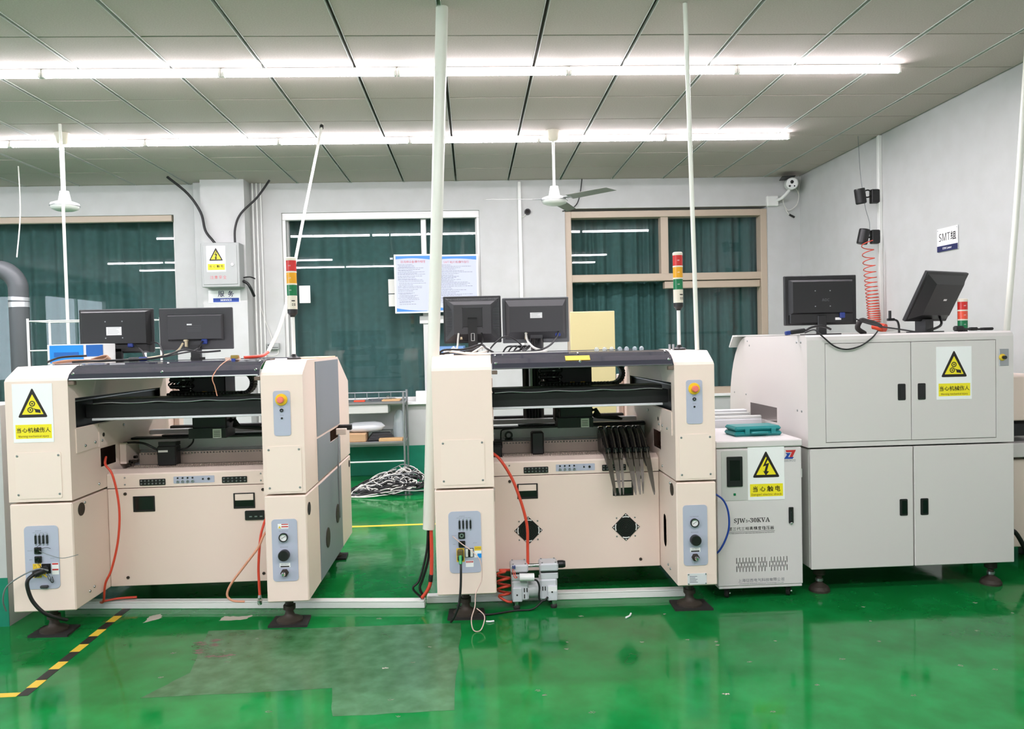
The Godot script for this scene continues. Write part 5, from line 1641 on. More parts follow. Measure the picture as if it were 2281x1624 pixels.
func make_stabiliser() -> void:
	var t := thing("voltage_stabiliser", "pale grey voltage stabiliser cabinet on castors with electric shock sign", "cabinet", Vector3(1.362, 0, -4.33))
	var W := 0.49
	var mb := MB.new(); mb.bb(Vector3(0.0, 0.085, -0.62), Vector3(W, 0.868, 0), 0.004)
	var cuts := [bx(Vector3(0.003, 0.1, -0.605), Vector3(W - 0.003, 0.855, -0.003))]
	for k in 33:
		if k in [13, 20]: continue
		var sx := 0.105 + 0.0091 * k
		for j in ([0.165, 0.212] if k % 2 == 0 else [0.188]):
			cuts.append(bx(Vector3(sx, j, -0.03), Vector3(sx + 0.0042, j + 0.034, 0.02)))
	carve(t, "body", mb, cuts, mat("stab"))
	mb = MB.new(); mb.bb(Vector3(-0.006, 0.873, -0.63), Vector3(W + 0.004, 0.914, 0.008), 0.006)
	part(t, "lid", mb, mat("stab"))
	mb = MB.new(); mb.bb(Vector3(0.004, 0.07, -0.61), Vector3(W - 0.004, 0.084, -0.004), 0.002)
	part(t, "plinth", mb, mat("stab"))
	var pn := part(t, "meter_panel", plate(rrect(0.148, 0.282, 0.008, Vector2(0.1, 0.716)), 0, 0.003), mat("oven_dark"))
	mb = MB.new(); mb.bb(Vector3(0.056, 0.655, 0.003), Vector3(0.146, 0.825, 0.012), 0.003)
	var me := part(pn, "meter", mb, mat("black"))
	part(me, "meter_screen", bx(Vector3(0.072, 0.69, 0.012), Vector3(0.13, 0.805, 0.0125)), mat("black_gloss"))
	part(pn, "indicator", bx(Vector3(0.093, 0.603, 0.003), Vector3(0.107, 0.617, 0.007), 0.002), mat("lens_green"))
	warn_sign(t, Vector3(0.178, 0.573, 0), 0.211, 0.3, "bolt")
	# maker's mark: a folded Z of red and blue ribbons
	mb = MB.new()
	mb.flat(PackedVector2Array([Vector2(0.398, 0.852), Vector2(0.458, 0.852), Vector2(0.438, 0.812), Vector2(0.42, 0.812), Vector2(0.434, 0.84), Vector2(0.402, 0.84)]), 0.001)
	var lg := part(t, "logo_red", mb, mat("print_red"))
	mb = MB.new()
	mb.flat(PackedVector2Array([Vector2(0.396, 0.836), Vector2(0.428, 0.836), Vector2(0.412, 0.812), Vector2(0.446, 0.812), Vector2(0.438, 0.802), Vector2(0.388, 0.802), Vector2(0.406, 0.826)]), 0.0012)
	part(t, "logo_blue", mb, mat("print_blue"))
	text(t, "ZHENGXI", Vector3(0.422, 0.792, 0.0005), 0.012, mat("print_grey"), 0.068, "Droid Serif")
	text(t, "SJW", Vector3(0.127, 0.459, 0.0005), 0.026, mat("print_black"), 0.066, "Droid Serif", 700)
	text(t, "3", Vector3(0.168, 0.455, 0.0005), 0.016, mat("print_black"), 0.01, "Droid Serif", 700)
	text(t, "-30KVA", Vector3(0.239, 0.459, 0.0005), 0.026, mat("print_black"), 0.125, "Droid Serif", 700)
	mb = MB.new(); hanzi(mb, "第三代三相高精度稳压器", Vector2(0.194, 0.413), 0.0215, 0.085, 0.0008, 1.12)
	part(t, "lettering", mb, mat("print_black"))
	part(t, "ruled_line", bx(Vector3(0.06, 0.395, 0), Vector3(0.33, 0.3965, 0.0008)), mat("print_black"))
	text(t, "THE THIRD GENERATION OF THREE PHASE HIGH PRECISION VOLTAGE REGULATOR", Vector3(0.194, 0.387, 0.0005), 0.0062, mat("print_black"), 0.265)
	mb = MB.new(); hanzi(mb, "上海征西电气科技有限公司", Vector2(0.248, 0.116), 0.0215, 0.07, 0.0008, 1.05)
	part(t, "lettering", mb, mat("print_grey"))
	text(t, "SHANGHAI ZHENGXI Electrical Technology Co.,Ltd", Vector3(0.248, 0.097, 0.0005), 0.006, mat("print_grey"), 0.255)
	mb = MB.new(); mb.bb(Vector3(0.41, 0.435, 0), Vector3(0.438, 0.527, 0.008), 0.003)
	var lk := part(t, "door_lock", mb, mat("black"))
	part(lk, "lock_lever", bx(Vector3(0.418, 0.447, 0.008), Vector3(0.43, 0.513, 0.014), 0.003), mat("black_gloss"))
	mb = MB.new(); mb.ball(Vector3(0.424, 0.436, 0.008), 0.008)
	part(lk, "lock_key", mb, mat("chrome"))
	part(t, "side_latch", bx(Vector3(W, 0.69, -0.05), Vector3(W + 0.012, 0.74, -0.02), 0.002), mat("white_plastic"))
	part(t, "lid_frame", bx(Vector3(0.03, 0.866, -0.59), Vector3(W - 0.03, 0.875, -0.03)), mat("stab"))
	for cx in [0.07, 0.43]:
		for cz in [-0.07, -0.55]:
			mb = MB.new()
			mb.lathe([Vector2(0, -0.011), Vector2(0.026, -0.011), Vector2(0.028, 0), Vector2(0.026, 0.011), Vector2(0, 0.011)], Vector3(cx, 0.028, cz), Vector3(1, 0, 0.5), 18)
			var c := part(t, "castor", mb, mat("rubber"))
			mb = MB.new()
			mb.bb(Vector3(cx - 0.014, 0.03, cz - 0.014), Vector3(cx + 0.014, 0.071, cz + 0.014), 0.003)
			part(c, "castor_fork", mb, mat("black"))
			mb = MB.new()
			mb.ball(Vector3(cx + 0.012, 0.028, cz + 0.014), 0.008)
			part(c, "castor_axle", mb, mat("chrome"))


func make_pump() -> void:
	var t := thing("air_pump", "small silver grey twin piston air pump on the floor", "pump", Vector3(0.184, 0, -4.33))
	var al := mat("cast_alu")
	var mb := MB.new()
	# two end frames
	part(t, "crankcase", bx(Vector3(0.005, 0.045, -0.13), Vector3(0.1, 0.16, -0.01), 0.01), al)
	part(t, "crankcase", bx(Vector3(0.165, 0.045, -0.13), Vector3(0.262, 0.165, -0.01), 0.01), al)
	part(t, "front_cover", bx(Vector3(0.008, 0.045, -0.012), Vector3(0.062, 0.125, 0.004), 0.004), al)
	part(t, "front_cover", bx(Vector3(0.205, 0.045, -0.012), Vector3(0.26, 0.13, 0.004), 0.004), al)
	mb = MB.new()
	mb.cyl(Vector3(0.033, 0.085, 0.004), Vector3(0.033, 0.085, 0.006), 0.005, 10)
	mb.cyl(Vector3(0.23, 0.095, 0.004), Vector3(0.23, 0.095, 0.006), 0.005, 10)
	for p in [[0.072, 0.095], [0.087, 0.095], [0.072, 0.06], [0.176, 0.1], [0.19, 0.1]]:
		mb.bb(Vector3(p[0], p[1], -0.011), Vector3(p[0] + 0.006, p[1] + 0.024, -0.0085), 0.001)
	part(t, "cooling_slot", mb, mat("rubber"))
	# motor barrel with fins
	mb = MB.new()
	mb.cyl(Vector3(0.1, 0.1, -0.07), Vector3(0.166, 0.1, -0.07), 0.052, 24)
	var mo := part(t, "motor_barrel", mb, mat("white_plastic"))
	mb = MB.new()
	for k in 16:
		mb.ring(Vector3(0.102 + 0.004 * k, 0.1, -0.07), Vector3(1, 0, 0), 0.05, 0.0545, 0.0015, 24)
	part(mo, "cooling_fin", mb, al)
	# cylinders and heads
	for r in [[0.0, 0.1, 0.158], [0.165, 0.27, 0.16]]:
		mb = MB.new()
		mb.bb(Vector3(r[0] + 0.004, r[2], -0.12), Vector3(r[1] - 0.002, r[2] + 0.04, -0.015), 0.006)
		part(t, "cylinder", mb, al)
		mb = MB.new()
		mb.bb(Vector3(r[0], r[2] + 0.046, -0.125), Vector3(r[1], r[2] + 0.092, -0.01), 0.008)
		var hd := part(t, "cylinder_head", mb, al)
		mb = MB.new()
		for a in [r[0] + 0.015, r[1] - 0.015]:
			for b in [-0.11, -0.025]:
				mb.cyl(Vector3(a, r[2] + 0.09, b), Vector3(a, r[2] + 0.097, b), 0.005, 6)
		part(hd, "head_bolt", mb, mat("steel"))
		part(hd, "gasket", bx(Vector3(r[0] + 0.006, r[2] + 0.04, -0.12), Vector3(r[1] - 0.004, r[2] + 0.046, -0.014)), mat("black"))
	mb = MB.new(); mb.cyl(Vector3(0.1, 0.228, -0.07), Vector3(0.166, 0.228, -0.07), 0.012, 14)
	part(t, "cross_pipe", mb, mat("chrome"))
	mb = MB.new(); mb.cyl(Vector3(0.048, 0.188, 0.012), Vector3(0.13, 0.186, 0.012), 0.021, 20)
	part(t, "capacitor", mb, mat("white"))
	mb = MB.new(); mb.lathe([Vector2(0, 0), Vector2(0.018, 0), Vector2(0.022, 0.004), Vector2(0.022, 0.03), Vector2(0.018, 0.045), Vector2(0, 0.045)], Vector3(0.27, 0.23, -0.07), Vector3(1, 0, 0), 18)
	part(t, "inlet_filter", mb, mat("black"))
	mb = MB.new()
	mb.tube([Vector3(0.035, 0.186, 0.012), Vector3(0.02, 0.19, 0.02), Vector3(0.012, 0.22, 0.005), Vector3(0.014, 0.235, 0.0)], 0.0025)
	mb.tube([Vector3(0.035, 0.19, 0.014), Vector3(0.026, 0.2, 0.02), Vector3(0.022, 0.225, 0.005)], 0.0025)
	part(t, "lead_wire", mb, mat("red_hose"))
	mb = MB.new()
	mb.bb(Vector3(0.01, 0.232, -0.005), Vector3(0.017, 0.252, 0.003), 0.002)
	mb.bb(Vector3(0.02, 0.232, -0.005), Vector3(0.027, 0.252, 0.003), 0.002)
	part(t, "terminal", mb, mat("vga_blue"))
	mb = MB.new()
	mb.tube([Vector3(0.118, 0.172, 0.01), Vector3(0.145, 0.165, 0.012), Vector3(0.158, 0.13, 0.012), Vector3(0.155, 0.08, 0.012), Vector3(0.16, 0.055, 0.012), Vector3(0.185, 0.052, 0.012), Vector3(0.205, 0.07, 0.008)], 0.0055)
	part(t, "motor_lead", mb, mat("cable_black"))
	part(t, "rating_plate", bx(Vector3(0.208, 0.098, 0.004), Vector3(0.257, 0.126, 0.005)), mat("white"))
	for p in [[0.03, -0.02], [0.24, -0.02], [0.03, -0.12], [0.24, -0.12]]:
		mb = MB.new(); mb.lathe([Vector2(0, 0), Vector2(0.018, 0), Vector2(0.02, 0.012), Vector2(0.014, 0.02), Vector2(0, 0.02)], Vector3(p[0], 0, p[1]), Vector3.UP, 14)
		var f := part(t, "rubber_foot", mb, mat("rubber"))
		mb = MB.new(); mb.cyl(Vector3(p[0], 0.018, p[1]), Vector3(p[0], 0.046, p[1]), 0.012, 8)
		part(f, "foot_bolt", mb, mat("chrome"))


func make_trolley() -> void:
	var t := thing("utility_trolley", "steel two tier trolley standing under the middle window", "trolley", Vector3(-1.8, 0, -8.97))
	var st := mat("steel")
	var L := 1.04
	for y in [0.858, 0.422]:
		var mb := MB.new()
		mb.bb(Vector3(0, y, 0), Vector3(L, y + 0.03, 0.45), 0.004)
		part(t, "shelf", mb, st)
	var mb2 := MB.new()
	for x in [0.0, L]:
		for z in [0.01, 0.44]:
			mb2 = MB.new()
			mb2.cyl(Vector3(x, 0.09, z), Vector3(x, 0.99 if x > 0.5 else 0.94, z), 0.013, 12)
			part(t, "post", mb2, st)
			mb2 = MB.new()
			mb2.lathe([Vector2(0, -0.014), Vector2(0.045, -0.014), Vector2(0.05, 0), Vector2(0.045, 0.014), Vector2(0, 0.014)], Vector3(x, 0.05, z), Vector3(1, 0, 0.4), 16)
			part(t, "castor", mb2, mat("rubber"))
	mb2 = MB.new()
	mb2.cyl(Vector3(0, 0.965, 0.01), Vector3(L, 0.965, 0.01), 0.006, 8)
	mb2.cyl(Vector3(0, 0.535, 0.01), Vector3(L, 0.535, 0.01), 0.006, 8)
	for k in 8:
		mb2.cyl(Vector3(0.05 + 0.135 * k, 0.885, 0.01), Vector3(0.05 + 0.135 * k, 0.965, 0.01), 0.004, 8)
		mb2.cyl(Vector3(0.05 + 0.135 * k, 0.45, 0.01), Vector3(0.05 + 0.135 * k, 0.535, 0.01), 0.004, 8)
	part(t, "guard_rail", mb2, st)
	mb2 = MB.new()
	mb2.cyl(Vector3(0, 0.235, 0.44), Vector3(L, 0.235, 0.44), 0.009, 8)
	part(t, "lower_bar", mb2, mat("white_plastic"))
	mb2 = MB.new()
	mb2.bb(Vector3(0.25, 0.762, 0.2), Vector3(0.87, 0.856, 0.435), 0.004)
	part(t, "drawer", mb2, mat("oven_dark"))
	# what lies on it
	var at := Vector3(-1.8, 0, -8.97)
	var mb := MB.new(); mb.bb(Vector3(0, 0, 0), Vector3(0.3, 0.012, 0.2), 0.002)
	solo("clipboard", "dark clipboard lying on the trolley's top shelf", "clipboard", mb, mat("monitor_edge"), at + Vector3(0.62, 0.889, 0.12), "", Basis(Vector3.UP, 0.3))
	mb = MB.new(); mb.bb(Vector3(0, 0, 0), Vector3(0.2, 0.014, 0.2), 0.002)
	solo("wooden_board", "thin brown board under the clip on trolley's top shelf", "board", mb, mat("wood"), at + Vector3(0.8, 0.889, 0.2))
	mb = MB.new(); mb.bb(Vector3(0, 0, 0), Vector3(0.12, 0.018, 0.06), 0.004)
	solo("cutter_knife", "orange handled tool on the trolley's top shelf", "tool", mb, mat("lens_orange"), at + Vector3(0.5, 0.889, 0.36))
	mb = MB.new()
	mb.ring(Vector3(0, 0, 0), Vector3(0, 0, 1), 0.012, 0.017, 0.006, 14)
	mb.bb(Vector3(-0.04, -0.03, -0.01), Vector3(0.04, -0.018, 0.01), 0.003)
	solo("bulldog_clip", "small steel ring clip on the trolley's top shelf", "clip", mb, mat("chrome"), at + Vector3(0.86, 0.925, 0.3))
	mb = MB.new(); mb.bb(Vector3(0, 0, 0), Vector3(0.22, 0.09, 0.25), 0.006)
	solo("cardboard_box", "small brown cardboard box on the trolley's lower shelf", "box", mb, mat("cardboard"), at + Vector3(0.4, 0.453, 0.18))
	mb = MB.new()
	mb.lathe([Vector2(0, -0.2), Vector2(0.035, -0.19), Vector2(0.055, -0.12), Vector2(0.06, 0.1), Vector2(0.045, 0.18), Vector2(0, 0.22)], Vector3.ZERO, Vector3(1, 0.02, 0), 12, true)
	solo("plastic_bag", "white stuffed plastic bag lying on the cardboard box", "bag", mb, mat("bag"), at + Vector3(0.6, 0.605, 0.3))
	mb = MB.new()
	for k in 6: mb.box(Vector3(0.0, 0.012 + 0.012 * k, 0.0), Vector3(0.3 - 0.02 * k, 0.009, 0.2), 0.002)
	solo("circuit_board_stack", "dark stack of flat panels on the trolley's lower shelf", "stack", mb, mat("monitor_grey"), at + Vector3(0.77, 0.453, 0.25), "", Basis(Vector3.UP, 0.15))
	mb = MB.new(); mb.bb(Vector3(0, 0, 0), Vector3(0.26, 0.03, 0.12), 0.003)
	solo("wooden_strip", "pale wooden strip at the lower shelf's right end", "board", mb, mat("wood"), at + Vector3(0.76, 0.453, 0.31))
	mb = MB.new()
	mb.lathe([Vector2(0, 0), Vector2(0.07, 0.0), Vector2(0.075, 0.1), Vector2(0.06, 0.25), Vector2(0.03, 0.31), Vector2(0, 0.32)], Vector3.ZERO, Vector3.UP, 12, true)
	solo("clear_bag", "translucent plastic bag standing on the trolley's lower shelf", "bag", mb, mat("clear_bag"), at + Vector3(0.96, 0.453, 0.13))
	# tangle of leads on the floor before it
	var heap := thing("cable_heap", "tangled heap of white and black cables on the green floor", "cables", Vector3(-0.8, 0, -7.95))
	heap.set_meta("kind", "stuff")
	for c in [["cable_white", "white_cable", 34, 0.005], ["cable_black", "black_cable", 60, 0.007], ["cable_grey", "grey_cable", 14, 0.005]]:
		mb = MB.new()
		for k in c[2]:
			var p := []
			var cen := Vector3(rng.randf_range(-0.28, 0.22), 0.0, rng.randf_range(-0.1, 0.1))
			var rad := rng.randf_range(0.12, 0.3)
			var a0 := rng.randf_range(0, TAU)
			var turn := rng.randf_range(1.5, 5.5)
			var ec := rng.randf_range(0.3, 0.7)
			var n := 9
			for i in n:
				var a := a0 + turn * i / n
				var q := cen + Vector3(cos(a) * rad * 1.2, 0, sin(a) * rad * ec)
				q.x = clampf(q.x, -0.5, 0.42)
				q.z = clampf(q.z, -0.42, 0.32)
				var hgt := maxf(0.0, 0.27 - Vector2((q.x - 0.08) * 0.8, (q.z + 0.15) * 1.2).length() * 0.5)
				q.y = 0.008 + hgt * rng.randf_range(0.55, 1.0) * (0.93 if c[0] == "cable_black" else 1.0)
				p.append(q)
			mb.tube(p, c[3] * rng.randf_range(0.7, 1.2), 5, 5)
		part(heap, c[1], mb, mat(c[0]))


func make_wall_things() -> void:
	# fuse box on the pillar
	var t := thing("fuse_box", "grey steel fuse box with electric shock sticker on the pillar", "fuse box", Vector3(-2.895, 2.17, -8.8))
	var mb := MB.new(); mb.bb(Vector3(0, 0, 0), Vector3(0.405, 0.478, 0.19), 0.006)
	part(t, "case", mb, mat("grey_box"))
	mb = MB.new(); mb.bb(Vector3(0.022, 0.028, 0.19), Vector3(0.383, 0.452, 0.197), 0.003)
	var d := part(t, "door", mb, mat("grey_box"))
	mb = MB.new(); mb.lathe([Vector2(0, 0.012), Vector2(0.014, 0.012), Vector2(0.018, 0)], Vector3(0.335, 0.24, 0.197), Vector3(0, 0, 1), 14)
	part(d, "lock", mb, mat("chrome"))
	warn_sign(d, Vector3(0.062, 0.165, 0.197), 0.2, 0.278, "bolt")
	mb = MB.new(); hanzi(mb, "注意安全", Vector2(0.18, 0.105), 0.038, 0.09, 0.1975, 1.2)
	part(d, "lettering", mb, mat("print_rose"))
	# department plate below it
	t = thing("wall_sign", "white department plate with blue band below the fuse box", "sign", Vector3(-2.89, 2.012, -8.8))
	mb = MB.new(); mb.bb(Vector3(0, 0, 0), Vector3(0.345, 0.135, 0.004))
	part(t, "board", mb, mat("sign_white"))
	part(t, "blue_band", bx(Vector3(0.05, 0.005, 0.004), Vector3(0.33, 0.05, 0.005)), mat("print_blue"))
	mb = MB.new(); hanzi(mb, "服务", Vector2(0.19, 0.097), 0.07, 0.09, 0.0048, 1.5)
	part(t, "lettering", mb, mat("navy"))
	text(t, "SERVICE", Vector3(0.19, 0.028, 0.005), 0.022, mat("sign_white"), 0.12, "Droid Sans", 700)
	# cables of the fuse box
	var bk := mat("cable_black")
	solo("power_cable", "thick black cable curving from the ceiling gap to the fuse box's left", "cable", tb([Vector3(-3.22, 3.36, -8.6), Vector3(-3.05, 3.2, -8.72), Vector3(-2.93, 3.0, -8.76), Vector3(-2.88, 2.8, -8.74), Vector3(-2.8, 2.69, -8.72), Vector3(-2.77, 2.65, -8.72)], 0.014), bk)
	solo("power_cable", "thick black cable curving from the ceiling to the fuse box's right", "cable", tb([Vector3(-2.2, 3.36, -8.85), Vector3(-2.33, 3.16, -8.8), Vector3(-2.5, 2.98, -8.76), Vector3(-2.56, 2.82, -8.74), Vector3(-2.56, 2.65, -8.72)], 0.012), bk)
	solo("power_cable", "short thick black cable leaving the fuse box's lower right side", "cable", tb([Vector3(-2.49, 2.24, -8.72), Vector3(-2.44, 2.21, -8.72), Vector3(-2.41, 2.15, -8.74), Vector3(-2.4, 2.08, -8.82)], 0.016), bk)
	solo("power_cable", "thin black cable from the fuse box's side to the wall pipes", "cable", tb([Vector3(-2.49, 2.28, -8.75), Vector3(-2.42, 2.285, -8.75), Vector3(-2.38, 2.27, -8.8)], 0.008), bk)
	for k in 3:
		solo("wall_conduit", "slim white conduit on the wall right of the pillar, %s of three" % ["first", "second", "third"][k], "conduit", tb([Vector3(-2.44 + 0.045 * k, 0.2, BACK + 0.02), Vector3(-2.44 + 0.045 * k, 2.0, BACK + 0.02), Vector3(-2.44 + 0.045 * k, CEIL, BACK + 0.02)], 0.013 - 0.002 * k), mat("white_plastic"), Vector3.ZERO, "conduits beside the pillar")
	# wall socket with its wires
	t = thing("wall_socket", "grey double socket hanging on the wall left of the middle window", "socket", Vector3(-2.33, 1.48, BACK))
	mb = MB.new(); mb.bb(Vector3(0, 0, 0), Vector3(0.14, 0.075, 0.05), 0.006)
	part(t, "box", mb, mat("grey_box"))
	mb = MB.new()
	for k in 4: mb.bb(Vector3(0.015 + 0.018 * k, 0.045, 0.05), Vector3(0.026 + 0.018 * k, 0.058, 0.052))
	mb.bb(Vector3(0.01, 0.02, 0.05), Vector3(0.13, 0.026, 0.052))
	part(t, "socket_hole", mb, mat("black"))
	mb = MB.new()
	mb.tube([Vector3(0.03, 0.07, 0.03), Vector3(0.06, 0.11, 0.03), Vector3(0.04, 0.18, 0.02), Vector3(-0.02, 0.35, 0.02), Vector3(-0.06, 0.5, 0.02)], 0.004)
	mb.tube([Vector3(0.12, 0.02, 0.03), Vector3(0.12, -0.05, 0.03), Vector3(0.04, -0.07, 0.03), Vector3(-0.04, -0.04, 0.02)], 0.004)
	part(t, "wire", mb, mat("cable_white"))
	# round vent plug by the fan
	t = thing("pipe_sleeve", "round black pipe sleeve in the wall under the fan", "sleeve", Vector3(0.678, 3.0, BACK))
	mb = MB.new(); mb.ring(Vector3.ZERO, Vector3(0, 0, 1), 0.026, 0.037, 0.02, 20)
	part(t, "rim", mb, mat("black"))
	mb = MB.new(); mb.cyl(Vector3(0, 0, 0), Vector3(0, 0, 0.008), 0.03, 16)
	part(t, "plug", mb, mat("rubber"))
	mb = MB.new(); mb.tube([Vector3(-0.02, -0.02, 0.012), Vector3(-0.05, -0.06, 0.012), Vector3(-0.1, -0.045, 0.006)], 0.005)
	part(t, "wire", mb, mat("cable_white"))
	solo("window_cable", "thin black cable drooping from the ceiling to the tan window frame", "cable", tb([Vector3(1.315, CEIL, BACK + 0.03), Vector3(1.29, 3.2, BACK + 0.03), Vector3(1.25, 3.08, BACK + 0.03), Vector3(1.17, 3.02, BACK + 0.03), Vector3(1.08, 3.0, BACK + 0.02)], 0.006), bk)
	# camera in the corner
	t = thing("security_camera", "white bullet security camera high in the room corner", "camera", Vector3(3.63, 3.1, BACK))
	t.scale = Vector3.ONE * 1.35
	mb = MB.new(); mb.bb(Vector3(-0.11, -0.06, 0), Vector3(-0.01, 0.03, 0.04), 0.006)
	part(t, "junction_box", mb, mat("white_plastic"))
	mb = MB.new(); mb.tube([Vector3(-0.02, -0.01, 0.04), Vector3(0.0, 0.0, 0.1), Vector3(0.05, 0.06, 0.13)], 0.014)
	part(t, "bracket", mb, mat("white_plastic"))
	mb = MB.new(); mb.lathe([Vector2(0, 0), Vector2(0.045, 0), Vector2(0.05, 0.006), Vector2(0.05, 0.16), Vector2(0, 0.16)], Vector3(0.045, 0.1, 0.2), Vector3(0.25, 0.12, -0.9), 24)
	var cb := part(t, "camera_body", mb, mat("white_plastic"))
	mb = MB.new(); mb.lathe([Vector2(0, 0.001), Vector2(0.04, 0.001), Vector2(0.04, -0.004), Vector2(0, -0.004)], Vector3(0.045, 0.1, 0.2), Vector3(0.25, 0.12, -0.9), 24)
	part(cb, "camera_face", mb, mat("white"))
	mb = MB.new()
	mb.ball(Vector3(0.042, 0.112, 0.2), 0.016)
	for a in [-0.02, 0.02]: mb.ball(Vector3(0.042 + a, 0.078, 0.2), 0.009)
	part(cb, "camera_lens", mb, mat("black_gloss"))
	mb = MB.new(); mb.bb(Vector3(-0.055, -0.004, -0.02), Vector3(0.055, 0.004, 0.15), 0.003)
	part(cb, "sun_visor", mb, mat("black"), Vector3(0.045, 0.158, 0.07), Basis(Vector3(0, 1, 0), -0.25))
	mb = MB.new()
	mb.tube([Vector3(0.09, 0.12, 0.06), Vector3(0.16, 0.05, 0.05), Vector3(0.15, -0.05, 0.04), Vector3(0.08, -0.1, 0.03), Vector3(0.03, -0.05, 0.05), Vector3(0.02, 0.0, 0.06)], 0.004)
	mb.tube([Vector3(0.05, -0.08, 0.03), Vector3(0.07, -0.12, 0.03), Vector3(0.09, -0.14, 0.03)], 0.004)
	mb.tube([Vector3(0.16, 0.04, 0.04), Vector3(0.19, 0.16, 0.02), Vector3(0.2, 0.23, 0.02)], 0.004)
	part(t, "camera_wire", mb, mat("cable_white"))
	part(t, "wire_plug", tb([Vector3(0.085, -0.135, 0.03), Vector3(0.13, -0.16, 0.035)], 0.009), mat("black"))
	# department sign on the right wall, faces -x
	var turn := Basis(Vector3.UP, -PI / 2)
	t = thing("wall_sign", "white SMT group sign with navy band on the right wall", "sign", Vector3(RIGHT - 0.004, 2.162, -6.33))
	t.basis = turn
	mb = MB.new(); mb.bb(Vector3(0, 0, 0), Vector3(0.275, 0.19, 0.004))
	part(t, "board", mb, mat("sign_white"))
	part(t, "navy_band", bx(Vector3(0, 0, 0.004), Vector3(0.275, 0.047, 0.005)), mat("navy"))
	text(t, "SMT", Vector3(0.098, 0.115, 0.004), 0.064, mat("print_black"), 0.15)
	mb = MB.new(); hanzi(mb, "组", Vector2(0.218, 0.116), 0.072, 0.1, 0.005)
	part(t, "lettering", mb, mat("print_black"))
	text(t, "STW Laser", Vector3(0.135, 0.024, 0.005), 0.017, mat("sign_white"), 0.12, "Droid Sans", 700)
	mb = MB.new()
	for a in [0.01, 0.265]: mb.cyl(Vector3(a, 0.175, 0.004), Vector3(a, 0.175, 0.006), 0.004, 8)
	part(t, "pin", mb, mat("steel"))
	# two black canisters on wall holders
	for k in 2:
		t = thing("wall_canister", ["black canister in a wall holder, the upper of two", "black canister in a wall holder above the coiled cord"][k], "canister", Vector3(RIGHT, [2.79, 2.41][k], -7.26))
		mb = MB.new(); mb.bb(Vector3(-0.1, -0.06, 0.0), Vector3(-0.02, 0.07, 0.06), 0.006)
		part(t, "holder", mb, mat("black"))
		mb = MB.new()
		var ax: Vector3 = [Vector3(-0.16, 1, 0.05), Vector3(0.2, 1, 0.05)][k]
		mb.lathe([Vector2(0, 0), Vector2(0.046, 0), Vector2(0.049, 0.01), Vector2(0.049, 0.13), Vector2(0.046, 0.14), Vector2(0, 0.14)], Vector3(-0.19, -0.06, 0.03), ax, 24)
		part(t, "can", mb, mat("black"))
		mb = MB.new()
		mb.lathe([Vector2(0, 0.002), Vector2(0.04, 0.002), Vector2(0.043, 0)], Vector3(-0.19, -0.06, 0.03) + ax.normalized() * (-0.002 if k == 0 else 0.14), ax * (-1.0 if k == 0 else 1.0), 20)
		part(t, "can_end", mb, mat("monitor_edge"))
		mb = MB.new(); mb.tube([Vector3(-0.15, 0.06, 0.03), Vector3(-0.12, 0.065, 0.03), Vector3(-0.08, 0.04, 0.03)], 0.007)
		mb.tube([Vector3(-0.15, 0.0, 0.03), Vector3(-0.12, 0.0, 0.03), Vector3(-0.08, 0.02, 0.03)], 0.007)
		part(t, "arm", mb, mat("black"))
	# cord above and coiled air hose below them
	solo("ceiling_wire", "thin grey cord hanging from ceiling past the upper canister", "cord", tb([Vector3(3.68, CEIL, -7.24), Vector3(3.7, 3.0, -7.24), Vector3(3.72, 2.7, -7.2), Vector3(3.76, 2.55, -7.2), Vector3(3.76, 2.44, -7.2)], 0.003, 5), mat("cable_grey"))
	var pts := []
	var p0 := Vector3(3.735, 2.38, -7.2)
	var p1 := Vector3(3.8, 1.6, -7.2)
	for i in 16 * 14 + 1:
		var f := i / (16.0 * 14.0)
		var w := pow(f, 1.45) * 0.25 + f * 0.75
		var a := TAU * 16.0 * (f * 0.55 + f * f * f * 0.75) 
		var c := p0.lerp(p1, f)
		c.y = lerpf(2.38, 1.6, f)
		c.x -= 0.0 * f
		pts.append(c + Vector3(cos(a), 0.12 * sin(a), sin(a)) * lerpf(0.05, 0.058, f))
	mb = MB.new()
	mb.tube(pts, 0.0045, 5, 1)
	var coil := solo("coiled_air_hose", "orange coiled air hose hanging down the right wall behind the oven", "hose", mb, mat("red_hose"))


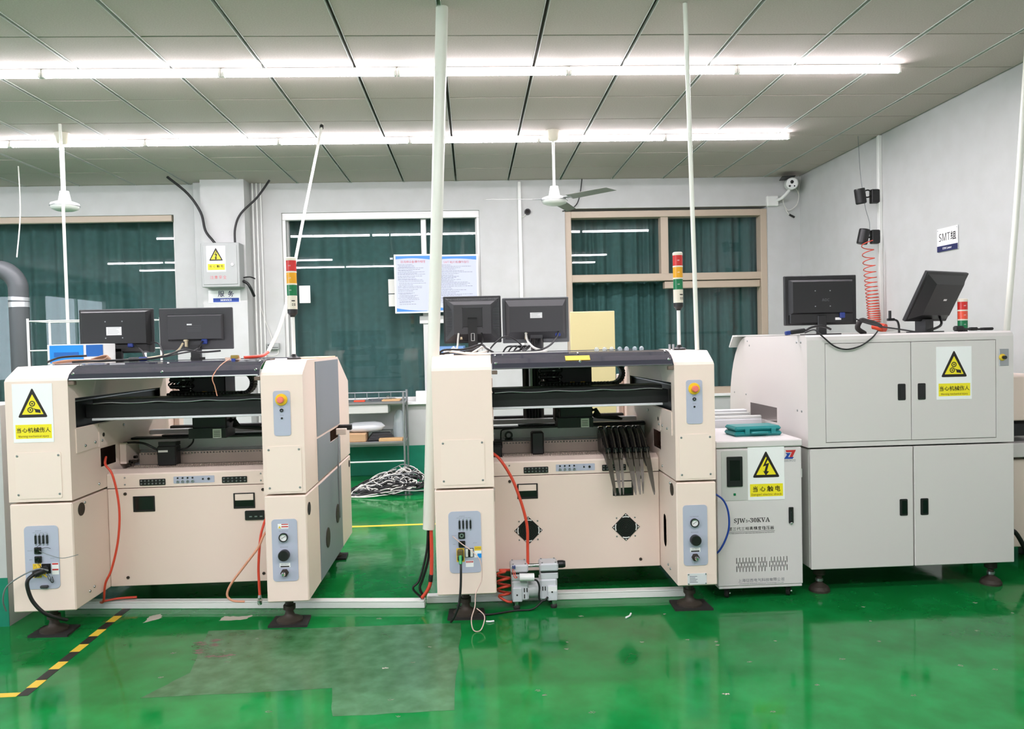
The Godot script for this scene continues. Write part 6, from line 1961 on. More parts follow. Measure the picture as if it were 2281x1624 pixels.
func poster(label: String, at: Vector3, w: float, h: float, title: String, latin: String) -> void:
	var t := thing("poster", label, "poster", at)
	part(t, "frame", bx(Vector3(0, 0, 0), Vector3(w, h, 0.008), 0.001), mat("white"))
	var sheet := part(t, "sheet", bx(Vector3(0.018, 0.018, 0.008), Vector3(w - 0.018, h - 0.018, 0.009)), mat("paper_blue", rgb(188, 194, 210), 0.6))
	var mb := MB.new()
	var p := PackedVector2Array([Vector2(w - 0.018, h - 0.018), Vector2(0.018, h - 0.018), Vector2(0.018, h - 0.055)])
	for k in 9:
		var f := k / 8.0
		p.append(Vector2(0.018 + (w - 0.036) * f, h - 0.055 + 0.014 * sin(f * PI) - 0.008 * f))
	mb.flat(p, 0.0094)
	part(t, "top_wave", mb, mat("wave_blue", rgb(60, 130, 205), 0.5))
	mb = MB.new()
	p = PackedVector2Array([Vector2(0.018, 0.018), Vector2(w * 0.85, 0.018)])
	for k in 7:
		var f := 1.0 - k / 6.0
		p.append(Vector2(0.018 + (w * 0.85 - 0.018) * f, 0.02 + 0.035 * (1 - f) * (1 - f) + 0.004))
	mb.flat(p, 0.0094)
	part(t, "bottom_wave", mb, mat("wave_blue"))
	mb = MB.new()
	var hs := 0.03
	var tot := title.length() * hs * 1.05 + (0.075 if latin else 0.0)
	if latin:
		text(t, latin, Vector3(w * 0.5 - tot / 2 + 0.033, h - 0.085, 0.0094), 0.026, mat("print_rose"), 0.066)
	hanzi(mb, title, Vector2(w * 0.5 + (0.037 if latin else 0.0), h - 0.085), hs, 0.09, 0.0096, 1.05)
	part(t, "lettering", mb, mat("print_rose"))
	mb = MB.new()
	var y := h - 0.12
	while y > 0.1:
		var x := 0.04 + (0.012 if rng.randf() < 0.4 else 0.0)
		var end := 0.04 + (w - 0.09) * rng.randf_range(0.35, 1.0)
		while x < end:
			var l := rng.randf_range(0.006, 0.03)
			mb.bb(Vector3(x, y, 0.009), Vector3(minf(x + l, end), y + 0.0042, 0.0094))
			x += l + rng.randf_range(0.002, 0.006)
		y -= rng.randf_range(0.011, 0.021)
	part(t, "text_line", mb, mat("print_grey"))


func make_small_things() -> void:
	var mb := MB.new()
	poster("framed reflow oven rule poster at left on the middle window", Vector3(-0.868, 1.86, BACK + 0.03), 0.43, 0.672, "回流焊设备操作规程", "")
	poster("framed SMT machine guide poster at right on the middle window", Vector3(-0.408, 1.865, BACK + 0.03), 0.5, 0.655, "贴片机操作指引", "SMT")
	for r in [["paper_note", "pale paper taped to the window beside the left signal tower", -1.98, 2.01, 0.125, 0.2], ["paper_note", "upper small paper peeking out left of the posters", -0.955, 2.1, 0.1, 0.165], ["paper_note", "lower small paper peeking out left of the posters", -0.955, 1.95, 0.1, 0.14]]:
		solo(r[0], r[1], "paper", bx(Vector3.ZERO, Vector3(r[4], r[5], 0.002)), mat("paper"), Vector3(r[2], r[3], BACK - 0.122), "papers taped to the window")
	# board leaning by the right window
	solo("yellow_panel", "cream yellow panel standing behind the right machine", "panel", bx(Vector3(0.0, 0.0, 0.0), Vector3(0.4, 1.74, 0.03), 0.004), mat("board_yellow"), Vector3(0.885, 0.02, -7.0))
	solo("white_box_note", "small white box on the window sill left of the conduit", "box", bx(Vector3.ZERO, Vector3(0.14, 0.12, 0.06), 0.003), mat("white"), Vector3(-0.66, 0.843, BACK - 0.03))
	# printed bag on the sill, blue with white blossoms
	var t := thing("flowered_bag", "blue flowered bag on the window sill behind the monitor", "bag", Vector3(-0.45, 0.843, BACK - 0.05))
	mb = MB.new(); mb.taper(Vector3(0.17, 0.32, 0), 0.4, 0.62, 0.36, 0.6, -0.02, 0.05)
	part(t, "sack", mb, mat("flower_blue", rgb(110, 150, 200), 0.6))
	mb = MB.new()
	for k in 26:
		var c := Vector2(0.17 + rng.randf_range(-0.16, 0.16), 0.34 + rng.randf_range(-0.26, 0.26))
		for j in 4: mb.flat(circle(c + Vector2(cos(TAU * j / 4), sin(TAU * j / 4)) * 0.017, 0.014, 8), 0.0505 + 0.0001 * k)
	part(t, "blossom", mb, mat("white"))

	# ---- pipes, poles and ducts
	solo("conduit_pipe", "thick white cable conduit standing from ceiling down between the machines", "pipe", tb([Vector3(-0.118, CEIL + 0.03, -4.4), Vector3(-0.2, 1.8, -4.415), Vector3(-0.262, 0.62, -4.43), Vector3(-0.272, 0.45, -4.43)], 0.034, 20), mat("pvc"))
	solo("air_pipe", "thin white pipe from ceiling to the right machine's top right corner", "pipe", tb([Vector3(1.232, CEIL, -4.35), Vector3(1.27, 2.3, -4.41), Vector3(1.297, 1.432, -4.45)], 0.0125, 14), mat("pvc"))
	t = thing("air_pipe", "thin white pipe slanting from ceiling to the left machine", "pipe", Vector3.ZERO)
	part(t, "pipe", tb([Vector3(-1.203, CEIL, -6.655), Vector3(-1.18, 2.5, -5.75), Vector3(-1.172, 1.738, -5.0), Vector3(-1.189, 1.475, -4.62)], 0.0105, 12), mat("pvc"))
	part(t, "ceiling_joint", tb([Vector3(-1.203, CEIL - 0.03, -6.62), Vector3(-1.2, CEIL - 0.055, -6.595)], 0.016, 12), mat("black"))
	part(t, "red_end", tb([Vector3(-1.189, 1.475, -4.62), Vector3(-1.2, 1.458, -4.56), Vector3(-1.23, 1.452, -4.5), Vector3(-1.28, 1.45, -4.46)], 0.009, 10), mat("red_hose"))
	solo("support_pole", "white vertical pole from the ceiling beside the left fan", "pole", tb([Vector3(-3.31, CEIL, -6.6), Vector3(-3.31, 1.6, -6.6), Vector3(-3.31, 0.0, -6.6)], 0.012, 12), mat("pvc"))
	solo("hanging_rod", "thin white rod hanging from the ceiling at far left", "rod", tb([Vector3(-4.46, CEIL, -8.06), Vector3(-4.46, 2.9, -8.06), Vector3(-4.45, 2.45, -7.95)], 0.006, 8), mat("pvc"))
	solo("conduit_pipe", "white pipe leaning by the right wall behind the oven", "pipe", tb([Vector3(3.66, CEIL, -4.96), Vector3(3.58, 2.4, -4.95), Vector3(3.5, 1.5, -4.95), Vector3(3.48, 1.2, -4.95)], 0.019, 14), mat("pvc"))
	t = thing("exhaust_duct", "dark grey exhaust duct with elbow and silver tape at left", "duct", Vector3(-4.42, 0, -7.9))
	mb = MB.new()
	var arc := [Vector3(-3.0, 2.33, 0)]
	arc.append(Vector3(-0.4, 2.33, 0))
	for k in 9:
		var a := PI / 2 * k / 8
		arc.append(Vector3(-0.2 + sin(a) * 0.2, 2.13 + cos(a) * 0.2, 0))
	arc.append(Vector3(0, 1.9, 0)); arc.append(Vector3(0, 0.0, 0))
	mb.tube(arc, 0.088, 22, 3)
	part(t, "pipe", mb, mat("duct"))
	mb = MB.new()
	mb.ring(Vector3(-0.35, 2.33, 0), Vector3(1, 0, 0), 0.086, 0.0905, 0.11, 24)
	part(t, "foil_tape", mb, mat("foil"))
	mb = MB.new()
	mb.ring(Vector3(0, 2.02, 0), Vector3(0.06, 1, 0), 0.086, 0.091, 0.035, 24)
	mb.ring(Vector3(0, 1.955, 0), Vector3(-0.02, 1, 0), 0.086, 0.091, 0.05, 24)
	part(t, "foil_tape", mb, mat("foil"))

	# ---- on top of the left machine
	t = thing("blue_controller", "blue fronted control box with white frame on the left machine", "control box", Vector3(-2.46, 1.43, -4.66))
	part(t, "case", bx(Vector3(0, 0.004, -0.14), Vector3(0.325, 0.118, 0), 0.003), mat("white_plastic"))
	part(t, "front_plate", bx(Vector3(0.016, 0.01, 0), Vector3(0.205, 0.112, 0.004)), mat("blue_front"))
	part(t, "name_strip", bx(Vector3(0.04, 0.045, 0.004), Vector3(0.18, 0.072, 0.006), 0.002), mat("blue_dark"))
	part(t, "display_plate", bx(Vector3(0.222, 0.045, 0), Vector3(0.316, 0.112, 0.004)), mat("blue_dark"))
	part(t, "foot_pad", bx(Vector3(0.03, 0, -0.12), Vector3(0.3, 0.005, -0.02)), mat("rubber"))
	mb = MB.new()
	for k in 7:
		var o := Vector3(0, 0.0022 * k, 0.006 * k)
		mb.tube([Vector3(-2.34, 1.44, -4.5) + o * 0.5, Vector3(-2.24, 1.446, -4.48) + o, Vector3(-2.12, 1.444, -4.5) + o, Vector3(-2.05, 1.446, -4.5) + o, Vector3(-2.035, 1.458 + 0.001 * k, -4.51) + o, Vector3(-2.055, 1.468, -4.52) + o, Vector3(-2.09, 1.46, -4.52) + o, Vector3(-2.13, 1.448, -4.52) + o], 0.003, 6)
	solo("ribbon_cable_bundle", "folded bundle of tan ribbon cable on the left machine's edge", "cable", mb, mat("ribbon", rgb(198, 160, 136), 0.6))
	mb = MB.new()
	mb.tube([Vector3(-2.36, 1.45, -4.47), Vector3(-2.28, 1.475, -4.46), Vector3(-2.16, 1.48, -4.5)], 0.006)
	mb.tube([Vector3(-2.22, 1.446, -4.46), Vector3(-2.05, 1.45, -4.45), Vector3(-1.9, 1.452, -4.45), Vector3(-1.8, 1.456, -4.48), Vector3(-1.74, 1.47, -4.55)], 0.006)
	mb.tube([Vector3(-1.74, 1.47, -4.55), Vector3(-1.68, 1.5, -4.65), Vector3(-1.6, 1.485, -4.7), Vector3(-1.5, 1.49, -4.75)], 0.006)
	mb.tube([Vector3(-2.05, 1.54, -4.86), Vector3(-1.96, 1.5, -4.75), Vector3(-1.88, 1.46, -4.6), Vector3(-1.82, 1.455, -4.55)], 0.005)
	mb.tube([Vector3(-1.95, 1.55, -4.86), Vector3(-1.88, 1.54, -4.8), Vector3(-1.82, 1.49, -4.7), Vector3(-1.78, 1.47, -4.6)], 0.005)
	mb.tube([Vector3(-1.64, 1.55, -4.86), Vector3(-1.66, 1.5, -4.8), Vector3(-1.72, 1.48, -4.7), Vector3(-1.8, 1.46, -4.6), Vector3(-1.9, 1.45, -4.5)], 0.005)
	solo("cable_bunch", "black monitor leads lying on the left machine's top", "cables", mb, mat("cable_black"))
	t = thing("video_adapter", "black and blue video plug lying on the left machine's hood", "adapter", Vector3(-1.93, 1.442, -4.5))
	part(t, "shell", bx(Vector3(0, 0, -0.012), Vector3(0.055, 0.024, 0.012), 0.005), mat("monitor_grey"))
	part(t, "blue_end", bx(Vector3(0.056, 0.0, -0.012), Vector3(0.1, 0.024, 0.012), 0.005), mat("vga_blue"))
	mb = MB.new(); mb.tube([Vector3(-1.76, 1.54, -4.86), Vector3(-1.78, 1.49, -4.8), Vector3(-1.85, 1.465, -4.7), Vector3(-1.95, 1.452, -4.55), Vector3(-2.15, 1.447, -4.47)], 0.006)
	solo("power_lead", "beige monitor power lead on the left machine's top", "cable", mb, mat("plug_beige"))
	# small circuit board dangling a pair of wires over the hood
	t = thing("sensor_board", "small circuit board lying on the left hood with red hose", "circuit board", Vector3(-1.3, 1.445, -4.36))
	part(t, "board", bx(Vector3(-0.05, -0.01, -0.03), Vector3(0.03, -0.004, 0.03)), mat("board_brown", rgb(140, 110, 80), 0.5), Vector3.ZERO, Basis(Vector3(0, 1, 0), 0.4) * Basis(Vector3(1, 0, 0), 0.4))
	mb = MB.new(); mb.bb(Vector3(-0.02, 0.0, -0.01), Vector3(0.02, 0.02, 0.02), 0.003)
	part(t, "brass_block", mb, mat("brass", rgb(190, 160, 90), 0.3, 0.8))
	part(t, "blue_capacitor", bx(Vector3(-0.012, -0.016, 0.022), Vector3(0.008, 0.002, 0.034), 0.003), mat("print_blue"))
	part(t, "wire", tb([Vector3(-0.02, 0.0, 0.03), Vector3(-0.04, -0.03, 0.12), Vector3(-0.06, -0.09, 0.2), Vector3(-0.05, -0.14, 0.2), Vector3(-0.04, -0.19, 0.2)], 0.0025), mat("pale_hose"))
	solo("paper_sheets", "sheets of buff paper on the left machine's top right end", "paper", bx(Vector3(0, 0, 0), Vector3(0.2, 0.006, 0.5), 0.001), mat("buff", rgb(214, 192, 160), 0.8), Vector3(-1.11, 1.431, -5.25))
	solo("thin_cable", "thin grey cable hanging down the left machine's side door", "cable", tb([Vector3(-0.86, 0.94, -5.0), Vector3(-0.85, 0.86, -4.93), Vector3(-0.852, 0.75, -4.9), Vector3(-0.855, 0.6, -4.92), Vector3(-0.855, 0.48, -4.93), Vector3(-0.86, 0.42, -4.96)], 0.005), mat("cable_grey"))

	# ---- on top of the right machine
	mb = MB.new()
	mb.tube([Vector3(-0.17, 1.44, -4.55), Vector3(-0.12, 1.455, -4.48), Vector3(-0.02, 1.44, -4.45), Vector3(0.08, 1.437, -4.44), Vector3(0.2, 1.437, -4.42), Vector3(0.36, 1.438, -4.44), Vector3(0.44, 1.445, -4.6)], 0.007)
	mb.tube([Vector3(-0.08, 1.56, -4.75), Vector3(-0.085, 1.5, -4.7), Vector3(-0.08, 1.455, -4.6), Vector3(0.02, 1.442, -4.5), Vector3(0.1, 1.46, -4.5), Vector3(0.06, 1.475, -4.55), Vector3(0.0, 1.445, -4.47)], 0.006)
	mb.tube([Vector3(0.336, 1.555, -4.86), Vector3(0.345, 1.5, -4.8), Vector3(0.38, 1.46, -4.7), Vector3(0.44, 1.442, -4.6)], 0.007)
	solo("power_lead", "cream monitor power leads looping over the right machine's top", "cable", mb, mat("cable_white"))
	mb = MB.new()
	mb.tube([Vector3(-0.19, 1.442, -4.5), Vector3(-0.16, 1.465, -4.48), Vector3(-0.05, 1.466, -4.5), Vector3(0.05, 1.49, -4.58), Vector3(0.08, 1.47, -4.5), Vector3(0.12, 1.445, -4.46)], 0.006)
	mb.tube([Vector3(0.06, 1.56, -4.75), Vector3(0.06, 1.5, -4.7), Vector3(0.0, 1.46, -4.6), Vector3(-0.1, 1.45, -4.5), Vector3(-0.19, 1.442, -4.48)], 0.006)
	mb.tube([Vector3(0.09, 1.445, -4.6), Vector3(0.14, 1.5, -4.65), Vector3(0.2, 1.535, -4.7), Vector3(0.27, 1.51, -4.75), Vector3(0.3, 1.46, -4.65), Vector3(0.22, 1.442, -4.5)], 0.005)
	mb.tube([Vector3(0.54, 1.56, -4.86), Vector3(0.52, 1.52, -4.8), Vector3(0.46, 1.47, -4.7), Vector3(0.36, 1.445, -4.55), Vector3(0.2, 1.442, -4.5)], 0.006)
	for k in 5: mb.tube([Vector3(0.18 + 0.03 * k, 1.442, -4.58), Vector3(0.21 + 0.03 * k, 1.475, -4.6), Vector3(0.28 + 0.015 * k, 1.47, -4.62), Vector3(0.3, 1.443, -4.55)], 0.005)
	solo("cable_bunch", "black monitor leads tangled on the right machine's top", "cables", mb, mat("cable_black"))
	mb = MB.new()
	for k in 7: mb.ball(Vector3(0.74 + 0.045 * k, 1.445, -4.62 + 0.02 * (k % 2)), 0.014, 8)
	solo("foil_scraps", "crumpled clear foil scraps on the right machine's top", "scraps", mb, mat("clear_bag"))
	mb = MB.new()
	mb.cyl(Vector3(0, 0, 0), Vector3(0, 0.035, 0), 0.007, 10)
	mb.cyl(Vector3(0.022, 0, 0), Vector3(0.022, 0.035, 0), 0.007, 10)
	solo("hinge_bolts", "two short steel bolts beside the right signal tower's foot", "bolts", mb, mat("steel"), Vector3(1.17, 1.431, -4.58))

	# ---- on the oven
	mb = MB.new()
	mb.tube([Vector3(1.92, 1.515, -4.42), Vector3(1.95, 1.53, -4.36), Vector3(1.985, 1.49, -4.333), Vector3(2.05, 1.435, -4.33), Vector3(2.12, 1.415, -4.33), Vector3(2.2, 1.432, -4.33), Vector3(2.27, 1.475, -4.335), Vector3(2.33, 1.515, -4.38)], 0.0045)
	solo("video_lead", "black lead sagging over the oven's top edge", "cable", mb, mat("cable_black"))
	t = thing("video_adapter", "black video plug with blue tip at the oven's top left", "adapter", Vector3(1.83, 1.502, -4.48))
	part(t, "shell", bx(Vector3(0.03, 0, -0.012), Vector3(0.12, 0.026, 0.012), 0.006), mat("black"), Vector3.ZERO, Basis(Vector3(0, 0, 1), 0.12))
	part(t, "blue_end", bx(Vector3(0.0, 0.0, -0.012), Vector3(0.03, 0.024, 0.012), 0.004), mat("vga_blue"), Vector3.ZERO, Basis(Vector3(0, 0, 1), 0.12))
	part(t, "lead", tb([Vector3(0.12, 0.025, 0), Vector3(0.16, 0.045, 0), Vector3(0.22, 0.05, 0), Vector3(0.28, 0.03, -0.02)], 0.007), mat("black"))
	mb = MB.new()
	mb.tube([Vector3(2.62, 1.505, -5.1), Vector3(2.55, 1.54, -5.05), Vector3(2.6, 1.59, -5.1), Vector3(2.75, 1.585, -5.3), Vector3(2.95, 1.58, -5.6), Vector3(3.4, 1.58, -6.4), Vector3(3.76, 1.57, -7.02)], 0.017, 10)
	solo("rubber_hose", "thick black hose looping between the two monitors on the oven", "hose", mb, mat("rubber"))
	mb = MB.new()
	mb.tube([Vector3(2.5, 1.6, -4.98), Vector3(2.56, 1.57, -4.95), Vector3(2.63, 1.545, -4.9), Vector3(2.72, 1.525, -4.85), Vector3(2.8, 1.506, -4.8)], 0.005)
	mb.tube([Vector3(2.9, 1.508, -4.85), Vector3(3.0, 1.53, -4.9), Vector3(3.06, 1.555, -4.95), Vector3(3.08, 1.6, -5.0)], 0.008)
	solo("monitor_leads", "black leads running to the tilted monitor's stand on the oven", "cables", mb, mat("cable_black"))
	mb = MB.new()
	mb.cyl(Vector3(0, 0, 0), Vector3(0.03, -0.012, 0.05), 0.04, 18)
	mb.cyl(Vector3(-0.03, 0.012, -0.05), Vector3(0, 0, 0), 0.03, 18)
	solo("hose_plug", "red hose plug at the foot of the coiled hose", "plug", mb, mat("red_hose"), Vector3(3.78, 1.56, -7.08))
	mb = MB.new()
	mb.cyl(Vector3(0, 0, 0), Vector3(0, 0.05, 0), 0.009, 12)
	mb.bb(Vector3(-0.018, -0.018, -0.01), Vector3(0.03, 0.0, 0.01), 0.003)
	mb.tube([Vector3(0.03, -0.01, 0), Vector3(0.05, -0.02, 0), Vector3(0.06, -0.05, 0), Vector3(0.062, -0.098, 0)], 0.007)
	solo("toggle_lever", "small black lever sticking up left of the tilted monitor", "lever", mb, mat("black"), Vector3(2.77, 1.6, -5.05))
	mb = MB.new()
	mb.tube([Vector3(3.14, 1.512, -4.7), Vector3(3.2, 1.515, -4.7), Vector3(3.27, 1.512, -4.72), Vector3(3.34, 1.515, -4.74)], 0.006)
	mb.bb(Vector3(3.12, 1.503, -4.72), Vector3(3.18, 1.535, -4.69), 0.008)
	mb.bb(Vector3(3.22, 1.505, -4.73), Vector3(3.27, 1.525, -4.7), 0.006)
	mb.bb(Vector3(3.31, 1.505, -4.76), Vector3(3.38, 1.522, -4.72), 0.006)
	for i in mb.v.size(): mb.v[i] = mb.v[i] - Vector3(0.26, 0, -0.2)
	solo("adapter_cable", "black adapter cable lying on the oven's top right edge", "cable", mb, mat("cable_black"))

	# ---- tool case on the stabiliser
	t = thing("tool_case", "teal plastic tool case lying on the stabiliser", "case", Vector3(1.515, 0.914, -4.66), 0.06)
	part(t, "lower_shell", bx(Vector3(0, 0, 0), Vector3(0.29, 0.028, 0.17), 0.01), mat("toolbox"))
	part(t, "upper_shell", bx(Vector3(0.002, 0.03, 0), Vector3(0.288, 0.058, 0.168), 0.012), mat("toolbox"))
	part(t, "handle", tb([Vector3(0.1, 0.02, 0.17), Vector3(0.105, 0.022, 0.19), Vector3(0.145, 0.024, 0.195), Vector3(0.185, 0.022, 0.19), Vector3(0.19, 0.02, 0.17)], 0.007), mat("toolbox"))
	for x in [0.06, 0.22]:
		part(t, "clasp", bx(Vector3(x, 0.012, 0.168), Vector3(x + 0.03, 0.045, 0.176), 0.003), mat("toolbox"))
	# ---- link conveyor to the oven
	t = thing("link_conveyor", "pale aluminium board conveyor between the right machine and the oven", "conveyor", Vector3(1.42, 0, -5.0))
	for z in [0.0, -0.22]:
		var r := part(t, "side_rail", bx(Vector3(0, 0.9, z - 0.04), Vector3(0.46, 0.965, z), 0.004), mat("alu"))
		part(r, "belt_edge", bx(Vector3(0, 0.966, z - 0.035), Vector3(0.46, 0.985, z - 0.01), 0.003), mat("white_plastic"))
	part(t, "belt", bx(Vector3(0, 0.94, -0.22), Vector3(0.46, 0.95, -0.04)), mat("black"))
	part(t, "rear_guide", bx(Vector3(0, 0.97, -0.34), Vector3(0.46, 1.0, -0.28), 0.004), mat("alu"))
	for x in [0.05, 0.4]:
		part(t, "leg", bx(Vector3(x, 0, -0.16), Vector3(x + 0.04, 0.9, -0.1), 0.003), mat("alu"))
	# ---- unloader at the right edge
	t = thing("board_unloader", "cream unloader unit beyond the oven at the right edge", "machine", Vector3(3.2, 0, -4.75))
	part(t, "upper_box", bx(Vector3(0.0, 0.93, -0.5), Vector3(0.5, 1.21, 0), 0.006), mat("cream"))
	part(t, "track", bx(Vector3(0.0, 0.83, -0.45), Vector3(0.45, 0.91, -0.02), 0.004), mat("black"))
	part(t, "lower_box", bx(Vector3(0.03, 0.12, -0.5), Vector3(0.5, 0.68, -0.02), 0.006), mat("cream"))
	part(t, "ledge", bx(Vector3(0.0, 0.7, -0.5), Vector3(0.5, 0.79, 0.02), 0.004), mat("oven"))
	mb = MB.new(); mb.lathe([Vector2(0, 0.03), Vector2(0.02, 0.03), Vector2(0.022, 0)], Vector3(0.14, 1.165, 0), Vector3(0, 0, 1), 16)
	part(t, "knob", mb, mat("steel"))
	part(t, "cable", tb([Vector3(0.05, 0.2, 0.06), Vector3(0.12, 0.26, 0.1), Vector3(0.2, 0.14, 0.1), Vector3(0.25, 0.05, 0.08)], 0.014), mat("cable_black"))
	for x in [0.06, 0.44]:
		part(t, "leg", bx(Vector3(x, 0, -0.3), Vector3(x + 0.04, 0.12, -0.26), 0.003), mat("black"))
	# ---- board loader glimpsed at the left edge
	t = thing("board_loader", "dark conveyor frame glimpsed left of the left machine", "machine", Vector3(-3.05, 0, -5.0))
	part(t, "top_rail", bx(Vector3(-0.3, 1.1, -0.4), Vector3(0.45, 1.13, -0.02), 0.004), mat("alu"))
	part(t, "bracket", bx(Vector3(0.1, 1.13, -0.2), Vector3(0.4, 1.2, -0.05), 0.004), mat("steel"))
	part(t, "middle_box", bx(Vector3(-0.3, 0.86, -0.4), Vector3(0.45, 1.0, -0.02), 0.004), mat("oven_dark"))
	part(t, "lower_box", bx(Vector3(-0.3, 0.1, -0.4), Vector3(0.42, 0.8, -0.02), 0.004), mat("foot_iron"))
	for x in [-0.28, 0.38]:
		part(t, "leg", bx(Vector3(x, 0, -0.36), Vector3(x + 0.04, 1.1, -0.3), 0.003), mat("steel"))
	# wire rack behind the left machine
	t = thing("wire_rack", "white wire rack standing behind the blue control box", "rack", Vector3(-3.0, 0, -6.3))
	mb = MB.new()
	for y in [0.3, 0.8, 1.3, 1.52, 1.74]:
		for z in [0.0, 0.3]: mb.cyl(Vector3(-0.3, y, z), Vector3(0.55, y, z), 0.005, 8)
		for x in [-0.3, 0.0, 0.27, 0.55]: mb.cyl(Vector3(x, y, 0), Vector3(x, y, 0.3), 0.004, 6)
	part(t, "shelf_wire", mb, mat("white_plastic"))
	for x in [-0.3, 0.55]:
		for z in [0.0, 0.3]:
			mb = MB.new(); mb.cyl(Vector3(x, 0, z), Vector3(x, 1.76, z), 0.009, 8)
			part(t, "post", mb, mat("white_plastic"))

	# ---- hoses and cables at the machine fronts
	var rd := mat("red_hose")
	solo("air_hose", "red air hose bowing down the left machine's front panel", "hose", tb([Vector3(-2.1, 0.9, -4.55), Vector3(-2.058, 0.871, -4.45), Vector3(-2.02, 0.82, -4.44), Vector3(-2.0, 0.706, -4.45), Vector3(-1.992, 0.579, -4.45), Vector3(-2.008, 0.428, -4.45), Vector3(-2.048, 0.278, -4.45), Vector3(-2.083, 0.203, -4.45), Vector3(-2.12, 0.09, -4.5), Vector3(-2.17, 0.06, -4.58), Vector3(-2.1, 0.06, -4.63), Vector3(-2.0, 0.058, -4.65)], 0.0065, 8), rd)
	t = thing("air_hose", "red hose with steel coupling hanging by the left machine's outlet", "hose", Vector3.ZERO)
	part(t, "tube", tb([Vector3(-1.2, 0.534, -4.53), Vector3(-1.205, 0.5, -4.47), Vector3(-1.221, 0.425, -4.45), Vector3(-1.236, 0.272, -4.45), Vector3(-1.236, 0.169, -4.45), Vector3(-1.234, 0.1, -4.45)], 0.0075, 8), rd)
	mb = MB.new(); mb.lathe([Vector2(0, 0), Vector2(0.011, 0), Vector2(0.014, 0.01), Vector2(0.014, 0.024), Vector2(0.009, 0.03), Vector2(0.012, 0.04), Vector2(0.009, 0.055), Vector2(0, 0.055)], Vector3(-1.235, 0.05, -4.45), Vector3.UP, 14)
	part(t, "coupling", mb, mat("chrome"))
	solo("air_hose", "pale red hose curling to an open end by the left machine", "hose", tb([Vector3(-1.13, 0.5, -4.5), Vector3(-1.186, 0.461, -4.42), Vector3(-1.221, 0.387, -4.4), Vector3(-1.298, 0.289, -4.4), Vector3(-1.375, 0.19, -4.4), Vector3(-1.4, 0.128, -4.4), Vector3(-1.371, 0.094, -4.4), Vector3(-1.305, 0.086, -4.4)], 0.0065, 8), mat("pale_hose"))
	solo("air_hose", "red hose arching from the right machine's bay to the air pump", "hose", tb([Vector3(0.09, 0.87, -4.56), Vector3(0.102, 0.869, -4.45), Vector3(0.145, 0.835, -4.4), Vector3(0.206, 0.731, -4.4), Vector3(0.249, 0.614, -4.4), Vector3(0.277, 0.511, -4.4), Vector3(0.288, 0.434, -4.4), Vector3(0.287, 0.33, -4.4), Vector3(0.286, 0.225, -4.4)], 0.0085, 9), rd)
	mb = MB.new()
	var hp := [Vector3(0.2, 0.2, -4.42), Vector3(0.125, 0.208, -4.4)]
	for k in 25:
		var a := 1.2 + TAU * 3.2 * k / 24.0
		hp.append(Vector3(0.145 + cos(a) * 0.036, 0.19 - 0.0058 * k + sin(a) * 0.014, -4.42 + sin(a) * 0.035))
	hp.append(Vector3(0.16, 0.035, -4.38)); hp.append(Vector3(0.19, 0.03, -4.38))
	mb.tube(hp, 0.0075, 8, 4)
	solo("coiled_hose", "red hose coiled in rings beside the air pump", "hose", mb, rd)
	solo("air_hose", "blue hose bowing between the right machine and the stabiliser", "hose", tb([Vector3(1.32, 0.63, -4.32), Vector3(1.346, 0.619, -4.29), Vector3(1.383, 0.587, -4.28), Vector3(1.408, 0.523, -4.28), Vector3(1.411, 0.435, -4.28), Vector3(1.387, 0.36, -4.28), Vector3(1.353, 0.298, -4.29), Vector3(1.33, 0.26, -4.34)], 0.0055, 8), mat("blue_hose"))
	solo("power_cable", "first black cable hanging from the conduit to the trunking", "cable", tb([Vector3(-0.275, 0.46, -4.43), Vector3(-0.289, 0.313, -4.44), Vector3(-0.332, 0.16, -4.44), Vector3(-0.371, 0.11, -4.44), Vector3(-0.322, 0.05, -4.45)], 0.007), mat("cable_black"))
	solo("power_cable", "second black cable hanging from the conduit to the trunking", "cable", tb([Vector3(-0.268, 0.46, -4.44), Vector3(-0.277, 0.287, -4.45), Vector3(-0.315, 0.159, -4.45), Vector3(-0.333, 0.108, -4.45), Vector3(-0.312, 0.05, -4.46)], 0.008), mat("cable_black"))
	t = thing("power_cable", "orange red sleeve hanging from the conduit to the trunking", "cable", Vector3.ZERO)
	part(t, "sleeve", tb([Vector3(-0.258, 0.46, -4.42), Vector3(-0.259, 0.3, -4.43), Vector3(-0.267, 0.163, -4.43), Vector3(-0.285, 0.105, -4.43), Vector3(-0.32, 0.055, -4.44)], 0.0105, 9), rd)
	part(t, "band", tb([Vector3(-0.265, 0.19, -4.43), Vector3(-0.27, 0.15, -4.43)], 0.0125, 9), mat("black"))
	t = thing("power_cable", "black power cable with green tip plugged into the right machine", "cable", Vector3.ZERO)
	part(t, "lead", tb([Vector3(-0.09, 0.352, -4.145), Vector3(-0.088, 0.31, -4.11), Vector3(-0.092, 0.209, -4.1), Vector3(-0.104, 0.12, -4.1), Vector3(-0.13, 0.05, -4.12), Vector3(-0.15, 0.012, -4.15)], 0.0065), mat("cable_black"))
	part(t, "plug", bx(Vector3(-0.107, 0.362, -4.165), Vector3(-0.073, 0.4, -4.14), 0.006), mat("plug_brown", rgb(90, 76, 40), 0.5))
	part(t, "green_tip", tb([Vector3(-0.09, 0.37, -4.14), Vector3(-0.089, 0.33, -4.118)], 0.009), mat("green_connector"))
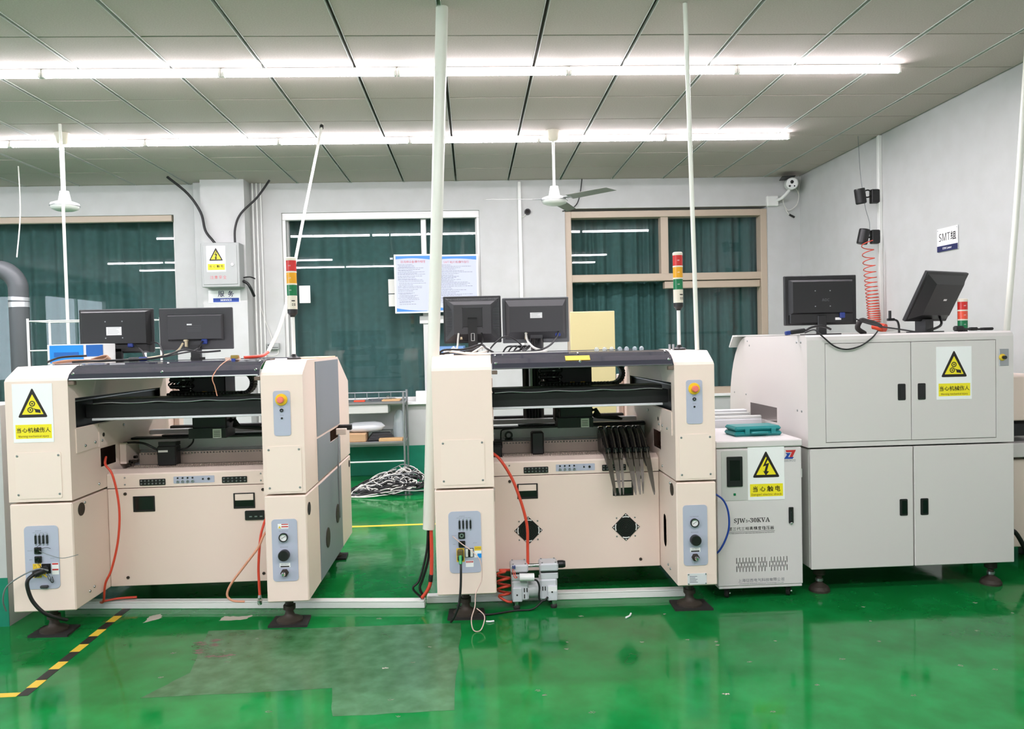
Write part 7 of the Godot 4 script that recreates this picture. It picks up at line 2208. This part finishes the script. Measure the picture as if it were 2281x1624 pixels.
	solo("thin_cable", "thin white wire dangling from the right machine's port panel", "cable", tb([Vector3(-0.13, 0.47, -4.165), Vector3(-0.08, 0.43, -4.15), Vector3(-0.031, 0.398, -4.13), Vector3(0.015, 0.348, -4.1), Vector3(0.02, 0.252, -4.1), Vector3(-0.012, 0.182, -4.09), Vector3(-0.019, 0.122, -4.06), Vector3(-0.039, 0.06, -4.04), Vector3(-0.028, 0.01, -4.02), Vector3(0.01, 0.008, -4.03), Vector3(0.03, 0.06, -4.08), Vector3(-0.01, 0.09, -4.12)], 0.0028, 6), mat("wire_pale", rgb(214, 184, 172), 0.5))
	t = thing("power_cable", "thick black power cable plugged into the left machine's port panel", "cable", Vector3.ZERO)
	part(t, "lead", tb([Vector3(-2.28, 0.365, -4.12), Vector3(-2.302, 0.34, -4.09), Vector3(-2.302, 0.29, -4.09), Vector3(-2.282, 0.22, -4.1), Vector3(-2.23, 0.15, -4.12), Vector3(-2.17, 0.09, -4.2)], 0.0095, 9), mat("cable_black"))
	part(t, "plug", tb([Vector3(-2.245, 0.375, -4.165), Vector3(-2.262, 0.37, -4.14), Vector3(-2.285, 0.36, -4.115)], 0.018, 12, 3), mat("black"))
	solo("thin_cable", "thin grey wire trailing left from the left machine's port panel", "cable", tb([Vector3(-2.23, 0.37, -4.15), Vector3(-2.27, 0.385, -4.13), Vector3(-2.34, 0.36, -4.12), Vector3(-2.43, 0.3, -4.13), Vector3(-2.47, 0.22, -4.16), Vector3(-2.48, 0.15, -4.2)], 0.004, 6), mat("cable_grey"))
	solo("thin_cable", "thin wire drifting right from the left machine's port panel", "cable", tb([Vector3(-2.28, 0.47, -4.165), Vector3(-2.22, 0.455, -4.14), Vector3(-2.14, 0.44, -4.12), Vector3(-2.07, 0.45, -4.14)], 0.0018, 5), mat("cable_grey"))
	solo("pump_cable", "black lead lying on the floor from pump to machine foot", "cable", tb([Vector3(0.36, 0.055, -4.31), Vector3(0.3, 0.012, -4.3), Vector3(0.2, 0.008, -4.3), Vector3(0.05, 0.01, -4.25), Vector3(-0.05, 0.02, -4.28), Vector3(-0.12, 0.045, -4.32)], 0.005), mat("cable_black"))

	# ---- floor trunking and tapes
	var trunk := func(label: String, a: Vector3, b: Vector3) -> void:
		var d := b - a
		var L := d.length()
		var t2 := thing("cable_trunking", label, "trunking", a, atan2(-d.z, d.x), "floor trunking")
		part(t2, "channel", bx(Vector3(0, 0, -0.05), Vector3(L, 0.034, 0.0), 0.003), mat("white_plastic"))
		part(t2, "cover", bx(Vector3(0.002, 0.035, -0.052), Vector3(L - 0.002, 0.044, 0.002), 0.002), mat("white_plastic"))
	trunk.call("white floor trunking running under the left machine to the conduit", Vector3(-2.42, 0, -4.66), Vector3(-0.305, 0, -4.42))
	trunk.call("white floor trunking running behind the pump under the right machine", Vector3(-0.3, 0, -4.5), Vector3(1.2, 0, -4.44))
	# hazard tape: yellow strip with black sections
	t = thing("hazard_tape", "yellow and black striped tape stuck on the floor", "tape", Vector3.ZERO)
	var zz := [-4.69, -4.62, -4.5, -4.4, -4.29, -4.19, -4.08, -3.98, -3.86, -3.77, -3.65, -3.57, -3.49]
	for k in zz.size() - 1:
		part(t, "yellow_section" if k % 2 == 0 else "black_section", bx(Vector3(-2.075 + 0.004 * k, 0, zz[k]), Vector3(-2.028 + 0.004 * k, 0.0012, zz[k + 1])), mat("tape_yellow") if k % 2 == 0 else mat("tape_black"))
	part(t, "yellow_section", bx(Vector3(-2.6, 0, -3.525), Vector3(-2.032, 0.0014, -3.485)), mat("tape_yellow"))
	solo("floor_tape", "yellow marking tape across the aisle between the machines", "tape", bx(Vector3(-3.5, 0, -6.53), Vector3(2.0, 0.001, -6.48)), mat("tape_yellow"))
	solo("paper_scrap", "tiny white scrap on the floor beside the pump", "scrap", tb([Vector3(0.04, 0.004, -4.16), Vector3(0.06, 0.006, -4.15), Vector3(0.08, 0.004, -4.16)], 0.005), mat("white"))
	solo("paper_scrap", "tiny white scrap on the floor before the right machine", "scrap", tb([Vector3(0.79, 0.004, -4.13), Vector3(0.815, 0.006, -4.15), Vector3(0.83, 0.004, -4.19)], 0.005), mat("white"))


func _ready() -> void:
	rng.seed = 7
	make_mats()
	make_view()
	make_lights()
	make_room()
	machine(Vector3(-2.43, 0, -4.18), 1, "cream pick-and-place machine at left with gear warning sign")
	machine(Vector3(-0.22, 0, -4.18), 2, "cream pick-and-place machine in the middle with two fan grilles")
	var names := ["leftmost tape feeder of the row in the middle machine", "second tape feeder from left in the middle machine", "third tape feeder from left in the middle machine", "fourth and central tape feeder in the middle machine", "third tape feeder from right in the middle machine", "second tape feeder from right in the middle machine", "rightmost tape feeder of the row in the middle machine"]
	var fx := [1.0, 1.042, 1.072, 1.122, 1.16, 1.19, 1.228]
	for k in 7:
		tape_feeder(Vector3(-0.22 + fx[k] + 0.0, 0.81, -4.18 - 0.42), names[k], [0.03, 0.0, -0.01, 0.01, 0.0, -0.02, 0.02][k], [0.028, 0.026, 0.018, 0.03, 0.028, 0.02, 0.03][k])
		get_child(-1).rotation.z = [0.05, 0.0, -0.05, 0.04, -0.02, -0.06, 0.03][k]
	make_oven()
	make_stabiliser()
	monitor("black monitor with white label, leftmost on the left machine", Vector3(-2.167, 1.431, -4.9), 0.44, 0.27, 0.058, 0.0, 0.0, 1)
	monitor("dark grey monitor with raised rear block on the left machine", Vector3(-1.69, 1.431, -4.9), 0.441, 0.257, 0.069, 0.0, 0.0, 2)
	monitor("squarish black monitor with vent slots on the middle machine", Vector3(0.006, 1.431, -4.8), 0.352, 0.287, 0.07, 0.0, 0.0, 3)
	monitor("grey rimmed monitor with round glossy neck on the middle machine", Vector3(0.403, 1.431, -4.9), 0.417, 0.284, 0.063, 0.0, 0.0, 4)
	monitor("glossy black monitor at left on the oven", Vector3(2.277, 1.5, -5.0), 0.485, 0.323, 0.065, 0.03, 0.0, 5)
	monitor("tilted black monitor at right on the oven", Vector3(2.98, 1.5, -5.0), 0.47, 0.345, 0.075, 0.5, 0.47, 6)
	tower_light(Vector3(-1.035, 1.431, -4.6), "red amber green signal tower on the left machine", 0.245, 1)
	tower_light(Vector3(1.232, 1.431, -4.6), "red amber green signal tower on the middle machine", 0.235, 1)
	tower_light(Vector3(3.08, 1.5, -4.76), "short red orange green signal light on the oven", 0.0, 2)
	ceiling_fan(Vector3(-3.436, CEIL, -6.88), "white bladeless ceiling fan motor hanging at left", [], 0.61)
	ceiling_fan(Vector3(0.763, CEIL, -6.95), "white ceiling fan with three grey blades in the middle", [3.2, -0.8, 1.2], 0.61)
	make_pump()
	make_trolley()
	make_wall_things()
	make_small_things()
